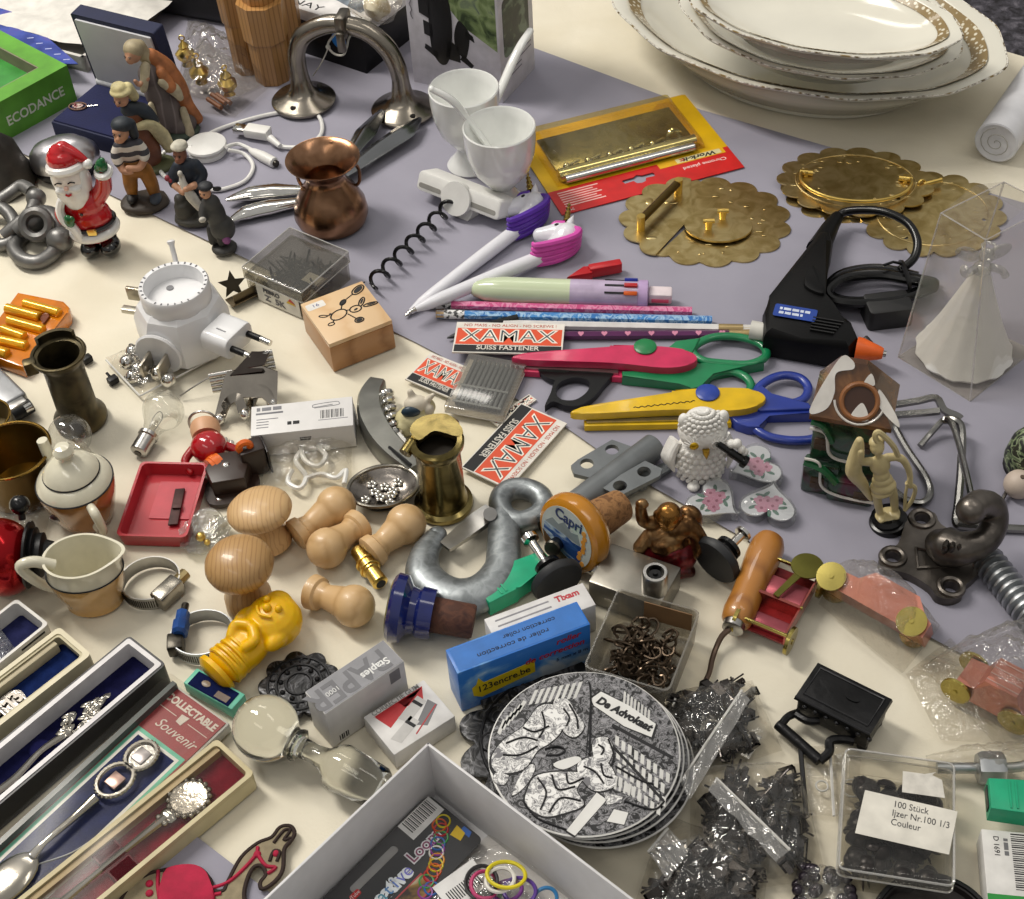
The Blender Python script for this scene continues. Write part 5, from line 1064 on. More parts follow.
# ---------------------------------------------------------------- ivory archer
t = thing('archer_figurine', 'small ivory coloured figurine of an archer on a round black base', 'figurine', A(889, 524, 0, 0, 0, -13))
IV = mat('cdbd8c', .35, 0, .12, 70, .15, 200)
Hf = HGT(889, 524, 866, 418); k = Hf/8.4
def sc(sh): return [tuple([[tuple(c*k for c in p) for p in s[0]] if isinstance(s[0], list) else tuple(c*k for c in s[0]), [c*k for c in s[1]] if isinstance(s[1], list) else tuple(c*k for c in s[1])]) for s in sh]
part('base', MB().lathe([(.05, 0), (1.15*k, 0), (1.2*k, .2*k), (1.1*k, .45*k), (.95*k, .5*k), (1.0*k, .75*k), (.8*k, .95*k), (.05, .98*k)], 28), BLACKG, t, 'black round base')
fig('body', sc([((0, 0, 5.4), (.6, .42, .8)), ((0, 0, 4.5), (.5, .4, .6)), ([(-.25, 0, 4.0), (-.45, 0, 2.6), (-.4, 0, 1.1)], [.34, .28, .22]), ([(.3, 0, 4.0), (.5, 0, 2.6), (.45, 0, 1.1)], [.34, .28, .22]), ((-.45, -.25, 1.0), (.25, .4, .15)), ((.45, -.25, 1.0), (.25, .4, .15)), ([(0, 0, 6.0), (0, -.05, 6.6)], [.2, .2]), ((-.02, -.1, 7.05), (.42, .42, .5)), ((0, 0, 7.4), (.44, .42, .3)),
  ([(.5, 0, 5.9), (1.2, -.1, 5.7), (1.55, -.1, 4.5), (1.5, -.2, 3.2)], [.26, .24, .2, .16]), ([(-.5, 0, 5.9), (-1.0, -.1, 6.2), (-.95, -.2, 7.1)], [.26, .24, .2]), ((0, 0, .9), (.8, .6, .2))]), IV, t, .07)
fig('tunic', sc([((0, 0, 4.1), (.62, .5, .4)), ((0, -.05, 3.6), (.78, .6, .45)), ((-.1, -.1, 3.2), (.7, .55, .25))]), IV, t, .07)
fig('cloak', sc([([(-.9, .1, 7.7), (-1.15, .15, 6.6), (-1.5, .15, 5.2), (-1.1, .2, 3.8), (-.8, .1, 2.4)], [.25, .45, .5, .35, .12]), ([(-1.4, .1, 5.6), (-1.75, .1, 5.0)], [.3, .12])]), IV, t, .08)
m = MB().tube([tuple(c*k for c in p) for p in cr([(1.1, -.1, 5.6), (.9, -.15, 6.8), (.45, -.2, 7.9), (.1, -.2, 8.4), (-.05, -.2, 7.9), (.25, -.2, 7.2)])], .17*k, 7).tube([tuple(c*k for c in p) for p in cr([(1.3, -.2, 3.6), (1.75, -.2, 3.0), (1.5, -.2, 2.0), (1.0, -.2, 1.2)])], .13*k, 7).tube([tuple(c*k for c in p) for p in cr([(1.5, -.2, 4), (1.2, -.2, 2.8), (1.0, -.2, 1.3)])], .1*k, 6)
part('bow', m, IV, t)
# ---------------------------------------------------------------- wire hangers
WR = mat('8b8a87', .25, 1, .08)
t = thing('wire_stand', 'bent chrome wire plate stand behind the ceramic house', 'wire stand', I4)
part('wire', MB().tube(cr(wz([(893, 424), (906, 448), (926, 478), (930, 494), (922, 503), (906, 500), (892, 488), (884, 470)], .3), 6), .24, 8), WR, t)
part('wire', MB().tube(cr(wz([(870, 408), (893, 405), (918, 401), (936, 398), (944, 410), (957, 416), (961, 419)], [.8, .8, .9, 1.0, .8, .6, .5]), 4), .22, sec=[(-1, -.5), (1, -.5), (1, .5), (-1, .5)]), WR, t)
part('wire', MB().tube(cr(wz([(876, 418), (896, 415), (922, 413), (940, 411)], [.8, .9, 1.0, 1.2]), 4), .22, sec=[(-1, -.5), (1, -.5), (1, .5), (-1, .5)]), WR, t)
t = thing('wire_stand', 'bent chrome wire stand beneath the cast iron hook', 'wire stand', I4)
part('wire', MB().tube(cr(wz([(920, 446), (932, 432), (944, 420), (952, 424), (960, 448), (970, 490), (973, 505)], [.3, .6, 1.2, 1.6, 1.6, 1.5, 1.2]), 6), .2, 8), WR, t)
part('wire', MB().tube(cr(wz([(944, 420), (956, 421), (962, 432), (961, 470), (958, 505), (956, 522), (964, 526), (1000, 528), (1040, 530)], [1.2, 1.4, 1.2, .8, .5, .4, .3, .3, .3]), 6), .26, 8), WR, t)
part('wire', MB().tube(cr(wz([(1006, 492), (1000, 504), (994, 512)], .4)), .12, 6), WR, t)
# ---------------------------------------------------------------- cast iron hook
c = P(941, 560)
t = thing('coat_hook', 'heavy dark cast iron hook on a plate with screw holes', 'hook', T3(*c) @ RZ(0)); TI = t.matrix_world.inverted()
def q3(p, z=.3): v = V((TI @ _world(T3(*P(*p, z)))).translation)/S; return (v.x, v.y)
pl = [(878, 562), (886, 552), (897, 548), (904, 528), (909, 519), (920, 514), (934, 517), (940, 528), (962, 540), (980, 553), (984, 566), (975, 580), (963, 590), (962, 598), (950, 603), (936, 600), (928, 590), (908, 578), (892, 574), (881, 571)]
part('plate', MB().prism(cr2([q3(p) for p in pl], 3), 0, .65, [circ(*q3(p), .42, 14, .4) for p in ((921, 523), (892, 561), (950, 591))]), IRON, t, sm=35)
for p in ((921, 523), (892, 561), (950, 591)): part('screw_boss', MB().torus((*q3(p), .65), .62, .2, n=20, k=8), IRON, t)
def q4(x, y, z): return V((TI @ _world(T3(*P(x, y, z)))).translation)/S
part('hook', MB().tube(cr([q4(936, 542, 1.0), q4(948, 547, 1.6), q4(964, 548, 2.0), q4(984, 541, 2.3), q4(994, 524, 2.8), q4(992, 508, 3.6), q4(980, 504, 4.2), q4(970, 511, 4.4)], 7), [.75, 1.15, .95, .8, .76, .8, .82, .78], 16).ball(q4(971, 510, 4.35), .84, 16, 10), IRON, t, 'curled hook')
m = MB()
for i in range(3): m.tube(cr([q4(944+i*7, 556, 1.4), q4(945+i*7, 547, 2.75-.05*i), q4(950+i*7, 536, 2.0)]), .16, 6)
part('ridge', m.tube([q4(916, 548, .7), q4(936, 552, .7), q4(946, 566, .7), q4(918, 568, .7)], .12, 5, True), IRON, t)
# ---------------------------------------------------------------- spring anchor bolt
a, b = P(984, 556, .75), P(1040, 626, .75)
t = thing('anchor_bolt', 'grey zinc threaded bolt with coarse rings under the iron hook', 'bolt', AX(a, b)); L = (b-a).length; m = MB()
part('shaft', MB().cyl((0, 0, 0), (L, 0, 0), .6, n=18), ZINC, t)
part('thread', MB().rod((.2, 0, 0), (L, 0, 0), [z for i in range(11) for z in ((.6, i/11), (.92, i/11+.02), (.95, i/11+.05), (.62, i/11+.07))], 20), ZINC, t)
# camouflage toy and wooden ball at right edge
t = thing('camouflage_toy', 'camouflage patterned toy at the right edge behind a wooden ball', 'toy', A(1030, 470))
part('body', MB().lathe([(.1, 0), (1.4, 0), (1.7, 1.0), (1.5, 2.2), (1.0, 3.0), (.1, 3.3)], 24), pat([(.4, '12140f'), (.47, '5c6a4c'), (.55, '8f9a78'), (.6, '2a2a1e')], 130, 2, 1.5, 'noise', .5, con=True, name='camouflage'), t)
part('rim', MB().torus((0, 0, .3), 1.45, .2, n=24), BLACK, t)
t = thing('wooden_ball', 'pale round wooden ball at the right edge', 'ball', A(1016, 494))
part('ball', MB().ball((0, 0, .85), .88, 24, 14), mat('c2b2a4', .55, 0, .06), t); part('hole', MB().cyl((0, -.2, 1.65), (0, -.2, 1.74), .14, n=10), mat('5a4a3c', .8), t)
# ================================================================ centre of the table
# ---------------------------------------------------------------- grey gate hinge
HG_ = mat('6e7274', .42, .35, .1, 60, .08, 200)
a, b = P(545, 528, .9), P(655, 446, .9)
t = thing('gate_hinge', 'grey steel gate hinge with round barrel and drilled leaves', 'hinge', AX(a, b)); L = (b-a).length
part('barrel', MB().cyl((0, 0, 0), (L, 0, 0), .85, n=24, bev=.06), HG_, t)
TI = t.matrix_world.inverted()
def q5(p, z): v = V((TI @ _world(T3(*P(*p, z)))).translation)/S; return (v.x, v.y)
def leaf(px, holes, z0, z1, zc):
    part('leaf', MB().prism([q5(p, zc) for p in px], z0, z1, [circ(*q5(p, zc), .42, 14) for p in holes]), HG_, t)
leaf([(571, 468), (578, 462), (612, 442), (640, 452), (590, 480), (574, 476)], [(587, 466), (612, 452)], -.1, .22, .9)
leaf([(600, 488), (645, 462), (662, 470), (660, 477), (622, 496), (612, 494)], [(620, 487), (644, 473)], .3, .62, 1.4)
leaf([(560, 512), (668, 462), (672, 470), (610, 506)], [(640, 485)], -.75, -.45, .3)
part('pin', MB().cyl((-.12, 0, 0), (0, 0, 0), .5, n=16), DARKM, t)
# ---------------------------------------------------------------- big galvanised snap hook
GV = pat([(.35, '7d8284'), (.5, '979c9e'), (.62, '868b8d')], 130, 4, .5, 'noise', .42, .8, .15, name='galvanised')
t = thing('snap_hook', 'large galvanised snap hook lying flat with its gate open', 'hook', T3(*P(470, 560)))
o = P(470, 560)
def w3(pts, z): return [P(x, y, z)-o for x, y in pts]
pth = [(437, 535), (425, 554), (424, 575), (440, 592), (463, 598), (486, 590), (502, 570), (504, 548), (504, 530), (503, 514)]
part('hook', MB().tube(cr(w3(pth, .85), 7), [.6, .85, 1.1, 1.2, 1.25, 1.2, 1.1, 1.0, .95, .85], sec=[(cos(i*pi/8), .72*sin(i*pi/8)) for i in range(16)]).ball(w3([(437, 535)], .85)[0], (.6, .6, .45)), GV, t)
part('eye', MB().tube(cr(w3([(504, 515), (500, 500), (510, 490), (526, 489), (540, 496), (544, 508), (534, 518), (518, 522)], .8), 6, True), .68, 12, True), GV, t)
part('gate', MB().tube(cr(w3([(445, 547), (462, 534), (480, 520), (492, 510)], 1.0)), [.4, .55, .62, .5], sec=[(-1, -.3), (1, -.3), (1, .3), (-1, .3)]).cyl(w3([(490, 514)], .7)[0], w3([(490, 514)], 1.7)[0], .4), STEEL, t, 'shiny spring gate')
part('gate_shadow_plate', MB().prism([(v.x, v.y) for v in w3([(446, 552), (488, 520), (486, 536), (452, 548)], .4)], .3, .5), mat('3f5650', .4, .3), t) if 0 else None
# ---------------------------------------------------------------- capri stopper
a, b = P(572, 534, 2.3), P(620, 506, 1.5)
t = thing('bottle_stopper', 'cork bottle stopper with orange ceramic head painted Capri', 'bottle stopper', AX(a, b), None); L = (b-a).length
OG = mat('b97a16', .2, 0, .12, 40, coat=.5)
part('head', MB().rod((-.45, 0, 0), (1.3, 0, 0), [(2.0, 0), (2.3, .1), (2.42, .3), (2.42, .5), (2.2, .75), (1.3, 1)], 40), OG, t, 'orange ceramic head')
fc = T3(-.46, 0, 0) @ RY(-90) @ RZ(-90)
PIC = pat([(.0, '4d5f7e'), (.42, '2c4a78'), (.5, '9aa6a8'), (.56, 'b9bdb4'), (.64, '6b6a58')], 55, 4, 1.2, 'noise', .2, coat=.5, name='painted_scene')
part('painted_scene', MB().prism(circ(0, 0, 1.95, 36), 0, .03, M=fc), mat('b4bab4', .2, coat=.4), t, 'painted bay scene')
part('painted_sea', MB().prism([(-1.75, .1), (-.6, .25), (.5, .0), (1.2, .1), (1.3, -1.0), (.3, -1.6), (-1.0, -1.5), (-1.7, -.8)], .03, .04, M=fc), pat([(.4, '203a6a'), (.5, '35568c'), (.62, 'a3b4bd')], 90, 3, 1, 'noise', .2, stretch=(3, .5, 3)), t)
part('painted_rock', MB().prism([(-1.7, .15), (-1.2, .7), (-.7, .55), (-.3, .95), (.3, .6), (.8, .75), (1.1, .1)], .03, .045, M=fc), mat('7d8688', .3), t)
m = MB(); r = random.Random(3)
for i in range(9): m.prism(circ(1.15+.35*r.random(), 1.1-i*.3, .17, 10), .03, .06, M=fc)
part('painted_fruit', m, mat('c98a3a', .25), t); part('painted_bank', MB().prism([(-1.8, -.5), (-.9, -.9), (-.2, -1.2), (.9, -1.4), (.5, -1.85), (-.7, -1.85), (-1.5, -1.2)], .04, .05, M=fc), mat('5c4630', .3), t)
part('dark_plug', MB().rod(fc @ V((-.55, -.75, 0)), fc @ V((-.2, -.55, .9)), [(.35, 0), (.45, .5), (.5, .9), (.42, 1)], 16), DARKM, t, 'dark metal plug'); txt(t, 'Capri', .95, fc @ T3(.0, 1.28, .05), mat('23305e', .4), sx=1.0, bold=.02)
part('cork', MB().rod((1.2, 0, 0), (L, 0, 0), [(1.2, 0), (1.12, .5), (1.0, 1)], 26), CORK, t, 'cork plug')
# ---------------------------------------------------------------- blue stopper
a, b = P(398, 608, 1.7), P(474, 622, 1.1)
t = thing('bottle_stopper', 'cork bottle stopper with glossy dark blue head lying on its side', 'bottle stopper', AX(a, b)); L = (b-a).length
part('head', MB().rod((-.4, 0, 0), (2.0, 0, 0), [(1.75, 0), (1.95, .08), (1.9, .3), (1.35, .45), (1.25, .6), (1.45, .68), (1.4, 1)], 36), mat('141f5e', .15, 0, .1, coat=.6), t, 'glossy blue head')
part('painted_disc', MB().rod((-.5, 0, 0), (-.4, 0, 0), [(1.5, 0), (1.7, 1)], 32), pat([(.35, '2a3020'), (.5, '7d7a4a'), (.6, '3a5a4a'), (.7, '8a5a3a')], 130, 3, .6, 'noise', .25, coat=.4), t, 'painted front disc')
part('cork', MB().rod((1.95, 0, 0), (L, 0, 0), [(.95, 0), (1.0, .03), (.97, .95), (.9, 1)], 24), pat([(.3, '3a2018'), (.5, '5a3626'), (.62, '482a1e')], 150, 4, 1, 'noise', .8, bump=.4), t, 'dark cork plug')
# ---------------------------------------------------------------- laughing figure in bronze and red
t = thing('buddha_figurine', 'small bronze and red figurine of a seated bald monk raising one arm', 'figurine', A(664, 560, 0, -8), None)
BZ = pat([(.35, '4a321e'), (.5, '7a5836'), (.65, 'a5845c')], 120, 3, .6, 'noise', .3, .9, .2, name='bronze'); RG = pat([(.35, '4a0d12'), (.5, '7d1a22'), (.68, '3a1512')], 90, 3, .6, 'noise', .3, .4, .2, name='red_lacquer')
k = HGT(664, 560, 656, 500)/4.6
def sk_(sh): return sc2(sh, k)
def sc2(sh, k): return [tuple([[tuple(c*k for c in p) for p in s[0]] if isinstance(s[0], list) else tuple(c*k for c in s[0]), [c*k for c in s[1]] if isinstance(s[1], list) else tuple(c*k for c in s[1])]) for s in sh]
fig('robe', sc2([((.2, 0, .7), (1.5, 1.2, .8)), ((.9, -.3, 1.0), (.8, .9, .9)), ((-.5, -.4, .9), (.9, .8, .8)), ((.1, -.3, 1.5), (1.1, .9, .7)), ([(-.6, -1.0, .3), (.3, -1.1, .3), (1.3, -.9, .3)], [.35, .4, .35])], k), RG, t, .08, 'dark red robe', 2, .1, 2.5)
fig('body', sc2([((.1, -.1, 2.0), (1.15, .95, .9)), ((.6, 0, 2.7), (.9, .75, .7)), ([(1.1, 0, 2.9), (1.7, -.2, 2.0), (1.5, -.5, 1.2)], [.5, .45, .35]), ([(-.5, 0, 2.9), (-1.1, -.2, 3.2), (-1.25, -.2, 4.3)], [.4, .34, .3]), ((-1.2, -.2, 4.5), (.36, .3, .3)), ([(-.8, -.3, 2.2), (-1.2, -.6, 1.7)], [.4, .4]), ((-.1, -.8, 1.9), (.6, .4, .5))], k), BZ, t, .08, None, 2, .1, 2.5)
fig('head', sc2([((.15, -.2, 3.7), (.68, .66, .75)), ((.1, -.75, 3.55), (.14, .14, .14)), ((.1, -.5, 3.3), (.45, .35, .25)), ((.8, -.05, 3.6), (.14, .2, .3)), ((-.5, -.1, 3.6), (.14, .2, .3))], k), mat('9a6d36', .25, .9, .15), t, .06)
fig('sack', sc2([((1.15, .5, 2.6), (.75, .6, 1.0)), ((1.5, .2, 1.8), (.45, .5, .8))], k), BZ, t, .08)
# ---------------------------------------------------------------- door stops
RUB = mat('2b2c2e', .5, 0, .15, 40, .12, 120, spec=.35)
def stop(label, c, n, back, R_):
    a, b = P(*c), P(*back); a.z = n; b.z = n+.2
    t = thing('door_stop', label, 'door stop', AX(a, b), 'rubber door stops on chrome screws'); L = (b-a).length
    part('pad', MB().rod((-.25, 0, 0), (.55, 0, 0), [(R_*.93, 0), (R_, .2), (R_, .55), (R_*.85, .8), (.6, 1)], 36), RUB, t, 'black rubber pad')
    part('collar', MB().rod((.5, 0, 0), (1.3, 0, 0), [(.5, 0), (.75, .1), (.75, .3), (.6, .4), (.78, .6), (.78, .9), (.5, 1)], 22), BLACKG, t)
    part('screw', MB().rod((1.2, 0, 0), (L, 0, 0), [(.26, 0), (.26, .75), (.5, .8), (.5, .95), (.2, 1)], 16), CHROME, t, 'chrome screw')
stop('black rubber door stop leaning beside the green adapter', (557, 578, 1.6), 1.4, (528, 540, 1.2), 1.55)
stop('black rubber door stop left of the wooden awl handle', (716, 561, 1.4), 1.5, (744, 540, 1.0), 1.55)
# ---------------------------------------------------------------- metal box with aerial socket
M, L, W = Q((588, 581), (654, 605), (616, 542), 1.9)
t = thing('aerial_splitter', 'brushed metal box with a round coaxial socket on top', 'electrical part', M); BX = mat('8f8b82', .35, .9, .1, 60, .06, 300)
L = 4.3; W = 3.1
part('case', MB().box(0, 0, 0, L, W, 1.9, .12), BX, t)
cx, cy = L*.83, W*.33
part('socket', MB().lathe([(.05, 1.9), (.72, 1.9), (.72, 3.3), (.66, 3.4), (.5, 3.4), (.5, 2.5), (.03, 2.5)], 28, T3(cx, cy, 0)), STEEL, t, 'chrome coaxial socket')
part('socket_core', MB().lathe([(.05, 2.5), (.35, 2.5), (.35, 3.2), (.15, 3.2), (.12, 3.35), (.03, 3.35)], 18, T3(cx, cy, 0)), BLACK, t)
part('stub', MB().rod((0, W*.55, .9), (-1.4, W*.62, .9), [(.5, 0), (.5, .5), (.38, .52), (.38, 1)], 16), CHROME, t)
part('label_mark', MB().box(1.0, -.02, .8, 1.8, 0, .95), SILVER, t)
# green usb adapter
t_g = mat('10a074', .35)
def usb(label, p, q, z0=0):
    M, L = D(*p, *q, z0); t = thing('usb_adapter', label, 'adapter', M, 'green plastic adapters')
    part('body', MB().prism([(0, -.85), (1.8, -.95), (2.0, -.85), (L, -.6), (L, .6), (2.0, .85), (1.8, .95), (0, .85)], .1, 1.25, bev=.12), t_g, t)
    part('port', MB().box(-.06, -.6, .45, .02, .6, .95), mat('1c2422', .4), t, 'dark port opening'); part('rib', MB().box(.9, -.75, 1.24, 1.0, .75, 1.3).box(1.2, -.75, 1.24, 1.3, .75, 1.3), t_g, t)
    return t
usb('green plastic adapter under the rubber door stop and small carton', (482, 607), (549, 569), .2)
# white carton behind, blue correction roller carton in front
M, L, W = Q((496, 642), (592, 606), (489, 625), 2.3, 0)
L = 5.9
t = thing('tape_carton', 'slim white carton with red print behind the blue carton', 'carton', M)
part('carton', MB().box(0, 0, 0, L, 1.7, 2.3, .05), mat('d4d2d0', .45), t)
txt(t, 'Tixam', .55, T3(L*.8, 1.2, 2.31), mat('b5303a', .5), bold=.02); m = MB()
for i in range(2): m.box(.5, 1.25-.4*i, 2.3, L*.62, 1.35-.4*i, 2.31)
part('small_print', m, mat('88868a', .5), t); part('side_mark', MB().box(L, .5, .7, L+.01, .75, 1.2), INK, t)
SKY = pat([(.0, '1f62b4'), (.48, '2a70c2'), (.57, '6fa0d2'), (.65, 'c3d0dc')], 32, 5, .4, 'noise', .35, stretch=(1, 1, 1.6), name='cloud_print')
za = 3.3
bl, br = P(462, 712), P(591, 663)
t = thing('roller_carton', 'blue carton printed with clouds and a yellow price tag logo', 'carton', AX(bl, br)); L = (br-bl).length
za = HGT(462, 712, 449, 675); W = 1.7
part('carton', MB().box(0, 0, 0, L, W, za, .05), SKY, t)
part('top_print', MB().box(.15, .1, za, L-.1, W-.1, za+.01), mat('2a6cb8', .4), t)
part('tag_logo', MB().prism([(.75, za*.3), (1.2, za*.2), (4.3, za*.33), (4.3, za*.62), (1.4, za*.55), (1.1, za*.7), (.95, za*.55), (.7, za*.5)], 0, .015, M=fr), mat('ddc21a', .4), t)
txt(t, '123encre.be', .72, T3(2.5, -.02, za*.43) @ RX(90) @ RZ(3), INK, sx=.85, bold=.01)
RDT = mat('b3202c', .5)
txt(t, 'roller', .62, T3(L-1.3, -.02, za*.86) @ RX(90), RDT, shear=.2, bold=.01); txt(t, 'de correction', .62, T3(L-2.1, -.02, za*.64) @ RX(90), RDT, shear=.2, bold=.01); txt(t, '5 mm x 8 m', .38, T3(L-1.1, -.02, za*.42) @ RX(90), mat('1a2a4a', .5))
txt(t, 'roller de correction', .42, T3(L*.45, .6, za+.02) @ RZ(180), INK, sx=1.2); txt(t, 'correction roller', .4, T3(L*.6, 1.15, za+.02) @ RZ(180), INK, sx=1.1)
# ---------------------------------------------------------------- box of hooks
def open_box(name, label, cat, M, L, W, H, mt, th=.1, taper=.15, lip=True):
    t = thing(name, label, cat, M)
    r = lambda i, z, k: [(x, y, z) for x, y in rrect(i-k, i-k, L-i+k, W-i+k, .35)]
    part('tray', MB().loft([r(taper, 0, 0), r(0, H, 0), r(th, H, 0), r(taper+th, .12, 0)]), mt, t, sm=60); return t
M, L, W = Q((583, 668), (664, 692), (622, 598), 2.4, 0)
L, W = 4.7, 5.6
t = open_box('hook_box', 'open frosted plastic box full of small dark screw hooks', 'box', M, L, W, 2.5, clear('d9d5cc', .22, .15, .8, 0, 100, .6))
part('brown_label', MB().box(1.6, W-.3, .9, L-.4, W-.25, 2.3, M=T3(0, 0, 0)), mat('80603f', .7), t, 'brown paper label')
def pile(fn, n, label, cat, name, Mb, x0, y0, x1, y1, z0, z1, group, seed, tilt=80):
    r = random.Random(seed); base = None
    for i in range(n):
        x, y = r.uniform(x0, x1), r.uniform(y0, y1); c = 1-((2*(x-x0)/(x1-x0)-1)**2+(2*(y-y0)/(y1-y0)-1)**2)*.2
        M = Mb @ T3(x, y, z0+(z1-z0)*c*(i/n)**.7) @ RZ(r.uniform(0, 360)) @ RX(r.uniform(-tilt, tilt)) @ RY(r.uniform(-30, 30))
        if base is None: base = fn(thing(name, label, cat, M, group))
        else: dup(base, M)
HKM = mat('5a4c3e', .28, .8, .2)
def mk_hook(t):
    part('hook', MB().tube(cr([(0, 0, 0), (.5, 0, 0), (.85, .15, 0), (.95, .45, 0), (.7, .7, 0), (.35, .6, 0)], 4), .08, 6), HKM, t)
    part('collar', MB().cyl((-.05, 0, 0), (.03, 0, 0), .2, n=10), HKM, t); return t
pile(mk_hook, 75, 'small dark screw hook among many in the open frosted box', 'hook', 'screw_hook', M, 1.1, 1.1, L-1.2, W-1.3, .35, 2.0, 'dark screw hooks in the frosted box', 4)
# ---------------------------------------------------------------- awl
a, b = P(733, 628, 1.0), P(772, 536, 1.2)
t = thing('awl', 'awl with varnished wooden handle and bent dark blade', 'awl', AX(a, b)); L = (b-a).length
part('handle', MB().rod((.3, 0, 0), (L, 0, 0), [(.65, 0), (.82, .03), (.92, .12), (.86, .28), (.9, .5), (1.0, .72), (.98, .88), (.78, .96), (.2, 1)], 32), wood('a9702e', '8f5a22', 40, (.15, 1, 1), coat=.5), t, 'varnished wooden handle')
part('ferrule', MB().rod((-.15, 0, 0), (.45, 0, 0), [(.5, 0), (.6, .1), (.62, .9), (.5, 1)], 24), STEEL, t)
TI = t.matrix_world.inverted()
bp = [V((TI @ _world(T3(*P(*p)))).translation)/S for p in ((731, 628, .95), (722, 636, .7), (716, 648, .45), (712, 660, .35), (708, 676, .35), (696, 694, .4), (680, 704, .5))]
part('blade', MB().tube(cr(bp, 5), [.18, .17, .16, .16, .15, .12, .05], 8), mat('5a4a40', .35, .8), t, 'bent thin blade')
# ---------------------------------------------------------------- copper tin car frame standing up
o = P(764, 640); t = thing('tin_car', 'copper and brass miniature car without wrapping beside the awl', 'toy car', AX(P(762, 640, .25), P(797, 580, .25)) @ Mx.Scale(.86, 4)); L = (P(797, 580, .25)-P(762, 640, .25)).length/.86
CPR = mat('b2625a', .2, .85, .12, 40, .1, 100); CPD = mat('8a2a2c', .25, .6, .2); BRS = mat('a99a58', .25, 1, .1)
part('chassis', MB().box(0, -1.4, .4, L, 1.4, .55), CPD, t); part('side', MB().box(.0, -1.5, .4, L*.98, -1.38, 1.5), CPR, t); part('side', MB().box(.0, 1.38, .4, L*.98, 1.5, 1.5), CPR, t)
part('seat', MB().box(.3, -1.3, .55, 1.3, 1.3, 1.0, .05).box(L*.48, -1.3, .55, L*.78, 1.3, 1.2, .05), mat('a8555e', .25, .7), t); part('front_panel', MB().box(L*.4, -1.45, .5, L*.44, 1.45, 1.65), CPR, t)
for x in (-.1, L*.42, L-.2): part('rail', MB().box(x, -1.6, 1.35, x+.16, 1.6, 1.6, .04), BRS, t)
m = MB().prism([(-.2, -.2), (2.3, -.25), (2.3, .25), (-.2, .2)], 1.7, 1.78, M=T3(L*.46, .2, 0) @ RZ(-14)); m.lathe([(.05, 1.7), (1.05, 1.7), (1.05, 1.8), (.05, 1.85)], 30, T3(L*.46+3.0, -.55, 0)); part('key', m, mat('6d6a32', .35, .9), t, 'brass key shaped post')
for x in (.1, L-.3):
    for y in (-1.95, 1.65): part('wheel', MB().rod((x, y, .95), (x, y+.3, .95), [(.2, 0), (.95, .1), (.95, .9), (.2, 1)], 26).cyl((x, y-.05, .95), (x, y+.35, .95), .2, n=10), BRS, t)
# ---------------------------------------------------------------- copper car in film
def tincar(t, M0, L, H=2.3):
    pr = [(0, .4), (L, .4), (L, 1.3), (L*.92, 1.55), (L*.8, H), (L*.38, H), (L*.28, 1.55), (L*.04, 1.45)]
    Mv = M0 @ Mx(((1, 0, 0, 0), (0, 0, 1, 0), (0, -1, 0, 0), (0, 0, 0, 1)))
    part('body', MB().prism([(x, -y) for x, y in pr] if 0 else pr, -.9, .9, M=M0 @ Mx(((1, 0, 0, 0), (0, 0, -1, 0), (0, 1, 0, 0), (0, 0, 0, 1)))), CPC, t)
    m = MB()
    for i in range(4): m.box(L*.38, -.7+i*.45, H, L*.8, -.66+i*.45, H+.03, M=M0)
    part('roof_line', m, mat('c9a9a0', .4), t)
    for x in (L*.08, L*.86):
        for y in (-1.15, .95): part('wheel', MB().rod(M0 @ V((x, y, .85)), M0 @ V((x, y+.2, .85)), [(.1, 0), (.82, .1), (.82, .9), (.1, 1)], 24).cyl(M0 @ V((x, y-.06, .85)), M0 @ V((x, y+.26, .85)), .14, n=8), BRS2, t)
CPC = mat('d08a78', .28, .75, .12, 40, .1, 100); BRS2 = mat('b5a65a', .25, .8, .1)
a, b = P(834, 590, 1.2), P(922, 640, 1.2)
t = thing('tin_car', 'copper miniature car with roof lines wrapped in clear film under the iron hook', 'toy car', AX(P(832, 596, .1), P(920, 646, .1)), None); L = (b-a).length
tincar(t, T3(-.5, -.3, 1.15) @ RX(-66) @ T3(0, 0, -.6), L*1.16)
tb = thing('film_bag', 'clear film bag around the copper car nearest the awl', 'bag', I4)
bag(tb, [P(818, 606), P(902, 676), P(940, 628), P(838, 566)], 3.6, FILM, 11, rough=.2)
a, b = P(958, 680, 1.2), P(1030, 722, 1.2)
t = thing('tin_car', 'copper miniature car in crumpled clear film at the right edge', 'toy car', AX(P(956, 686, .1), P(1034, 728, .1))); L = (b-a).length
tincar(t, T3(0, 0, .2), L, 2.6)
tb = thing('film_bag', 'large crumpled clear film bag around the copper car at right edge', 'bag', I4)
bag(tb, [P(920, 668), P(1000, 752), P(1062, 760), P(1040, 618)], 3.6, FILM, 17, rough=.5); bag(tb, [P(905, 676), P(940, 742), P(1050, 750), P(950, 640)], .5, FILM, 21, name='flap', rough=.6)
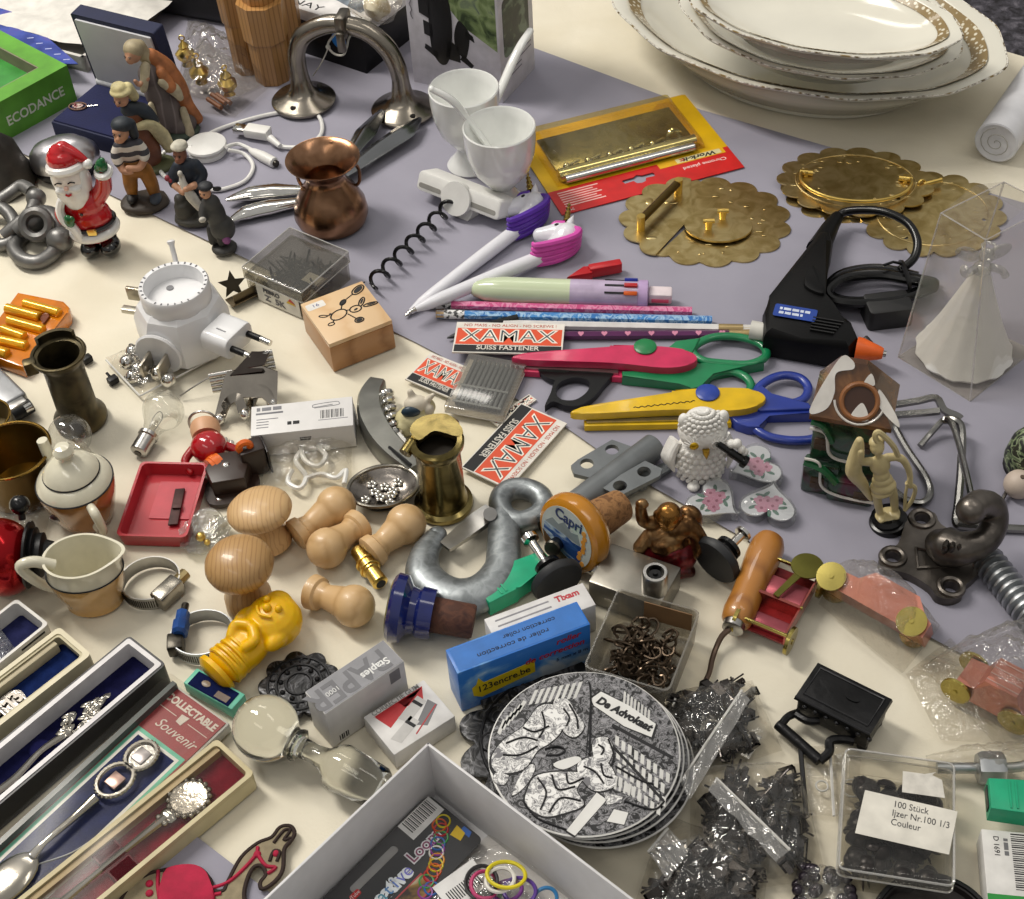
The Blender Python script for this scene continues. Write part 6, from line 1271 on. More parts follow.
# ---------------------------------------------------------------- black cast typewriter-like miniature
M, L, W = Q((798, 696), (861, 728), (826, 668), 1.9, 0); L = 4.0; W = 2.3
CI = mat('1d1d1e', .36, .45, .25, 60, .6, 140, spec=.3)
t = thing('iron_chest', 'black cast metal miniature chest with carrying bracket', 'miniature', M)
part('body', MB().box(0, 0, .3, L, W, 1.7, .1), CI, t); part('lid', MB().loft([[(-.15, -.15, 1.7), (L+.15, -.15, 1.7), (L+.15, W+.15, 1.7), (-.15, W+.15, 1.7)], [(-.1, -.1, 1.95), (L+.1, -.1, 1.95), (L+.1, W+.1, 1.95), (-.1, W+.1, 1.95)], [(.25, .25, 2.05), (L-.25, .25, 2.05), (L-.25, W-.25, 2.05), (.25, W-.25, 2.05)]]), CI, t); part('lid_crest', MB().prism(circ(L*.6, W*.55, .4, 14, .18), 2.05, 2.12), CI, t); part('lid_rim', MB().tube([(.2, .2, 2.05), (L-.2, .2, 2.05), (L-.2, W-.2, 2.05), (.2, W-.2, 2.05)], .06, 5, True).tube([(-.1, -.12, 1.95), (L+.1, -.12, 1.95)], .07, 5), mat('3a3a3c', .3, .6), t)
m = MB()
for i in range(7): m.ball((.5+i*.6, -.12, 1.5), .15, 10, 6)
part('stud', m, mat('3a3a3c', .25, .7), t)
m = MB().tube(cr([(.2, -.1, .7), (-.1, -.7, .8), (-.2, -1.1, .6)]), .22, 8).tube([(-.4, -1.2, .5), (2.4, -2.0, .5)], .3, 10).tube(cr([(2.4, -2.0, .5), (2.6, -1.4, .7), (2.4, -.9, .9), (2.9, -.4, .8), (3.4, -.2, .8)]), .25, 8).tube(cr([(.2, -.4, .9), (.9, -.5, 1.0), (1.4, -.2, 1.0)]), .22, 8); part('bracket', m, CI, t)
for x, y in ((.3, .3), (L-.3, .3), (.3, W-.3), (L-.3, W-.3)): part('foot', MB().lathe([(.05, 0), (.3, 0), (.22, .35), (.05, .4)], 10, T3(x, y, 0)), CI, t)
# ================================================================ left half of the table
# ---------------------------------------------------------------- orange fuse holder
M, L, W = Q((-18, 352), (27, 367), (16, 293), 1.2, 0)
AMB = mat('c8720a', .15, 0, .15, 60, coat=.5); AMBD = clear('e07a10', .5, .08, .6, 0, 100, .7)
c = [P(x, y, .9) for x, y in ((-20, 352), (23, 368), (30, 362), (36, 352), (69, 314), (70, 308), (64, 302), (18, 293), (-14, 336))]
t = thing('amber_case', 'translucent orange plastic case with ribbed tubes at the left edge', 'case', T3(*P(25, 334)))
o = P(25, 334)
part('tray', MB().prism([(p.x-o.x, p.y-o.y) for p in c], .05, 1.0, bev=.15), AMB, t)
m = MB(); TB = mat('e8a818', .12, .4, .1, coat=.5)
for (x0, y0), (x1, y1) in (((24, 303), (60, 313)), ((6, 308), (40, 317)), ((8, 320), (44, 330)), ((2, 329), (25, 337)), ((-8, 338), (27, 346)), ((-10, 348), (8, 354))):
    part('tube', MB().cyl(P(x0, y0, 1.15)-o, P(x1, y1, 1.15)-o, .36, n=14, bev=.08), TB, t, 'amber tube')
part('clasp', MB().prism([(p.x-o.x, p.y-o.y) for p in [P(x, y, 1.0) for x, y in ((40, 319), (48, 313), (50, 318), (44, 326))]], .9, 1.2), mat('6a2f08', .3), t)
# ---------------------------------------------------------------- dark brass mortar
DBR = pat([(.35, '2e291d'), (.5, '494230'), (.65, '5d5238')], 60, 3, .5, 'noise', .4, .8, .1, name='dark_bronze')
def lean(bx, by, tx, ty, k=1):
    h = HGT(bx, by, tx, ty); return h
h = HGT(82, 420, 62, 352)
t = thing('metal_jug', 'dark bronze tankard without handle and with wide rim', 'tankard', A(82, 420, 0, 20))
part('body', MB().lathe([(.1, 0), (1.62, 0), (1.7, .15), (1.7, .5), (1.35, 1.0), (1.28, 1.4), (1.24, h-.9), (1.3, h-.7), (1.6, h-.35), (1.66, h-.05), (1.62, h), (1.3, h-.12), (1.22, h-.5), (1.15, 1.0), (.05, .9)], 40), DBR, t)
part('rim', MB().torus((0, 0, h-.03), 1.62, .13, n=40), DBR, t); part('hinge', MB().box(-2.2, -.35, h-.9, -1.4, .35, h+.1, .12), DBR, t); part('lid_flange', MB().prism([(1.75*cos(q), 1.75*sin(q)) for q in [radians(40+i*8) for i in range(12)]]+[(1.5*cos(q), 1.5*sin(q)) for q in [radians(128-i*8) for i in range(12)]], h-.1, h+.55), DBR, t)
# ---------------------------------------------------------------- silver lighter, extra tubes
a, b = P(-14, 374, .7), P(22, 410, .7)
t = thing('lighter', 'grey metal lighter with black end at the left edge', 'lighter', AX(a, b)); L = (b-a).length
part('case', MB().box(-3, -.85, -.6, L-.6, .85, .6, .25, seg=4), mat('8f9092', .35, .6), t); part('hood', MB().box(L-.7, -.75, -.5, L, .55, .5, .1), STEEL, t)
part('wheel', MB().cyl((L-.1, -.7, -.1), (L-.1, .7, -.1), .5, n=16), BLACK, t); part('spark_wheel', MB().cyl((L+.25, .1, .15), (L+.25, .6, .15), .3, n=14), CHROME, t)
# black pin bits
for px, py in ((88, 362), (114, 383)):
    t = thing('plastic_catch', 'tiny black plastic catch ' + ('beside the bronze tankard' if px < 100 else 'next to the clear bag of bells'), 'catch', A(px, py, 0, 40)); part('body', MB().box(-.35, -.25, 0, .35, .3, .5, .1), BLACK, t); part('prong', MB().cyl((0, .2, .3), (0, .7, .45), .1, n=8), BLACK, t)
# ---------------------------------------------------------------- brass cup on its side, patterned
h = HGT(28, 490, 18, 448)
t = thing('brass_cup', 'open brass cup with patterned sides behind the china teapot', 'cup', A(26, 490))
part('body', MB().lathe([(.1, 0), (1.9, 0), (2.2, .2), (2.35, 1.2), (2.3, h*.8), (2.45, h), (2.4, h+.05), (2.3, h)], 40, cap=False), pat([(.35, '5f4a26'), (.5, '94783f'), (.6, 'b39a63')], 90, 4, .6, 'edge', .3, .8, .15, name='engraved_brass'), t)
part('rim', MB().torus((0, 0, h), 2.42, .1, n=40), BRASS, t); part('lining', MB().lathe([(.05, .42), (1.95, .45), (2.15, 1.2), (2.16, h*.8), (2.3, h)], 36, cap=False), mat('7d6228', .3, .9), t)
t = thing('brass_cup', 'second patterned brass cup at the very left edge', 'cup', A(-8, 440)); part('body', MB().lathe([(.1, 0), (1.5, 0), (1.7, .4), (1.75, 2), (1.65, 2.1), (1.5, .6), (.05, .5)], 30), pat([(.35, '7a6a48'), (.5, 'b09c6e'), (.62, '5d4c2e')], 110, 4, .6, 'edge', .35, .5, .1), t); part('rim', MB().torus((0, 0, 2.05), 1.7, .08, n=30), BRASS, t)
t = thing('clear_wrapper', 'scrap of clear film under the brass cup', 'wrapper', I4); bag(t, [P(-10, 560), P(44, 545), P(56, 500), P(-10, 480)], .7, FILM, 31, rough=.8)
# ---------------------------------------------------------------- lustre teapot
LUS = mat('a8743c', .15, .15, .22, 30, coat=.8); CRM = mat('d5d0bb', .15, 0, .04, coat=.6); LUSC = mat('c49a5c', .15, .1, .15, 30, coat=.8)
h = HGT(84, 522, 76, 470)
t = thing('teapot', 'small lustre teapot with cream lid, orange body and black lines', 'teapot', A(88, 516, 0, 0) @ Mx.Scale(.92, 4))
def K(pr, h0): return [(r, z*h/h0) for r, z in pr]
part('body', MB().lathe(K([(.1, 0), (1.6, 0), (1.75, .15), (2.0, .9), (2.35, 2.2), (2.5, 3.2), (2.45, 3.5)], 4.3), 44), LUS, t, 'orange lustre body')
part('shoulder', MB().lathe(K([(2.46, 3.48), (2.3, 3.85), (1.95, 4.15), (1.75, 4.3), (1.6, 4.3), (1.6, 4.0)], 4.3), 44), CRM, t, 'cream shoulder')
part('line', MB().torus((0, 0, 3.5*h/4.3), 2.46, .06, n=44, k=6), INK, t)
part('lid', MB().lathe([(.05, h-.1), (1.72, h-.1), (1.8, h+.1), (1.5, h+.6), (.9, h+1.05), (.4, h+1.25), (.35, h+1.4), (.62, h+1.65), (.68, h+1.95), (.45, h+2.3), (.05, h+2.4)], 40), CRM, t, 'domed cream lid with knob'); part('lid_line', MB().torus((0, 0, h+.0), 1.8, .05, n=40, k=6), INK, t)
part('handle', MB().tube(cr([(1.2, -2.0, h*.72), (1.7, -2.9, h*.78), (1.9, -3.1, h*.5), (1.6, -2.6, h*.28), (1.1, -1.9, h*.25)]), [.3, .32, .3, .3, .28], 10), CRM, t)
part('spout', MB().tube(cr([(-1.3, 1.6, h*.5), (-1.9, 2.2, h*.8), (-2.1, 2.4, h*1.15)]), [.6, .42, .36], 12), CRM, t)
part('painted_mark', MB().ball((-1.2, -1.95, h*.5), (.5, .18, .35), 10, 6), mat('4a3a3c', .2, coat=.5), t)
# ---------------------------------------------------------------- creamer
h = HGT(98, 602, 88, 549)*.97
t = thing('cream_jug', 'small lustre cream jug with loop handle and pouring lip', 'jug', A(96, 600, 0, 0) @ Mx.Scale(.93, 4))
def jug(pr, n=44, cap=True):
    rings = []
    for r, z, lip in pr:
        rings.append([(r*cos(2*pi*i/n)*1.12+lip*max(0, cos(2*pi*i/n))**6, r*sin(2*pi*i/n)*.9, z+.35*lip*max(0, cos(2*pi*i/n))**4) for i in range(n)])
    return MB().loft(rings, False, cap)
part('body', jug([(.1, 0, 0), (1.45, 0, 0), (1.6, .12, 0), (1.55, .35, 0), (1.7, .9, 0), (1.95, 1.8, 0), (2.05, h*.66, .05), (2.0, h*.72, .1)], cap=False), LUSC, t, 'pale orange lustre body')
part('neck', jug([(2.02, h*.7, .1), (1.9, h*.85, .3), (1.95, h*.97, .6), (1.98, h, .65), (1.82, h, .6), (1.75, h*.85, .25), (1.7, h*.6, .1), (1.3, .5, 0), (.05, .45, 0)], cap=False), CRM, t, 'cream neck and rim')
part('line', MB().tube([(2.06*cos(q)*1.12+.1*max(0, cos(q))**6, 2.06*.9*sin(q), h*.7) for q in [2*pi*i/44 for i in range(44)]], .05, 6, True), INK, t)
part('handle', MB().tube(cr([(-1.6, -.1, h*.86), (-2.6, -.3, h*1.02), (-3.4, -.5, h*1.0), (-3.2, -.4, h*.75), (-2.6, -.3, h*.5), (-1.8, -.2, h*.35)]), [.38, .36, .34, .34, .32, .3], 10), CRM, t)
# ---------------------------------------------------------------- red shiny bulb horn
t = thing('red_bauble', 'shiny metallic red ball with black ribbed mount at the left edge', 'ornament', A(24, 582))
part('ball', MB().ball((-.6, 0, 2.3), (2.0, 2.1, 2.5), 32, 20), mat('a30d16', .15, .7, .1, 40, .15, 60), t, 'metallic red shell')
part('mount', MB().rod((.9, 0, 2.4), (2.3, 0, 2.2), [(1.9, 0), (1.95, .1), (1.5, .15), (1.6, .3), (1.25, .35), (1.3, .6), (.9, .7), (.8, 1)], 28), BLACK, t, 'black ribbed mount')
part('stem', MB().cyl((2.0, .2, 2.3), (4.2, 1.0, 2.0), .28, n=12), BLACK, t); part('knob', MB().ball((.9, 1.5, 5.0), .58, 18, 12), BLACKG, t); part('knob_stem', MB().cyl((.9, 1.1, 4.2), (.9, 1.5, 5), .2, n=10), BLACK, t)
# ---------------------------------------------------------------- light bulbs
BULB = clear('f6f6f4', .12, .03, 1.2, 0, 100, .1)
def bulb(label, base, tip, r, z=.9):
    a, b = P(*base, .55), P(*tip, z); t = thing('light_bulb', label, 'light bulb', AX(a, b)); L = (b-a).length
    part('cap', MB().rod((0, 0, 0), (1.5, 0, 0), [(.45, 0), (.58, .06), (.58, .8), (.66, .85), (.66, 1)], 22), STEEL, t, 'bayonet metal cap'); part('contact', MB().cyl((-.06, 0, 0), (0, 0, 0), .25, n=12), DARKM, t)
    pr = [(.45, 0), (.55, .1), (.75, .25)]+[(r*sin(q), .62-.38*cos(q)) for q in [radians(65+i*11.5) for i in range(10)]]+[(.02, 1)]
    part('glass', MB().rod((1.45, 0, 0), (L, 0, 0), pr, 30), BULB, t, 'clear glass globe')
    part('filament', MB().tube(cr([(1.5, -.15, 0), (L*.6, -.3, .1), (L*.68, 0, .25), (L*.6, .3, .1), (1.5, .15, 0)]), .03, 5), mat('b5b2ac', .3, .8), t); part('stem', MB().rod((1.4, 0, 0), (L*.55, 0, 0), [(.4, 0), (.15, .5), (.12, 1)], 12), CLEARM, t)
bulb('clear light bulb with bayonet cap below the bag of bells', (138, 453), (172, 396), 1.35, 1.3)
t = thing('glass_globe', 'clear round glass globe behind the teapot lid', 'glass', A(76, 452)); part('globe', MB().ball((0, 0, 1.5), 1.35, 28, 18), BULB, t); part('neck', MB().tube(cr([(.3, -.2, 1.4), (.9, -.7, 1.1), (1.3, -1.3, .9)]), .22, 8), CLEARM, t)
# ---------------------------------------------------------------- red tray
M, L, W = Q((115.5, 535.5), (186.5, 537.5), (133, 461), 1.0, 0)
t = open_box('plastic_tray', 'shallow red plastic box with rounded edges', 'box', M, L, W, 1.0, mat('ab2630', .3, 0, .06, 30, coat=.3), .16, .12)
part('floor_step', MB().prism(rrect(L*.3, W*.35, L-.5, W-.9, .1), .12, .2), mat('b5404a', .35), t)
t = thing('metal_strip', 'rusty dark metal strip lying in the red plastic box', 'strip', AX(P(173, 525, .3), P(181, 486, .3))); L = 2.9
part('strip', MB().box(0, -.3, -.08, L, .3, .1, .05).jitter(.05, 2, 3), mat('4a3230', .6, .5, .3), t); part('tooth', MB().box(L*.4, -.35, .1, L*.55, .2, .25, .03), mat('4a3230', .6, .5, .3), t)
# ---------------------------------------------------------------- travel adapter
k0 = P(192, 352)
t = thing('travel_adapter', 'white cube shaped travel plug adapter with round socket on top', 'adapter', A(190, 345, 0, -18) @ Mx.Scale(1.1, 4)); AW = mat('dededf', .3, 0, .02, 60, coat=.2)
h = HGT(190, 346, 188, 294)
o = 2.75
part('body', MB().lathe([(.1, 0), (o*.82, 0), (o, .5), (o*1.04, 1.4), (o*1.03, h*.62), (o*.9, h*.82), (o*.78, h*.88), (.1, h*.88)], 8, RZ(22.5)), AW, t, sm=20)
part('socket_collar', MB().lathe([(1.9, h*.8), (2.1, h*.86), (2.1, h*1.1), (2.02, h*1.13), (1.8, h*1.12), (1.72, h*.9), (.05, h*.9)], 44), AW, t, 'round socket collar')
m = MB(); 
for i in range(30):
    if i % 7 != 6: m.box(-.035, 1.86, h*1.125, .035, 2.0, h*1.135, M=RZ(i*12+3))
part('scale_mark', m, mat('55555a', .5), t)
part('socket_hole', MB().cyl((.9, -.5, h*.9), (.9, -.5, h*.915), .22, n=14).cyl((-.7, .6, h*.9), (-.7, .6, h*.915), .22, n=14), mat('77777a', .5), t)
part('face_disc', MB().rod((-.5, -o*.95, h*.36), (-.5, -o*1.03, h*.36), [(1.45, 0), (1.5, .5), (1.4, 1)], 32), AW, t)
for x in (-1.0, .1): part('flat_pin', MB().box(x-.09, -o*1.03-1.3, h*.2, x+.09, -o*1.0, h*.42, .02, M=RZ(0)), mat('b9b2a4', .3, .9), t, 'flat metal pin')
pm = T3(o*.92, -.9, h*.55) @ RZ(-16)
part('euro_plug', MB().prism(rrect(-1.25, -.75, 1.25, .75, .5), 0, 1.9, M=pm @ RY(90) @ RZ(90), bev=.15), AW, t); part('plug_slot', MB().box(.6, -.4, .76, 1.3, -.32, .78, M=pm), mat('88888c', .5), t)
for y in (-.75, .75):
    part('plug_pin', MB().cyl(pm @ V((1.9, y, 0)), pm @ V((2.9, y, -.0)), .2, n=12), BLACK, t, 'black sleeved pin'); part('pin_tip', MB().cyl(pm @ V((2.9, y, 0)), pm @ V((3.6, y, -.05)), .19, n=12), CHROME, t)
part('antenna_stub', MB().rod((-1.0, 2.4, h*.9), (-1.5, 3.2, h*1.25), [(.15, 0), (.16, .8), (.26, .95), (.15, 1)], 12), AW, t)
part('side_pin', MB().box(-o-1.4, .0, h*.42, -o+.2, .45, h*.5, .05), mat('c9c4b6', .3, .8), t); part('side_pin', MB().box(-o-1.3, .9, h*.5, -o+.2, 1.15, h*.72, .05), mat('a39c8c', .3, .8), t)
# star ornament piece behind adapter
t = thing('tin_star', 'small dark tin star sticking out behind the white travel adapter', 'ornament', A(240, 300, .1, 10)); st = [((1.0 if i % 2 == 0 else .45)*cos(i*pi/5+.3), (1.0 if i % 2 == 0 else .45)*sin(i*pi/5+.3)) for i in range(10)]
part('star', MB().prism(st, 0, .12, M=T3(-.3, .6, 1.0) @ RX(60)), mat('4a4438', .35, .9), t); part('bracket', MB().box(-.9, -.6, .2, 1.4, .4, .3, M=RZ(25)).box(-.6, -.4, .3, 1.2, -.3, .9, M=RZ(25)), mat('5d5240', .35, .9), t)
# ---------------------------------------------------------------- bag of jingle bells
t = thing('bell_bag', 'small clear zip bag of silver jingle bells under the travel adapter', 'bag', I4)
bag(t, [P(140, 396), P(206, 362), P(178, 336), P(106, 360)], 1.1, FILM, 41, rough=.5)
part('zip_edge', MB().tube([P(140, 396, .3), P(206, 362, .3)], .07, 5), mat('d8d6d0', .4), t); part('zip_edge', MB().tube([P(106, 360, .3), P(140, 396, .3)], .07, 5), mat('d8d6d0', .4), t)
for i, (px, py) in enumerate(((135, 358), (126, 365), (141, 369), (152, 360), (136, 378), (150, 373), (160, 368), (166, 374), (145, 362), (170, 380), (129, 374))):
    tb = thing('jingle_bell', 'silver jingle bell inside the small clear bag', 'bell', A(px, py, .2, i*40), 'jingle bells in the clear bag')
    if i == 0:
        part('shell', MB().ball((0, 0, .55), .52, 16, 12), CHROME, tb); part('loop', MB().torus((0, 0, 1.1), .16, .05, RX(90), 12, 5), CHROME, tb); part('slot', MB().box(-.4, -.05, .01, .4, .05, .12), INK, tb); b0 = tb
    else: bpy.data.objects.remove(tb); dup(b0, A(px, py, .15+.35*(i % 2), i*40) @ RX(i*35 % 90))
# ---------------------------------------------------------------- tin candle holder parts
TN = mat('a39c92', .15, 1, .1, 50, .08, 80)
t = thing('candle_clip_holder', 'bright tin candle carousel pieces with small hanging balls', 'candle holder', T3(*P(240, 400))); o = P(240, 400)
def sh3(pts, th=.06):
    a = [P(*p)-o for p in pts]; return MB().loft([[v for v in a], [v+V((0, 0, th)) for v in a]])
part('panel', sh3([(214, 420, .2), (226, 372, 2.2), (262, 366, 2.8), (278, 372, 2.2), (277, 412, 1.0), (262, 398, 1.8), (236, 398, 1.4)]), TN, t)
part('panel', sh3([(230, 376, 2.2), (252, 352, 3.4), (270, 352, 3.2), (262, 372, 2.4)]), mat('5d5550', .15, 1), t); part('arch', MB().tube(cr([P(x, y, z)-o for x, y, z in ((222, 416, .4), (228, 402, 1.2), (238, 398, 1.5), (243, 412, .8))]), .3, sec=[(-1, -.2), (1, -.2), (1, .2), (-1, .2)]), TN, t); part('arch', MB().tube(cr([P(x, y, z)-o for x, y, z in ((250, 408, .8), (258, 390, 1.8), (266, 392, 1.8), (272, 404, 1.2))]), .3, sec=[(-1, -.2), (1, -.2), (1, .2), (-1, .2)]), TN, t)
for x, y, z in ((222, 380, 1.6), (262, 360, 2.6)):
    c = P(x, y, z)-o; m = MB()
    for i in range(4): m.cyl(c+V((-.75, -.1, .5-.42*i)), c+V((.75, .15, .5-.42*i)), .17+.04*(i % 2), n=10)
    part('candle_clip', m, CHROME, t, 'ribbed chrome clip')
for x, y, z in ((219.5, 419.5, .4), (245, 414, .8), (272, 403, 1.2)): part('ball', MB().ball(P(x, y, z)-o, .36, 16, 10), CHROME, t, 'hanging silver ball')
part('red_gem', MB().ball(P(212, 376, 1.5)-o, .22, 10, 7), mat('8a1520', .2), t); part('wire', MB().tube(cr([P(212, 376, 1.3)-o, P(195, 386, .8)-o, P(180, 396, .3)-o]), .06, 6), STEEL, t)
# ---------------------------------------------------------------- paper clip box
M, L, W = Q((250.5, 436), (354, 425), (256, 401), 1.9, 0); L = (P(354, 427, 1.9)-P(251, 437, 1.9)).length; W = 2.6
t = thing('clip_box', 'white carton of paper clips with printed barcode', 'carton', M); PW_ = mat('d6d4d2', .45, 0, .03)
part('carton', MB().box(0, 0, 0, L, W, 1.9, .05), PW_, t); m = MB(); zz = 1.905
for i in range(16): m.box(L*.68+i*.095, W*.34, 1.9, L*.68+i*.095+(.03, .06, .045)[i % 3], W*.62, zz)
part('barcode', m, INK, t); m = MB()
for i in range(4): m.box(.35, W*.5-.24*i, 1.9, (1.7 if i < 1 else 1.1), W*.5-.24*i+.07, zz)
m.box(.3, W*.68, 1.9, 2.0, W*.74, zz).box(L*.66, W*.28, 1.9, L*.95, W*.3, zz)
part('small_print', m, mat('6a6a70', .5), t); bars(t, T3(1.2, W*.86, zz), 1, 1.7, .3, mat('77777c', .5), 'printed_logo'); bars(t, T3(L*.42, W*.3, zz), 1, .8, .28, INK, 'printed_size', 3); bars(t, T3(L*.52, -.01, 1.2) @ RX(90), 2, .7, .1, INK, 'side_print', 4)
def clip(z, y, s): return [(L*.62+x*s, y+q*s, z) for x, q in ((0, 0), (1.6, .1), (1.75, .3), (1.5, .45), (.1, .35), (-.1, .2), (.05, .08), (1.3, .2))]
part('printed_clip', MB().tube(cr(clip(zz, W*.72, .9)), .025, 4), mat('8a8a90', .4), t)
t = thing('paper_clip', 'single steel paper clip leaning against the white clip carton', 'paper clip', AX(P(358, 425, .3), P(352, 400, .8))); part('wire', MB().tube(cr([(0, 0, 0), (1.6, 0, 0), (1.8, .25, 0), (1.6, .5, 0), (.3, .5, 0), (.1, .3, 0), (.3, .15, 0), (1.3, .15, 0)]), .05, 6), STEEL, t)
# ---------------------------------------------------------------- bag with white hooks
t = thing('hook_bag', 'clear plastic bag with white curtain hooks below the clip carton', 'bag', I4)
bag(t, [P(262, 490), P(352, 484), P(352, 440), P(262, 442)], 1.0, FILM, 51, rough=.7)
WP = mat('dfded9', .3)
for i, pts in enumerate(([(292, 470), (288, 482), (300, 488), (306, 476), (296, 462), (300, 452)], [(300, 446), (305, 460), (318, 466), (326, 456), (318, 446), (330, 448)], [(306, 478), (322, 474), (336, 478), (346, 470), (344, 484)])):
    t = thing('curtain_hook', ['S shaped white hook at the left in the clear bag', 'curled white hook under the clip carton in the clear bag', 'flat white hook at the lower right in the clear bag'][i], 'hook', I4, 'white curtain hooks in the clear bag')
    part('hook', MB().tube(cr([P(x, y, .55) for x, y in pts], 6), .16, 7), WP, t)
# ---------------------------------------------------------------- small red dressed figure lying down
t = thing('cork_figure', 'small lying toy with red round top, bent red arms and cork head', 'toy', A(212, 458))
part('body', MB().ball((0, 0, 1.0), (1.15, 1.1, 1.0), 24, 16), mat('a50d18', .15, 0, .05, coat=.6), t, 'glossy red round body'); part('head', MB().rod((-.25, .9, 1.0), (-.45, 2.1, 1.1), [(.85, 0), (.95, .5), (.9, .8), (.6, 1)], 24), mat('c99a76', .5), t, 'cork coloured head')
part('hat_ring', MB().torus((-.5, 2.0, 1.15), .9, .09, RX(80), 24, 6), STEEL, t)
fig('arm', [([(-1.0, 0, .9), (-1.5, -.7, .6), (-1.1, -1.5, .4)], [.3, .28, .22])], mat('9a0d16', .3), t, .07); fig('arm', [([(1.0, .1, .9), (1.7, -.2, .7), (2.0, -.8, .4)], [.3, .28, .22])], mat('9a0d16', .3), t, .07)
m = MB()
for i in range(9): m.ball((1.0+.25*cos(i*2.1), .6+.25*sin(i*2.1)+i*.02, .5+.1*(i % 3)), .18, 8, 6)
part('tinsel', m, mat('c9c6c0', .3, .5), t)
# ---------------------------------------------------------------- brown cord pulleys with orange wheels
def roller(label, M):
    t = thing('cord_roller', label, 'pulley', M, 'brown roller guides with orange wheels')
    part('housing', MB().prism([(-1.1, -1.2), (.9, -1.3), (1.3, 0), (.8, 1.2), (-.6, 1.3), (-1.4, .2)], .2, 1.5, bev=.2), DKBR, t); part('base', MB().prism(cr2([(-1.5, -1.7), (.2, -2.0), (1.5, -1.2), (1.4, .4), (-1.3, .3)], 4), 0, .3), DKBR, t)
    part('wheel', MB().cyl((-1.1, .5, .85), (-.4, .9, .85), .75, n=22).cyl((-.9, .6, .85), (-.6, .8, .85), .8, n=22), ORA, t, 'orange wheel'); part('rivet', MB().ball((-.1, .1, 1.5), (.24, .24, .1), 12, 6), CHROME, t); part('screw', MB().ball((-.9, -1.5, .3), (.16, .16, .08), 10, 6), CHROME, t)
roller('dark brown roller guide with orange wheel, nearer and lying flat', A(232, 482, 0, 10))
t = thing('cord_roller', 'dark brown roller guide standing upright with orange wheel on top', 'pulley', A(256, 470, 0, 20), None); part('housing', MB().box(-.8, -.6, 0, .8, .7, 2.2, .2), mat('261812', .45), t); part('wheel', MB().torus((-.35, -.1, 2.3), .36, .22, RX(90), 20, 8), ORA, t, 'orange wheel'); part('side_plate', MB().box(.8, -.7, 0, .95, .8, 1.9, .05), mat('1d1613', .35), t)
# ---------------------------------------------------------------- cut glass trinket with brass ball
t = thing('glass_ornament', 'cut glass piece with a tiny brass ball beside the wooden knob', 'ornament', A(206, 540, 0, 10)); GX = clear('f4f4f0', .25, .03, 1.3, .5, 260, .2)
part('saucer', MB().lathe([(.05, 0), (1.1, 0), (1.5, .5), (1.55, .6), (1.0, .3), (.05, .2)], 28, lobe=.06, k=14), GX, t); part('loop', MB().torus((.3, .5, .8), .8, .2, RX(40), 22, 8), GX, t); part('bar', MB().tube(cr([(.6, .2, .6), (1.6, .5, .8), (2.3, .2, .6)]), .3, 8), GX, t); part('brass_ball', MB().ball((-.2, -.3, .7), .3, 14, 10).ball((.1, -.6, .45), .2, 10, 8), GOLD, t, 'tiny brass ball')
# ---------------------------------------------------------------- wooden knobs
ST = wood('c9a676', 'b48e62', 60, (1, .12, 1), coat=.15, dist=7)
def knob(label, base, top, mt, R_, rx=0, ry=0):
    h = HGT(*base, *top); t = thing('drawer_pull', label, 'knob', A(*base, 0, 0, rx, ry), 'mushroom shaped wooden knobs')
    part('stem', MB().lathe([(.1, 0), (R_*.62, 0), (R_*.74, .2), (R_*.72, h*.22), (R_*.5, h*.38), (R_*.52, h*.5), (R_*.8, h*.58)], 36), mt, t)
    part('cap', MB().lathe([(.1, h*.5), (R_*.75, h*.57), (R_*.98, h*.66), (R_*1.04, h*.74), (R_*1.0, h*.82), (R_*.82, h*.91), (R_*.45, h*.98), (.05, h)], 40), mt, t, 'domed cap')
knob('paler mushroom shaped wooden knob, tilted, behind the darker one', (270, 545), (262, 503), ST, 1.85, -8, -4)
knob('darker mushroom shaped wooden knob next to the yellow figure', (251, 606), (245, 547), wood('b08a58', '977044', 60, (1, .12, 1), coat=.25, dist=7), 1.85)
PIN2 = wood('c8a678', 'b89566', 60, (.2, 1, 1), coat=.1)
def pawn(label, ball, foot, R_=1.2):
    a, b = P(*ball, R_), P(*foot, .85); t = thing('wooden_peg', label, 'knob', AX(a, b), 'turned wooden pegs with ball heads'); L = (b-a).length
    pr = [(R_*sin(q), (R_-R_*cos(q))/L*1.0-R_/L) for q in [radians(i*13) for i in range(11)]]
    part('peg', MB().rod((0, 0, 0), (L, 0, 0), [(max(r, .02), z) for r, z in pr]+[(R_*.62, .62), (R_*.58, .72), (R_*.66, .86), (R_*.8, .9), (R_*.84, 1)], 34), PIN2, t)
    part('foot_disc', MB().rod((L-.02, 0, 0), (L+.4, 0, 0), [(R_*.84, 0), (R_*.86, .7), (R_*.7, 1)], 30), PIN2, t)
pawn('turned wooden peg farthest back, touching the grey floral dish', (336, 506), (300, 533)); pawn('turned wooden peg with its ball towards the viewer between two others', (327, 548), (356, 527))
pawn('turned wooden peg lying beside the gold fitting, ball against the oval dish', (406, 524), (374, 550)); pawn('turned wooden peg lying alone between yellow figure and blue stopper', (354, 606), (316, 593))
# brass fitting
a, b = P(357, 550, .6), P(381, 584, .6)
t = thing('gold_fitting', 'small shiny gold threaded fitting beside a wooden peg', 'fitting', AX(a, b)); L = (b-a).length; part('body', MB().rod((0, 0, 0), (L, 0, 0), [(.4, 0), (.45, .05), (.45, .3), (.55, .32), (.55, .62), (.45, .64), (.48, .97), (.3, 1)], 20), GOLD, t); part('ring', MB().torus((L*.38, 0, 0), .58, .08, RY(90), 20, 6).torus((L*.55, 0, 0), .58, .08, RY(90), 20, 6), GOLD, t); part('bore', MB().cyl((L, 0, 0), (L+.02, 0, 0), .3, n=14), INK, t)
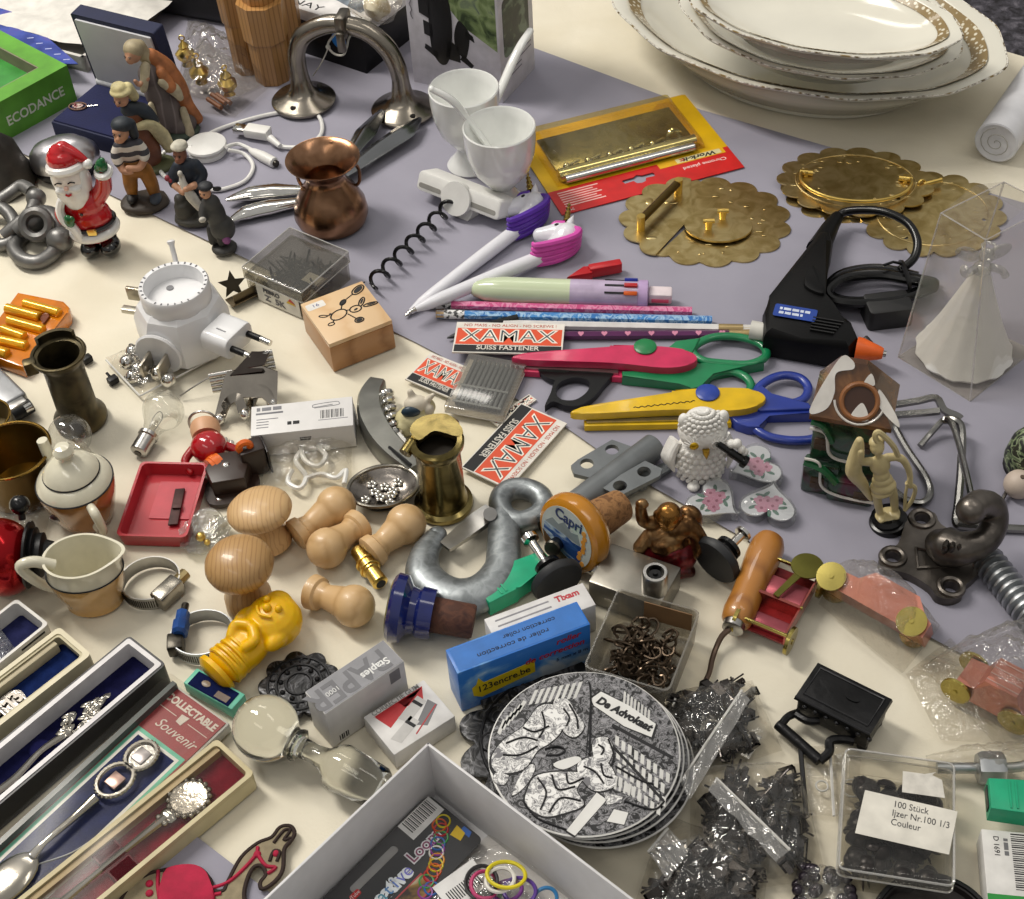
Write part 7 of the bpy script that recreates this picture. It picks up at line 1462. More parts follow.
# ---------------------------------------------------------------- waiter's corkscrew
o = P(380, 430); t = thing('waiters_corkscrew', 'grey steel folding corkscrew beside the clip carton', 'corkscrew', T3(*o)); GS = mat('74746f', .35, .8, .1)
def w6(pts, z): return [P(x, y, z)-o for x, y in pts]
part('arm', MB().tube(cr(w6([(378, 384), (371, 400), (372, 420), (382, 440), (396, 456), (416, 472)], .6), 5), [.55, .75, .85, .85, .8, .6], sec=[(-1, -.7), (-.8, -1), (.8, -1), (1, -.7), (1, .7), (.8, 1), (-.8, 1), (-1, .7)]), GS, t)
part('lever', MB().tube(cr(w6([(390, 432), (404, 448), (420, 464)], .9), 4), .4, sec=[(-1, -.6), (1, -.6), (1, .6), (-1, .6)]), STEEL, t); part('rivet', MB().ball(w6([(374, 386)], 1.05)[0], (.16, .16, .08), 10, 6), CHROME, t); part('slot', MB().tube(w6([(389, 447), (411, 465)], 1.42), .1, 5), INK, t)
a_, b_ = w6([(386, 394)], .8)[0], w6([(395, 436)], .8)[0]; Mc = AX(a_, b_); Lc = (b_-a_).length
part('worm', MB().tube([Mc @ V((u/80*Lc, .36*cos(u*.42), .36*sin(u*.42))) for u in range(81)], .2, 8), CHROME, t, 'shiny spiral worm')
# white and yellow cow skull like ornament
t = thing('shell_ornament', 'pale yellow cow shaped shell ornament with dark blue spot behind the brass tankard', 'ornament', A(416, 428)); YL = mat('c9bf92', .5, 0, .15, 80, .2)
fig('body', [((0, 0, .8), (1.3, 1.0, .9)), ((-.7, -.5, .6), (.7, .6, .6)), ((.5, .3, 1.5), (.9, .7, .7))], YL, t, .09); fig('head', [((.2, .2, 1.9), (.8, .6, .6)), ([(.9, .3, 2.1), (1.3, .3, 2.5)], [.25, .15]), ([(0, .4, 2.3), (-.1, .5, 2.7)], [.3, .2]), ((.9, 0, 1.6), (.4, .4, .4))], mat('cfc6b4', .5, 0, .1), t, .07)
part('spot', MB().ball((-.15, -.3, 1.75), (.62, .3, .42), 14, 8), mat('1e3444', .35), t, 'dark blue spot'); part('nostril', MB().ball((-1.25, -.6, .9), (.22, .14, .22), 10, 6), mat('4d3428', .5), t)
# brass tankard
h = HGT(444, 506, 434, 442)
t = thing('brass_tankard', 'small brass tankard with hinged lid flange and stepped foot', 'tankard', A(444, 504, 0, 25)); BT = pat([(.35, '5f5430'), (.5, '83754a'), (.65, '958656')], 50, 3, .8, 'noise', .22, 1, .06, name='old_brass')
part('body', MB().lathe([(.1, 0), (1.75, 0), (1.8, .15), (1.75, .35), (1.5, .5), (1.45, .75), (1.36, .9), (1.32, h-1), (1.4, h-.75), (1.6, h-.35), (1.62, h-.1), (1.5, h), (1.2, h-.05), (1.15, h-.6), (1.1, 1.0), (.05, .9)], 44), BT, t)
part('lid_flange', MB().prism(cr2([(-.9, 1.0), (-1.0, 2.0), (0, 2.5), (1.4, 2.0), (1.7, .6), (1.2, .2), (.2, 1.2)], 4), h-.3, h+.0, M=T3(0, 0, 0) @ RX(6)), BT, t); part('hinge', MB().cyl((-1.9, .3, h-.4), (-1.2, .7, h-.2), .38, n=14), BT, t); part('flange_back', MB().ball((1.2, 1.0, h-.5), (.75, .75, .6), 16, 10), BT, t)
part('lining', MB().cyl((0, 0, h-1.0), (0, 0, h-.9), 1.12, n=30), mat('1d160c', .6, .3), t, 'dark inside')  # near-black disc below the rim paints the shade inside, no real lining
# oval pewter dish with flowers
t = thing('pewter_dish', 'small oval pewter dish with raised flowers beside the brass tankard', 'dish', A(385, 497, .1, 8)); PD = mat('9a938c', .25, 1, .25, 90, .3, 220)
part('dish', MB().lathe([(.05, .15), (1.3, .15), (1.75, .5), (2.1, .85), (2.15, 1.0), (2.05, .95), (1.7, .65), (1.25, .35), (.05, .32)], 44, sy=.78), PD, t); part('rim', MB().torus((0, 0, .98), 2.12, .13, n=44, sy=.78), PEWTER, t); r = random.Random(2)
for i in range(9):
    x, y = 1.25*cos(i*.7)*(.45+.55*(i % 2)), .95*sin(i*.7)*(.45+.55*(i % 2)); m = MB()
    for j in range(5): m.ball((x+.2*cos(j*1.256), y+.2*sin(j*1.256), .45), (.16, .16, .1), 8, 5)
    part('flower', m, SILVER, t, 'raised silver flower')
part('base', MB().lathe([(.05, 0), (1.5, 0), (1.6, .2), (.05, .25)], 32, sy=.78), DARKM, t); part('clasp', MB().tube(cr([(2.0, .2, .9), (2.5, .5, 1.2), (2.7, -.1, .9), (2.2, -.5, .8)]), .12, 6), CHROME, t)
# ---------------------------------------------------------------- hose clamps
def clamp(label, c, R_, sq, rot, scr, mt, tail=None):
    t = thing('hose_clamp', label, 'hose clamp', A(*c, 0, rot), None)
    part('band', MB().loft([[(r*cos(2*pi*i/48), r*sq*sin(2*pi*i/48), z) for i in range(48)] for r, z in ((R_, 0), (R_, .95), (R_-.07, .95), (R_-.07, 0))], True), mt, t)
    m = MB()
    for i in range(26): a = radians(-150+i*4.2); m.box(-.03, -.01, .2, .03, .03, .75, M=T3(R_*1.0*cos(a), R_*sq*sin(a), 0) @ RZ(math.degrees(a)-90))
    part('band_slot', m, DARKM, t); A_ = radians(scr); M = T3(R_*cos(A_), R_*sq*sin(A_), .5) @ RZ(scr+90)
    return t, M
t, M = clamp('steel hose clamp with screw housing below the red plastic box', (153, 588), 1.75, .92, 0, -38, STEEL)
part('housing', MB().box(-1.0, -.2, -.5, .8, .8, .6, .15, M=M), PEWTER, t); part('screw', MB().cyl(M @ V((.8, .4, .1)), M @ V((1.5, .4, .1)), .36, n=8), mat('9a8a62', .35, .8), t, 'brass coloured screw head')
t, M = clamp('steel hose clamp with blue thumb screw left of the yellow figure', (205, 642), 1.75, .9, 0, 185, ZINC)
part('thumb_screw', MB().rod(M @ V((0, .5, .4)), M @ V((-1.5, .7, .4)), [(.4, 0), (.6, .1), (.62, .5), (.5, .6), (.5, 1)], 8, 1, .8), mat('1f4a8c', .35), t, 'blue plastic thumb screw'); part('screw', MB().cyl(M @ V((-1.4, .7, .4)), M @ V((-2.2, .8, .3)), .22, n=10), DARKM, t); part('housing', MB().box(-.2, -.2, -.4, .9, .7, .5, .12, M=M), DARKM, t)
# ---------------------------------------------------------------- yellow toy figure lying down
a, b = P(222, 668, 1.1), P(288, 610, 1.5)
t = thing('finger_puppet', 'bright yellow soft rubber puppet figure lying on its back', 'toy', AX(a, b)); L = (b-a).length; YP = mat('e3b100', .35, 0, .04, 60, sss=.2)
fig('body', [((L*.32, 0, 0), (L*.36, 1.25, 1.05)), ((L*.1, 0, 0), (.9, 1.3, 1.0)), ((L*.78, 0, .1), (1.65, 1.65, 1.35)), ((L*.95, .5, .2), (.9, .9, .9)), ((L*.62, -1.2, .3), (.8, .5, .5)), ((L*.6, 1.3, .3), (.8, .5, .5)), ([(L*.3, -.6, .9), (L*.42, -.8, 1.1), (L*.5, -.2, 1.2)], [.3, .32, .3]), ([(L*.3, .6, .9), (L*.42, .8, 1.1), (L*.5, .2, 1.2)], [.3, .32, .3])], YP, t, .1)
part('face', MB().tube(cr([(L*.72, -.6, 1.42), (L*.66, 0, 1.5), (L*.72, .6, 1.42)]), .09, 6).ball((L*.85, -.5, 1.42), .22, 10, 7).ball((L*.85, .5, 1.42), .22, 10, 7).ball((L*.77, 0, 1.5), .26, 10, 7), YP, t); m = MB()
for i in range(4): m.torus((L*(.05+.075*i), 0, 0), 1.12-.02*i, .12, RY(90) , 26, 6)
part('body_fold', m, YP, t); part('opening', MB().rod((-.75, 0, -.05), (-.2, 0, 0), [(.75, 0), (.95, .1), (1.25, .5), (1.2, 1)], 26), YP, t); part('opening_shade', MB().cyl((-.78, 0, -.05), (-.7, 0, -.05), .7, n=20), mat('a87c00', .6), t, 'hollow open end')  # darker yellow disc paints the shade inside the open end
# ================================================================ front edge: spoon cases, cartons, tray, coasters, bags
SPN = mat('b5b0a6', .16, 1, .08, 60, .05); VEL = lambda c: mat(c, .95, 0, .15, 200, .3, 700, spec=.08)
def caseM(pT, pR, pA, z, Lc, edge=None):
    a, b, c = P(*pR, z), P(*pA, z), P(*pT, z)
    x = (a-b).normalized() if edge is None else (P(*edge[0], z)-P(*edge[1], z)).normalized()
    y = V((0, 0, 1)).cross(x); W = (c-a).dot(y); o = a-x*Lc; o.z = 0
    return Mx.Translation(o) @ Mx((x, y, V((0, 0, 1)))).transposed().to_4x4(), W
def shell(t, L, W, H, mt, th=.18, name='case', floor=.3):
    r = lambda i, z: [(x, y, z) for x, y in rrect(i, i, L-i, W-i, .25, 3)]
    return part(name, MB().loft([r(0, 0), r(0, H), r(th, H), r(th, floor), r(.6, floor-.02)], cap=False).box(.1, .1, 0, L-.1, W-.1, .1), mt, t, sm=50)
def lidsheet(t, L, W, z, h=.35):
    part('clear_lid', MB().loft([[(x, y, q) for x, y in rrect(k, k, L-k, W-k, .2, 3)] for k, q in ((-.02, z-.2), (-.02, z+h-.1), (.12, z+h))]), clear('fbfaf8', .01, .2, .35, 0, 100, .1), t, 'clear plastic lid')
def spoon_in(label, M, pts, bowl=None, mt=SPN):
    t = thing('souvenir_spoon', label, 'spoon', M); return t
# --- topmost case with bubble film
M, W = caseM((19.5, 596), (49, 623.6), (0, 663), 1.7, 11)
t = thing('spoon_case', 'white presentation case filled with film, uppermost at the left edge', 'presentation case', M); shell(t, 11, W, 1.7, mat('d3d0ca', .45)); part('velvet', MB().box(.2, .2, .3, 10.8, W-.2, .6), VEL('23264a'), t)
part('edge_print', MB().box(9, -.01, 1.3, 10.6, 0, 1.45).box(11, .4, 1.0, 11.01, 1.4, 1.15), INK, t)
tb = thing('bubble_film', 'crumpled bubble film inside the uppermost white case', 'film', I4); q4_ = [M @ V(p) for p in ((1, .2, 0), (8.9, .2, 0), (9.4, W-.2, 0), (1, W-.2, 0))]; bag(tb, q4_, 1.2, clear('cfd2de', .3, .12, 1.1, 1, 220, .4), 61, z0=.7, rough=.9)
tb = thing('film_scrap', 'piece of crinkled film beside the red metallic ball', 'film', I4); bag(tb, [P(-6, 612), P(14, 604), P(16, 585), P(-6, 582)], 1.0, FILM, 63, z0=1.8, rough=.9)
# --- cream case with silver motif
M, W = caseM((58, 626), (91, 653), (0, 724), 1.6, 12)
t = thing('spoon_case', 'cream presentation case with navy velvet and a silver figure 73', 'presentation case', M); CRB = mat('cfc6a8', .45, 0, .04); shell(t, 12, W, 1.5, CRB, .28); part('velvet', MB().box(.3, .3, .3, 11.7, W-.3, .55), VEL('142452'), t)
part('inner_rim', MB().prism(rrect(.15, .15, 11.85, W-.15, .2), 1.35, 1.42, [rrect(.42, .42, 11.58, W-.42, .2)]), mat('b9b08f', .5), t)
part('case_lid_wall', MB().box(.2, W-.75, .55, 11.3, W-.3, 1.3, .1), mat('b9ae90', .5), t)
tt = thing('souvenir_spoon', 'silver spoon end shaped like numerals in the cream case', 'spoon', M @ T3(7.3, W*.42, .55))
part('crest', MB().box(-.7, -.75, .05, -.45, .75, .4, .05).prism(cr2([(-.4, .6), (.3, .8), (.9, .4), (.7, -.5), (.0, -.7), (-.4, -.5)]), .02, .25), mat('8a8580', .25, 1, .2, 100, .3), tt)
txt(tt, '73', 1.2, T3(.25, 0, .3) @ RZ(20), mat('77726c', .3, 1), sx=.8, bold=.04, ex=.08); part('stem', MB().cyl((-.7, 0, .2), (-4.5, .1, .2), .15, n=10), SPN, tt); part('bead', MB().ball((-1.2, .2, .25), .2, 10, 7).ball((-1.2, -.3, .25), .2, 10, 7), SPN, tt)
# --- black case with white lining
M, W = caseM((131, 632.5), (165.7, 663), (0, 803), 1.8, 15)
t = thing('spoon_case', 'black edged case with white lining and a leaf handled spoon', 'presentation case', M); shell(t, 15, W, 1.7, mat('17171a', .4), .12); part('lining', MB().prism(rrect(.14, .14, 14.86, W-.14, .15), .3, 1.75, [rrect(.4, .4, 14.6, W-.42, .12)]), mat('d2cfcf', .4), t, 'white lining wall'); part('velvet', MB().box(.3, .3, .3, 14.7, W-.4, .6), VEL('15163a'), t)
pass
part('velvet_bump', MB().ball((7.6, W*.5, .55), (.7, 1.05, .35), 16, 8).ball((6.8, W*.25, .55), (.9, .6, .35), 16, 8), VEL('191a44'), t)
tt = thing('souvenir_spoon', 'silver spoon with lily shaped handle in the black edged case', 'spoon', M @ T3(0, W*.42, .95)); m = MB(); r = random.Random(9)
for i in range(34):
    u = r.random(); w = .8*sin(pi*min(1, u*1.1+.08)); m.ball((8.9+3.2*u, r.uniform(-w, w)*.8+.1, r.uniform(0, .15)), (.42, .17, .13), 8, 5, RZ(r.uniform(-30, 30)))
part('lily_handle', m, SPN, tt, 'lily flower handle'); part('stem', MB().tube(cr([(9.2, -.1, 0), (7.5, .1, .1), (5.5, -.1, 0), (3.8, .1, 0)]), [.22, .16, .2, .22], 8), SPN, tt); part('bowl', MB().ball((2.2, .1, -.05), (1.6, .9, .3), 20, 10), SPN, tt); part('bead', MB().ball((9.6, -.55, 0), .2, 10, 7).ball((9.3, -.35, .05), .16, 10, 7), SPN, tt)
# --- collectable souvenir case
M, W = caseM((173, 669), (226.5, 712.5), (0, 0), 1.7, 17, ((173, 669), (0, 826)))
t = thing('spoon_case', 'clear lidded case with red card end reading Collectable Souvenir', 'presentation case', M); L = 17
part('tray', MB().box(0, 0, 0, L, W, .7, .1), mat('c9c8c4', .4), t); part('card', MB().box(.15, .15, .7, L-.15, W-.15, .75), mat('8c262c', .5, 0, .08), t, 'dark red card')
for k, c, z in ((.0, '5fb79c', .76), (.22, 'd9dad6', .77), (.4, '142050', .78)): part('border' if k < .4 else 'navy_panel', MB().box(1.7+k, .25+k, .74, L-3.0-k, W-.55-k, z), mat(c, .5) if k < .4 else VEL('152152'), t)
part('dark_lid_edge', MB().box(.1, W-.5, .7, L-.1, W-.2, 1.2), mat('3c4442', .3), t)
wt = mat('cfc6bc', .5); R90 = RZ(-90)
txt(t, 'COLLECTABLE', .62, T3(L-.75, W*.5, .76) @ R90, wt, sx=.92, bold=.025); txt(t, 'Souvenir', .8, T3(L-2.2, W*.42, .76) @ R90, wt, shear=.35, sx=1.0); part('card_line', MB().box(L-1.42, .3, .75, L-1.38, W*.4, .76).box(L-1.42, W*.6, .75, L-1.38, W-.4, .76), wt, t); part('card_crest', MB().prism([(L-1.7, W*.46), (L-1.1, W*.44), (L-1.15, W*.56), (L-1.65, W*.55)], .75, .77), wt, t)
bars(t, T3(.9, W*.6, .76) @ R90, 1, 1.8, .3, wt); lidsheet(t, L, W, 1.0, .75)
tt = thing('souvenir_spoon', 'silver spoon with two rope framed shields under the clear lid', 'spoon', M @ T3(0, W*.47, 1.0)); ang = -4
part('bowl', MB().ball((4.0, .1, 0), (1.75, 1.05, .28), 24, 12), SPN, tt, 'spoon bowl'); part('stem', MB().tube(cr([(5.6, .1, .05), (6.4, .05, .3), (8.2, 0, .2), (9.6, 0, .15)]), [.3, .16, .2, .3], 10), SPN, tt)
for x, R_, s_ in ((10.9, 1.0, .85), (12.7, .85, .9)):
    m = MB().torus((x, 0, .15), R_, .13, n=34, k=6, sy=s_)
    for i in range(26): m.ball((x+R_*1.1*cos(i*.2417), R_*1.1*s_*sin(i*.2417), .15), .1, 7, 5)
    part('rope_frame', m, SPN, tt); part('shield', MB().box(x-.42, -.4, .05, x+.4, .4, .18, .04), mat('a58a80' if x < 12 else '8f8a8a', .3, .8), tt, 'small shield')
part('enamel', MB().cyl((12.7, 0, .0), (12.7, 0, .1), .75, n=28), SILVER, tt)
part('clip', MB().box(7.1, -.75, -.1, 7.7, .75, .4, .05), mat('d5d4d0', .35), t, 'white paper band'); part('band', MB().tube(cr([(5.5, W*.4, .8), (6.9, W*.2, .82), (8.5, .5, .8)]), .04, 5), mat('b9bcc0', .4), t)
# --- maroon case
M, W = caseM((217.6, 733.7), (253.6, 770), (98, 899), 1.6, 15)
t = thing('spoon_case', 'cream case with maroon velvet nearest the embroidered pony', 'presentation case', M); L = 15; shell(t, L, W, 1.3, mat('c3b78f', .45, 0, .05), .25)
part('velvet', MB().box(.25, .25, .3, L-.25, W-.25, .65), VEL('6d1524'), t, 'maroon velvet'); part('velvet_bump', MB().box(6.6, .3, .6, 8.0, W*.42, 1.0, .12).box(6.6, W*.58, .6, 8.0, W-.3, 1.0, .12), VEL('5a1420'), t); part('inner_wall', MB().box(.3, W-.6, .6, L-.3, W-.28, 1.15), mat('a58f64', .5), t); lidsheet(t, L, W, 1.2, .4)
tt = thing('souvenir_spoon', 'silver spoon with round medallion top in the maroon case', 'spoon', M @ T3(0, W*.5, .85)); m = MB().lathe([(.05, 0), (1.0, 0), (1.05, .12), (.95, .22), (.8, .18), (.05, .22)], 30, T3(11.9, 0, 0))
for i in range(18): m.ball((11.9+1.05*cos(i*.349), 1.05*sin(i*.349), .12), .17, 8, 6)
part('medallion', m, mat('9f988c', .22, 1, .15, 150, .4, 300), tt, 'round crest medallion'); part('scroll', MB().ball((10.6, 0, .1), (.4, .5, .15), 10, 6).ball((10.2, .25, .1), .2, 8, 6).ball((10.2, -.25, .1), .2, 8, 6), SPN, tt); part('stem', MB().tube(cr([(10.4, 0, .1), (8, 0, .15), (6, 0, .15), (4.2, 0, .1)]), [.25, .17, .15, .25], 8), SPN, tt); part('bowl', MB().ball((2.6, 0, 0), (1.8, 1.1, .3), 22, 10), SPN, tt)
# --- small navy plaque
M, W = caseM((195, 668), (245, 693), (229, 711), 1.0, 2.6)
t = thing('spoon_case', 'end of a navy and mint case peeping out under the yellow puppet', 'presentation case', M); part('tray', MB().box(1.45, 0, 0, 2.6, W, .9, .08), mat('63b59c', .45), t); part('navy_panel', MB().box(1.5, .3, .9, 2.45, W-.3, .95), VEL('10183f'), t); part('gold_panel', MB().box(1.6, .5, .95, 2.0, W*.4, .97), mat('5f4a3a', .4), t); part('motif', MB().ball((2.0, W*.65, .97), (.2, .3, .06), 10, 5), mat('8a7a68', .4), t)
# ---------------------------------------------------------------- black lace trivets
LACE = pat([(.0, '08080a'), (.42, '121214'), (.5, '4a4a4d'), (.55, '0d0d0f')], 75, 3, 2.2, 'noise', .35, .3, .6, name='cast_lace')
def trivet(label, c, R_, n=12):
    t = thing('trivet', label, 'trivet', A(*c)); part('plate', MB().prism(scal(0, 0, R_, R_, n, d=.12), .1, .42, bev=.06), LACE, t); m = MB()
    for k in (.35, .62, .85): m.torus((0, 0, .42), R_*k, .09, n=40, k=6)
    for i in range(n): a = 2*pi*i/n; m.torus((R_*.73*cos(a), R_*.73*sin(a), .42), R_*.13, .07, n=16, k=5).ball((R_*.5*cos(a+.2), R_*.5*sin(a+.2), .42), .16, 8, 5)
    part('ornament_relief', m, mat('1d1d1f', .3, .4, spec=.4), t)
    for i in range(3): part('foot', MB().cyl((R_*.7*cos(i*2.1), R_*.7*sin(i*2.1), 0), (R_*.7*cos(i*2.1), R_*.7*sin(i*2.1), .12), .25, n=10), LACE, t)
trivet('black cast lace trivet underneath the stack of coasters', (556, 742), 4.6); trivet('small black lace trivet behind the glass stopper', (300, 688), 2.0, 9)
# ---------------------------------------------------------------- coasters
r_c = 4.72; zt = 2.95
ENG = etched('121214', '8d8c8f', 240, .35); LITE = etched('e6e5e2', '6f6e71', 170, .35); WH2 = mat('d9d8d4', .3, 0, .03)
offs = [(601, 770, .45), (595, 764, 1.25), (589, 760, 2.05), (584, 757, 2.85)]
lab = ['lowest coaster of the stack on the black trivet', 'second lowest coaster of the stack with black rim', 'coaster directly beneath the topmost engraved one', 'topmost coaster engraved with a lawyer scene and reading De Advokaat']
for i, (x, y, z) in enumerate(offs):
    t = thing('coaster', lab[i], 'coaster', A(x, y, z), 'engraved coasters in a stack')
    part('disc', MB().lathe([(.05, 0), (r_c-.5, 0), (r_c-.4, .12), (r_c-.2, .38), (r_c-.2, .46), (.05, .46)], 64), mat('0b0b0c', .6, spec=.05), t, 'black body'); part('rim', MB().lathe([(r_c-.3, .44), (r_c-.02, .46), (r_c+.02, .53), (r_c-.05, .58), (r_c-.3, .58)], 64), WH2, t, 'white rim')
    part('face', MB().cyl((0, 0, .55), (0, 0, .6), r_c-.06, n=64), ENG, t, 'engraved face')
top = t; zf = 3.45; o = P(584, 757, 2.85)
def cz(x, y): p = P(480+x/3.47, 640+y/3.47, zf)-o; return (p.x, p.y)
def engr(pts, mt, h, nm, sm_=True):
    pp = [cz(*p) for p in pts]; pp = cr2(pp, 4) if sm_ else pp; c = V((sum(p[0] for p in pp)/len(pp), sum(p[1] for p in pp)/len(pp)))
    big = [(c.x+(p[0]-c.x)*1.06, c.y+(p[1]-c.y)*1.08) for p in pp]
    part(nm+'_outline', MB().prism(big, .6, .612), INK, top); part(nm, MB().prism(pp, .6, .6+h), mt, top)
engr([(40, 410), (80, 350), (150, 300), (200, 235), (250, 225), (290, 260), (280, 320), (240, 360), (200, 385), (150, 450), (60, 460)], LITE, .03, 'standing_man')
engr([(255, 215), (300, 205), (335, 255), (362, 300), (330, 338), (290, 318), (268, 255)], LITE, .035, 'man_head'); engr([(55, 462), (100, 472), (80, 505), (48, 490)], LITE, .03, 'man_leg'); engr([(140, 470), (178, 432), (190, 450), (160, 505), (112, 540)], LITE, .03, 'man_leg')
engr([(165, 520), (200, 470), (300, 458), (365, 470), (335, 520), (360, 572), (290, 602), (220, 612), (160, 572)], LITE, .03, 'seated_woman'); engr([(340, 430), (400, 405), (455, 440), (470, 505), (400, 525), (350, 480)], LITE, .034, 'woman_torso'); engr([(392, 352), (440, 338), (462, 380), (440, 432), (400, 420)], LITE, .036, 'woman_head')
engr([(255, 430), (330, 405), (350, 420), (290, 450)], WH2, .034, 'letter'); engr([(405, 530), (440, 555), (330, 680), (300, 662)], WH2, .03, 'scroll', False); engr([(430, 530), (495, 545), (490, 565), (440, 572)], LITE, .03, 'book', False); engr([(440, 630), (465, 588), (515, 600), (500, 642)], WH2, .03, 'sheet', False)
engr([(385, 205), (420, 180), (520, 230), (610, 292), (595, 338), (500, 300), (395, 228)], WH2, .03, 'banner', False)
a, b = V(cz(402, 205)), V(cz(600, 312)); an = math.degrees(atan2(b.y-a.y, b.x-a.x))
txt(top, 'De Advokaat', .62, T3((a.x+b.x)/2, (a.y+b.y)/2, .645) @ RZ(an), INK, sx=.95, shear=.15, bold=.03)
ms = MB()
for pts in ([(90, 360), (150, 340), (200, 350)], [(150, 305), (190, 320), (240, 300)], [(80, 400), (140, 400), (200, 370)], [(215, 250), (225, 300), (205, 340)], [(290, 240), (310, 270), (300, 300)], [(310, 225), (335, 270), (340, 310)], [(225, 380), (270, 370), (295, 385), (270, 400), (230, 400)], [(200, 480), (230, 530), (210, 590)], [(250, 470), (270, 520), (330, 510)], [(240, 600), (280, 550), (350, 560)], [(300, 465), (310, 500), (360, 480)], [(360, 440), (400, 460), (430, 500)], [(420, 430), (430, 470), (460, 480)], [(410, 365), (430, 380), (420, 400)], [(445, 345), (465, 400), (455, 440)], [(380, 150), (385, 215), (380, 400)], [(150, 560), (200, 620), (300, 660)], [(470, 440), (560, 490), (600, 500)], [(500, 560), (600, 590), (640, 560)]):
    ms.tube([V((*cz(q.x, q.y), .648)) for q in cr(pts, 5)], .05, 5)
part('engraved_line', ms, INK, top)
m, m2 = MB(), MB()
for j in range(4):
    for i in range(9):
        x, y = 470+i*22+j*4, 330+i*16+j*48+ (i % 2)*3
        if hypot(x-362, y-413) < 300: m.prism([cz(x, y), cz(x+13, y+8), cz(x+11, y+40), cz(x-2, y+32)], .6, .62)
for i in range(8):
    x = 190+i*22; m.prism([cz(x, 175-i*4), cz(x+13, 172-i*4), cz(x-10, 222-i*3), cz(x-22, 226-i*3)], .6, .615)
for i in range(6): m.prism([cz(80+i*14, 275+i*3-i*16), cz(92+i*14, 280+i*3-i*16), cz(70+i*14, 330-i*16), cz(60+i*14, 322-i*16)], .6, .612)
for i in range(8): x = 500+i*12; m.prism([cz(x, 178+i*9), cz(x+7, 182+i*9), cz(x+3, 224+i*9), cz(x-4, 220+i*9)], .6, .617)
for i in range(6): x = 470+i*16; m.prism([cz(x, 470+i*9), cz(x+8, 475+i*9), cz(x+2, 520+i*7), cz(x-6, 516+i*7)], .6, .614)
part('shelf_books', m, mat('c9c8c4', .4), top, 'shelves of books')
for p in (((460, 290), (672, 405)), ((440, 340), (640, 555)), ((385, 215), (370, 400))): m2.prism([cz(*p[0]), cz(p[1][0], p[1][1]), cz(p[1][0]-4, p[1][1]+10), cz(p[0][0]-4, p[0][1]+10)], .6, .625)
part('shelf_edge', m2, INK, top)
# ---------------------------------------------------------------- staples and eraser cartons
hs = HGT(342, 747, 325, 716)
M, L, W = Q((325, 714.5), (404, 661), (300, 695), hs, 0)
t = thing('staples_carton', 'grey and white carton of staples beside the blue carton', 'carton', M); part('carton', MB().box(0, 0, 0, L, W, hs, .05), mat('cac8c6', .5, 0, .05), t); part('grey_panel', MB().box(.04, .04, hs, L-.04, W-.04, hs+.01), mat('86868a', .5), t, 'grey printed top')
txt(t, 'PAPER', W*1.05, T3(L*.42, W*.5, hs+.015) @ RZ(180), mat('67676b', .5), sx=.9, bold=.04); txt(t, 'Staples', .62, T3(L*.72, W*.35, hs+.02) @ RZ(180), mat('d8d8d6', .5), bold=.015); txt(t, '1000', .42, T3(L*.22, W*.5, hs+.02) @ RZ(180), mat('d0d0ce', .5)); part('size_mark', MB().box(L*.8, -.01, hs*.62, L*.93, 0, hs*.92), mat('77777b', .5), t)
m = MB()
for i in range(5): m.box(.5+i*.13, -.01, .2, .56+i*.13+.03*(i % 2), 0, .65)
part('barcode', m, INK, t)
M, L, W = Q((394, 755), (455, 716), (357, 721), 1.3, 0); L = (P(455, 716, 1.3)-P(394, 755, 1.3)).length
t = thing('eraser_carton', 'white carton printed with red triangle and grey erasers', 'carton', M); part('carton', MB().box(0, 0, 0, L, W, 1.3, .05), mat('d2d0cd', .5), t); z = 1.305
part('red_triangle', MB().prism([(L*.1, W*.88), (L*.92, W*.9), (L*.8, W*.62), (L*.25, W*.82)], 1.3, z), mat('b3171f', .5), t); part('red_triangle', MB().prism([(L*.12, W*.86), (L*.9, W*.88), (L*.2, W*.5)], 1.3, z), mat('b3171f', .5), t)
for x, y in ((.56, .64), (.3, .36)): part('printed_eraser', MB().prism([(L*(x-.2), W*(y-.05)), (L*(x+.22), W*(y+.14)), (L*(x+.27), W*(y-.06)), (L*(x-.12), W*(y-.24))], z, z+.006), mat('b9b7b4', .5), t); part('printed_band', MB().prism([(L*(x+.1), W*(y+.09)), (L*(x+.15), W*(y+.11)), (L*(x+.2), W*(y-.09)), (L*(x+.15), W*(y-.11))], z+.006, z+.01), INK, t)
part('printed_shadow', MB().prism([(L*.5, W*.28), (L*.86, W*.6), (L*.92, W*.4), (L*.62, W*.14)], 1.3, z+.002), mat('6a6a6c', .5), t); txt(t, 'CORRECTIE GUM', .42, T3(L*.5, W*.94, z), mat('8a8884', .5), sx=.9, bold=.01); part('black_mark', MB().box(L, W*.4, .5, L+.01, W*.5, .7), INK, t); part('red_line', MB().prism([(L*.42, W*.1), (L*.9, W*.4), (L*.9, W*.43), (L*.42, W*.13)], 1.3, z+.004), mat('a3232b', .5), t)
# ---------------------------------------------------------------- glass stopper
a, b = P(266, 728, 1.75), P(382, 790, 1.2)
t = thing('glass_stopper', 'clear glass decanter stopper with round ball head lying in front', 'stopper', AX(a, b)); L = (b-a).length; R_ = 1.75
pr = [(max(.02, R_*sin(q)), -R_*cos(q)/L) for q in [radians(i*10) for i in range(16)]]+[(.55, 2.1/L), (.5, 3.0/L), (.62, 3.7/L), (1.15, 4.3/L), (1.25, 4.6/L), (1.1, .97), (.95, 1.0), (.02, 1.0)]
part('body', MB().rod((0, 0, 0), (L, 0, 0), pr, 48), glass('fbfbf2', .01, 1.5), t); part('facet_ring', MB().torus((2.0, 0, 0), .75, .16, RY(90), 10, 6), glass('fbfbf2', .01, 1.5), t)
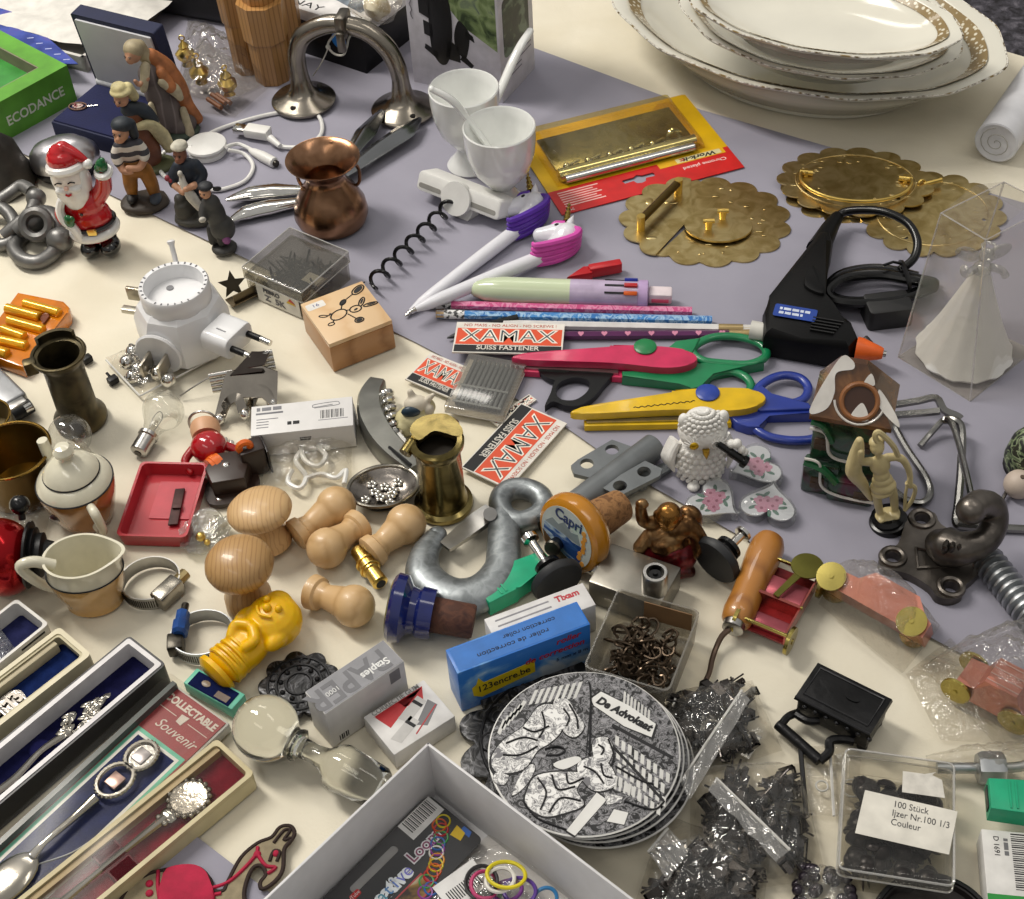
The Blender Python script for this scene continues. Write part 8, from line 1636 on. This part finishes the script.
# ---------------------------------------------------------------- embroidered pony
def hz(x, y, z=.3): p = P(110+x/4.876, 760+y/4.876, z); return (p.x, p.y)
t = thing('embroidered_pony', 'flat embroidered grey pony with crimson velvet saddle at the front edge', 'soft ornament', I4)
TAU = mat('8d8168', .9, 0, .1, 200, .3, 600); DKT = mat('2a1a14', .85); CRI = mat('a80d38', .8, 0, .12, 120, .3, 400)
bodyp = [(30, 760), (60, 678), (100, 620), (170, 570), (240, 545), (370, 525), (440, 535), (490, 590), (505, 640), (555, 640), (575, 600), (640, 480), (720, 410), (790, 380), (830, 332), (880, 326), (900, 362), (880, 400), (850, 440), (842, 540), (800, 600), (745, 632), (735, 600), (762, 560), (740, 520), (700, 528), (668, 590), (655, 678), (690, 800), (400, 860), (100, 840)]
pp = cr2([hz(*p) for p in bodyp], 4); part('body', MB().prism(pp, .08, .4), TAU, t); part('outline', MB().tube([V((x, y, .36)) for x, y in pp], .12, 6, True), DKT, t, 'dark stitched outline')
part('saddle', MB().prism(cr2([hz(*p) for p in [(255, 720), (262, 580), (290, 540), (370, 523), (440, 533), (488, 588), (500, 720)]], 5), .35, .62, bev=.1), CRI, t, 'crimson velvet saddle')
m = MB()
for pts in ([(500, 630), (580, 600), (660, 530), (715, 465), (722, 430)], [(500, 665), (545, 655)], [(722, 465), (760, 520), (810, 530), (770, 560)], [(238, 545), (236, 620), (250, 720)]): m.tube([V((*hz(*p), .43)) for p in [(q.x, q.y) for q in cr(pts, 4)]], .1, 6)
part('bridle', m, CRI, t, 'crimson bridle'); m = MB()
for x, y in ((195, 608), (195, 655), (812, 460), (720, 465)): c = hz(x, y); m.ball((*c, .42), (.2, .2, .12), 10, 6)
part('bead', m, CRI, t)
for pts in ([(270, 545), (268, 620), (285, 720)], [(800, 410), (850, 350), (880, 350), (850, 395), (885, 385)], [(780, 500), (800, 450), (830, 455), (815, 500)]): part('stitching', MB().tube([V((*hz(*p), .43)) for p in [(q.x, q.y) for q in cr(pts, 4)]], .09, 6), DKT, t)

# ---------------------------------------------------------------- white tray with loom bands
HT = 4.7; a, b = P(428, 742, HT), P(262, 900, HT); x = (b-a).normalized(); y = V((0, 0, 1)).cross(x); c = a.copy(); c.z = 0
MT = Mx.Translation(c) @ Mx((x, y, V((0, 0, 1)))).transposed().to_4x4(); LT, WT = 15, 15
t = thing('cardboard_tray', 'open white cardboard tray at the front edge holding a loom kit', 'tray', MT); TW = mat('cfcecf', .45, 0, .03)
part('floor_panel', MB().box(.05, .05, .02, LT, WT, .12), TW, t)
for bx in ((0, 0, 0, LT, .14, HT), (0, 0, 0, .14, WT, HT), (LT-.14, 0, 0, LT, WT, HT), (0, WT-.14, 0, LT, WT, HT)): part('side_panel', MB().box(*bx, .03), TW, t)
TI = (MT).inverted()
def lt(px, py, z): return TI @ P(px, py, z)
zc = .95
KM, KL = AX(P(335, 884, zc), P(429, 795, zc)), (P(335, 884, zc)-P(429, 795, zc)).length
KM = AX(P(429, 795, zc), P(335, 884, zc)); Kw = (P(498, 825, zc)-P(429, 795, zc)).length
KM = Mx.Translation(P(429, 795, zc)) @ Mx((x, y, V((0, 0, 1)))).transposed().to_4x4() @ RX(-4)
t = thing('loom_kit', 'black hanging card printed Creative Loom with coloured bands in the tray', 'craft kit', KM)
hole = rrect(3.1, .55, 6.2, 1.0, .2)
part('header_card', MB().prism(rrect(0, 0, 10, 3.7, .3), 0, .06, [hole]), pat([(.3, '101012'), (.7, '4e4e50')], 4, 1, 0, 'noise', .25, coat=.4, name='black_card'), t); part('hang_hole', MB().prism(rrect(3.1, .55, 6.2, 1.0, .2), -.03, .0), mat('8f8e8d', .5), t)
bz = .062
part('barcode_label', MB().prism([(.1, .05), (2.3, .05), (2.3, 1.15), (.1, 1.15)], .06, bz), mat('d5d4d2', .5), t); m = MB()
for i in range(18): m.box(.3+i*.1, .1, bz, .3+i*.1+(.03, .06)[i % 2], .85, bz+.004)
part('barcode', m, INK, t); RB_ = RZ(180)
txt(t, 'Loom', .85, T3(2.2, 1.75, .075) @ RB_, mat('d8d6da', .4), bold=.07); txt(t, 'Loom', .85, T3(2.2, 1.75, .085) @ RB_, mat('7c2a56', .4))
txt(t, 'Creative', .95, T3(5.2, 2.05, .075) @ RB_, mat('dfe4e8', .4), bold=.08)
for i, (ch, cc) in enumerate(zip('Creative', ('6f9a2a', '4f9a4a', '3f8f6a', '3f8aa0', '4a80b8', '5a78c0', '6a70c0', '7a78c8'))): txt(t, ch, .9, T3(6.75-i*.44, 2.05, .085) @ RB_, mat(cc, .4))
part('photo', MB().box(3.3, 2.6, .06, 5.4, 3.6, .07), mat('a8333a', .4), t); part('photo_picture', MB().box(3.4, 2.68, .07, 5.3, 3.52, .074), pat([(.35, '2a1a12'), (.5, '8a6a30'), (.58, 'c9c2b0'), (.66, '3a5a34')], 90, 3, .5, 'noise', .3), t)
txt(t, 'You', .36, T3(6.75, 1.05, .075) @ RB_, mat('d5d5d5', .4)); part('logo_badge', MB().prism(rrect(5.9, .88, 6.5, 1.2, .1), .06, .07), mat('b3201f', .4), t); txt(t, 'Tube', .26, T3(6.2, 1.04, .075) @ RB_, mat('d8d0d0', .4))
txt(t, 'You can share on', .3, T3(8.6, .7, .075) @ RB_, mat('b8b8ba', .4)); txt(t, 'ITEM NO: S-4', .32, T3(8.6, 1.1, .075) @ RB_, mat('b8b8ba', .4))
for i, cc in enumerate(('d36a1a', 'd0b020', '3f9a3a', '2a6a8a')): part('colour_block', MB().box(7.0+i*.35, 1.5, .06, 7.35+i*.35, 2.0, .07), mat(cc, .4), t)
r = random.Random(12); cols = ['c9b81c', 'c8541e', 'b3202c', '3f8f4a', '2f62a8', '8a3a90', 'd9d6cf', 'd38a1a']
for i in range(14): part('printed_band', MB().torus((.6+.28*i*.9+r.uniform(-.1, .1), 1.5+.16*i+r.uniform(-.15, .15), .075), .34, .05, n=18, k=5), mat(cols[i % 8], .4), t)
part('logo', MB().prism([(.3, 2.2), (.9, 2.3), (.8, 2.9), (.35, 2.8)], .06, .08), mat('d3b01c', .4), t); part('logo', MB().prism([(.1, 2.5), (.4, 2.5), (.4, 3.1), (.1, 3.0)], .06, .075), mat('2a5aa8', .4), t)
tb = thing('loom_bag', 'clear bag of loom bands hanging from the black card', 'bag', I4); q_ = [P(*p, .2) for p in ((400, 930), (600, 930), (560, 862), (500, 826))]; bag(tb, [P(390, 920, .2), P(575, 935, .2), P(585, 905, .2), P(500, 826, .2)], .7, FILM, 71, z0=.25, rough=.4)
part('barcode_label', MB().prism([(0, 0), (2.4, 0), (2.4, 1.6), (0, 1.6)], 0, .03, M=AX(P(452, 912, .9), P(482, 890, .9))), mat('d5d4d2', .5), tb); m = MB(); MM = AX(P(452, 912, .9), P(482, 890, .9))
for i in range(14): m.box(.3+i*.13, .25, .03, .36+i*.13, .95, .035, M=MM)
part('barcode', m, INK, tb)
for i, (px, py, R_, cc, lb) in enumerate(((506, 876, .92, 'd8c81e', 'yellow band uppermost in the clear loom bag'), (500, 881, .72, 'dddad2', 'white band lying inside the yellow one'), (484, 886, .75, 'b53a6a', 'pink band beside the barcode label'), (482, 883, .9, '1c1a1c', 'black band around the pink one'), (520, 892, .8, '5a3a90', 'purple band to the right in the loom bag'), (508, 892, .7, '7a3a8a', 'violet band under the yellow one'), (545, 900, .6, '2f7ab0', 'blue band at the bottom of the loom bag'), (490, 893, .6, '3f8f4a', 'green band at the bottom of the loom bag'))):
    single('loom_band', lb, 'rubber band', A(px, py, .5+.12*(8-i), i*37, 12*(i % 3-1), 8), MB().torus((0, 0, .1), R_, .1, n=28, k=7, sy=.85), mat(cc, .4), 'loom bands in the tray')
# ---------------------------------------------------------------- bags with dark metal fittings
DF = mat('221f1f', .3, .4, .3, 60, .1, spec=.4); DF2 = mat('4d4947', .2, .8, .2)
def mk_fit(t):
    part('plate', MB().box(-.6, -.22, 0, .6, .22, .09, .03), DF, t); part('clip', MB().box(-.6, -.2, 0, -.5, .2, .5).box(-.6, -.2, .42, .1, .2, .5).box(.25, -.12, .09, .7, .12, .3), DF2, t); part('pin', MB().cyl((-.7, .33, .2), (.9, .36, .25), .05, n=6), DF2, t)
def in_quad(qs, u, v): return (qs[0]*(1-u)+qs[1]*u)*(1-v)+(qs[3]*(1-u)+qs[2]*u)*v
fit0 = fit1 = None
FBG = clear('f0eeea', .1, .1, 1.1, .8, 70, .22)
def fit_bag(label, clabel, pxs, n, h, seed, film=FBG, z0=.1):
    global fit0
    qs = [P(*p) for p in pxs]; t = thing('zip_bag', label, 'bag', I4); bag(t, qs, h, film, seed, z0=z0, rough=.5); r = random.Random(seed)
    for i in range(n):
        u, v = r.uniform(.15, .85), r.uniform(.15, .85); p = in_quad(qs, u, v); e = (16*u*(1-u)*v*(1-v))**.6
        M = T3(p.x, p.y, z0+.1+r.random()*h*.5*e) @ RZ(r.uniform(0, 360)) @ RX(r.uniform(-50, 50)) @ RY(r.uniform(-30, 30)) @ Mx.Scale(r.uniform(.95, 1.25), 4)
        if fit0 is None: fit0 = thing('metal_fitting', clabel, 'fitting', M, clabel.split(' ', 1)[1]); mk_fit(fit0)
        elif i % 6 == 3:
            k = clabel.replace('dark metal fitting', 'shiny metal clip'); global fit1
            if fit1 is None: fit1 = thing('metal_clip', k, 'fitting', M, k.split(' ', 1)[1]); part('plate', MB().box(-.65, -.2, 0, .65, .2, .06, .02), CHROME, fit1); part('tab', MB().box(.3, -.2, 0, .4, .2, .45).box(-.65, -.2, .0, -.55, .2, .3), CHROME, fit1)
            else: dup(fit1, M, k, k.split(' ', 1)[1])
        else: dup(fit0, M, clabel, clabel.split(' ', 1)[1])
    return t
tA = fit_bag('clear zip bag of dark metal fittings between coasters and iron chest', 'dark metal fitting in the zip bag behind the others', [(668, 790), (782, 752), (752, 682), (652, 700)], 66, 1.9, 81)
tB = fit_bag('clear zip bag of dark metal fittings in the middle, under its folded lip', 'dark metal fitting in the middle zip bag', [(690, 900), (826, 880), (800, 765), (690, 770)], 74, 2.1, 82)
tC = fit_bag('clear zip bag of dark metal fittings nearest the coasters at the front', 'dark metal fitting in the frontmost zip bag', [(628, 925), (760, 930), (770, 860), (664, 815)], 66, 1.7, 83)
LIP = clear('dedcd8', .3, .14, .9, .5, 90, .5)
def lip(t, pts, z, w):
    a = [P(*p, z) for p in pts]; part('zip_lip', MB().grid(lambda u, v: tuple(in_quad(a, u, v)+V((0, 0, .25*NZ.noise((u*6, v*2, w))))), 20, 6), LIP, t, 'translucent zip strip', sm=180); part('zip_line', MB().tube([a[0], a[1]], .07, 5), mat('c9c7c2', .4), t)
lip(tA, [(742, 690), (680, 782), (690, 800), (750, 700)], 2.3, 3); lip(tB, [(716, 778), (790, 850), (776, 862), (708, 790)], 2.6, 5); lip(tC, [(648, 852), (668, 828), (690, 850), (668, 880)], 2.0, 7)
t = thing('zip_bag', 'flat empty zip bag with black line between iron chest and tack box', 'bag', I4); bag(t, [P(806, 816), P(856, 818), P(862, 746), P(800, 748)], .12, FILM, 85, z0=.06, rough=.3)
a = [P(800, 747, .3), P(806, 816, .3)]; part('black_line', MB().tube([v+V((0, 0, .12)) for v in a], .13, 6), INK, t, 'black edge line'); part('hole', MB().torus(P(822, 786, .25), .3, .05, n=18, k=5), mat('c0beb8', .4), t); part('zip_line', MB().tube([P(830, 748, .25), P(834, 816, .25)], .08, 5), mat('cfcdc8', .4), t); part('hole', MB().torus(P(852, 788, .25), .5, .05, n=18, k=5), mat('c0beb8', .4), t)
t = thing('zip_bag', 'small clear bag of dark violet beads at the front edge', 'bag', I4); bag(t, [P(786, 930), P(868, 930), P(846, 872), P(796, 868)], 1.4, FILM, 86, rough=.5)
r = random.Random(5); bm_ = mat('2e2630', .2, .4, .2); b0 = None
for i in range(34):
    p = in_quad([P(790, 925), P(860, 925), P(842, 876), P(800, 874)], r.random(), r.random()); M = T3(p.x, p.y, .2+r.random()*.9)
    if b0 is None: b0 = single('bead', 'dark violet bead in the small clear bag at the front', 'bead', M, MB().ball((0, 0, 0), (.32, .3, .28), 12, 8), bm_, 'dark violet beads')
    else: dup(b0, M)
# ---------------------------------------------------------------- box of tacks
zt = 2.1
M, L, W = Q((838, 868), (953, 886), (864, 749.5), zt, 0); L = (L+(P(976, 772.6, zt)-P(864, 749.5, zt)).length)/2
t = thing('tack_box', 'clear plastic box of dark tacks with typed white label', 'box', M); BXC = clear('f6f5f2', .04, .06, .9, 0, 100, .3)
r_ = lambda i, z: [(x, y, z) for x, y in rrect(i, i, L-i, W-i, .3, 3)]
part('tray', MB().loft([r_(.12, 0), r_(.05, zt-.5), r_(.18, zt-.5), r_(.22, .1)], cap=False).box(.15, .15, .02, L-.15, W-.15, .1), BXC, t); part('lid', MB().loft([r_(0, zt-.7), r_(0, zt-.12), r_(.12, zt), r_(.3, zt)]), BXC, t, 'clear lid'); part('lid_edge', MB().tube([V(p) for p in r_(.03, zt-.08)], .06, 5, True).tube([V(p) for p in r_(.0, zt-.7)], .05, 5, True), clear('faf9f6', .45, .08, 1, 0, 100, .4), t)
TI = M.inverted()
def tb_(px, py): v = TI @ P(px, py, zt+.02); return (v.x, v.y)
lb = [tb_(*p) for p in ((855, 833), (949, 854.7), (957.6, 811.5), (865, 790))]; part('label', MB().prism(lb, zt+.005, zt+.025), mat('d9d5ca', .6), t, 'white typed label'); part('torn_label', MB().prism([tb_(*p) for p in ((902, 792), (945, 798), (942, 780), (932, 775), (936, 772), (925, 774), (903, 771))], zt+.005, zt+.02), mat('cfcbc2', .7, 0, .1, 200), t)
a, b = V(lb[0]), V(lb[1]); an = math.degrees(atan2(b.y-a.y, b.x-a.x)); ux = (b-a).normalized(); uy = V((-ux.y, ux.x)); lh = (V(lb[3])-a).dot(uy)
for i, s_ in enumerate(('100 Stück', 'Ijzer Nr.100 1/3', 'Couleur')): p = a+ux*1.55+uy*(lh-.42-.5*i); txt(t, s_, .5, T3(p.x, p.y, zt+.03) @ RZ(an), mat('3a3a3c', .6), align='LEFT', sx=.84)
TK = mat('1a1211', .3, .4, .2, spec=.4)
def mk_tack(t):
    part('head', MB().lathe([(.02, .0), (.5, -.05), (.52, .02), (.42, .2), (.2, .31), (.02, .34)], 16), TK, t); part('shank', MB().rod((0, 0, 0), (0, 0, -1.0), [(.07, 0), (.06, .8), (.01, 1)], 6), mat('3a3432', .3, .8), t)
pile(mk_tack, 100, 'dark domed tack among many in the labelled clear box', 'tack', 'upholstery_tack', M, .7, .65, L-.7, W-1.3, .55, 1.35, 'dark tacks in the labelled box', 6, 80)
# ---------------------------------------------------------------- right front corner
usb('second green plastic adapter at the right edge on the barcode carton', (985, 806), (1046, 812), 1.3)
M, L, W = Q((988, 905), (1060, 912), (975, 828), 1.4, 0)
t = thing('barcode_carton', 'white and green carton with barcode at the right front corner', 'carton', M); part('carton', MB().box(0, -2, 0, L+2, W, 1.4, .06), mat('d3d1cd', .5), t); part('green_band', MB().box(.02, -2, 1.4, L+2, .6, 1.41), mat('1f8a35', .45), t)
m = MB()
for i in range(26): m.box(L*.42, .9+i*.115, 1.4, L*.8, .9+i*.115+(.04, .07, .05)[i % 3], 1.41)
part('barcode', m, INK, t); txt(t, 'D 1691', .36, T3(L*.2, W*.78, 1.41) @ RZ(-90), INK); bars(t, T3(L*.34, W*.78, 1.405) @ RZ(-90), 1, .9, .2, mat('6a6a6c', .5))
t = thing('brake_valve', 'zinc pipe connector with rod in the clear bag at the right edge', 'fitting', AX(P(945, 768, .8), P(1035, 768, .8))); part('hub', MB().rod((1.6, 0, 0), (2.9, 0, 0), [(.75, 0), (.85, .15), (.85, .85), (.75, 1)], 8), ZINC, t); part('rod', MB().tube(cr([(2.8, 0, 0), (3.8, .1, 0), (4.6, .4, .1), (5.4, .5, .1)]), .26, 10), ZINC, t); part('rod', MB().cyl((-.4, 0, 0), (1.6, 0, 0), .28, n=12), ZINC, t)
tb = thing('zip_bag', 'clear bag around the zinc connector beside the tack box', 'bag', I4); bag(tb, [P(930, 778), P(1050, 800), P(1060, 742), P(925, 758)], 1.4, FILM, 91, rough=.6)
t = thing('black_lid', 'round black lid with raised rim cut off by the front edge', 'lid', A(932, 940)); part('disc', MB().lathe([(.05, 0), (2.8, 0), (2.95, .3), (2.95, .9), (2.8, 1.0), (2.6, .9), (2.5, .6), (.05, .6)], 48), mat('1c1817', .4, spec=.35), t); part('rim', MB().torus((0, 0, .95), 2.8, .14, n=48), BLACKG, t)
# ================================================================ sub-parts: hang details under the part they belong to
RULES = (('lettering', 'brand_panel label white_label tag_logo printed_scene header_card card lid carton grey_panel torn_label crest banner'), ('barcode', 'barcode_label carton'), ('small_print printed_logo printed_size side_print', 'sticker card carton'),
 ('eye nose mouth beak eye_ring beard', 'head body'), ('lens', 'telescope'), ('socket_core', 'socket'), ('pin_tip', 'plug_pin'), ('nozzle_tip', 'nozzle'), ('scale_mark socket_hole', 'socket_collar'), ('plug_slot', 'euro_plug'), ('brand_panel', 'brand_strip'),
 ('lid_line', 'lid'), ('hat_trim', 'hat'), ('buckle button', 'belt coat'), ('lid_edge torn_label', 'lid'), ('gold_panel motif', 'navy_panel'), ('navy_panel', 'card'), ('painted_sea painted_rock painted_fruit painted_bank', 'painted_scene'), ('leaf_print rose_print', 'picture'),
 ('rose_heart', 'rose_print'), ('connector', 'usb_plug'), ('plug_tip', 'plug'), ('grip_disc grip_slot', 'grip'), ('slider', 'slot'), ('cap_band', 'cap'), ('rail', 'side'), ('contact', 'cap'), ('hinge', 'body'), ('rivet screw', 'housing'), ('band_slot', 'band'), ('screw_boss', 'plate'), ('ridge', 'hook'),
 ('lining', 'body'), ('ferrule_ring', 'ferrule'), ('trigger cooling_rib sticker', 'body'), ('photo_picture', 'photo'), ('logo_badge', 'header_card'), ('shelf_edge', 'shelf_books'), ('stitching bead bridle', 'body'), ('card_line card_crest', 'card'), ('handle_rivet', 'handle'), ('spot nostril', 'body'), ('window snow_line eave_glaze', 'walls'), ('candle_well', 'candle_opening'), ('snow', 'roof'), ('opening_shade', 'opening'), ('body_fold face', 'body'))
for root in [o for o in bpy.data.objects if o.parent is None and o.type == 'EMPTY']:
    ks = kids(root); by = {}
    for k in ks: by.setdefault(k.name.split('.')[0], []).append(k)
    moved = set()
    for names, cands in RULES:
        for nm in names.split():
            for i, c in enumerate(by.get(nm, ())):
                for cd in cands.split():
                    tg = [x for x in by.get(cd, ()) if x not in moved and x is not c]
                    if tg and not c.children:
                        c.parent = tg[min(i, len(tg)-1)]; moved.add(c); break
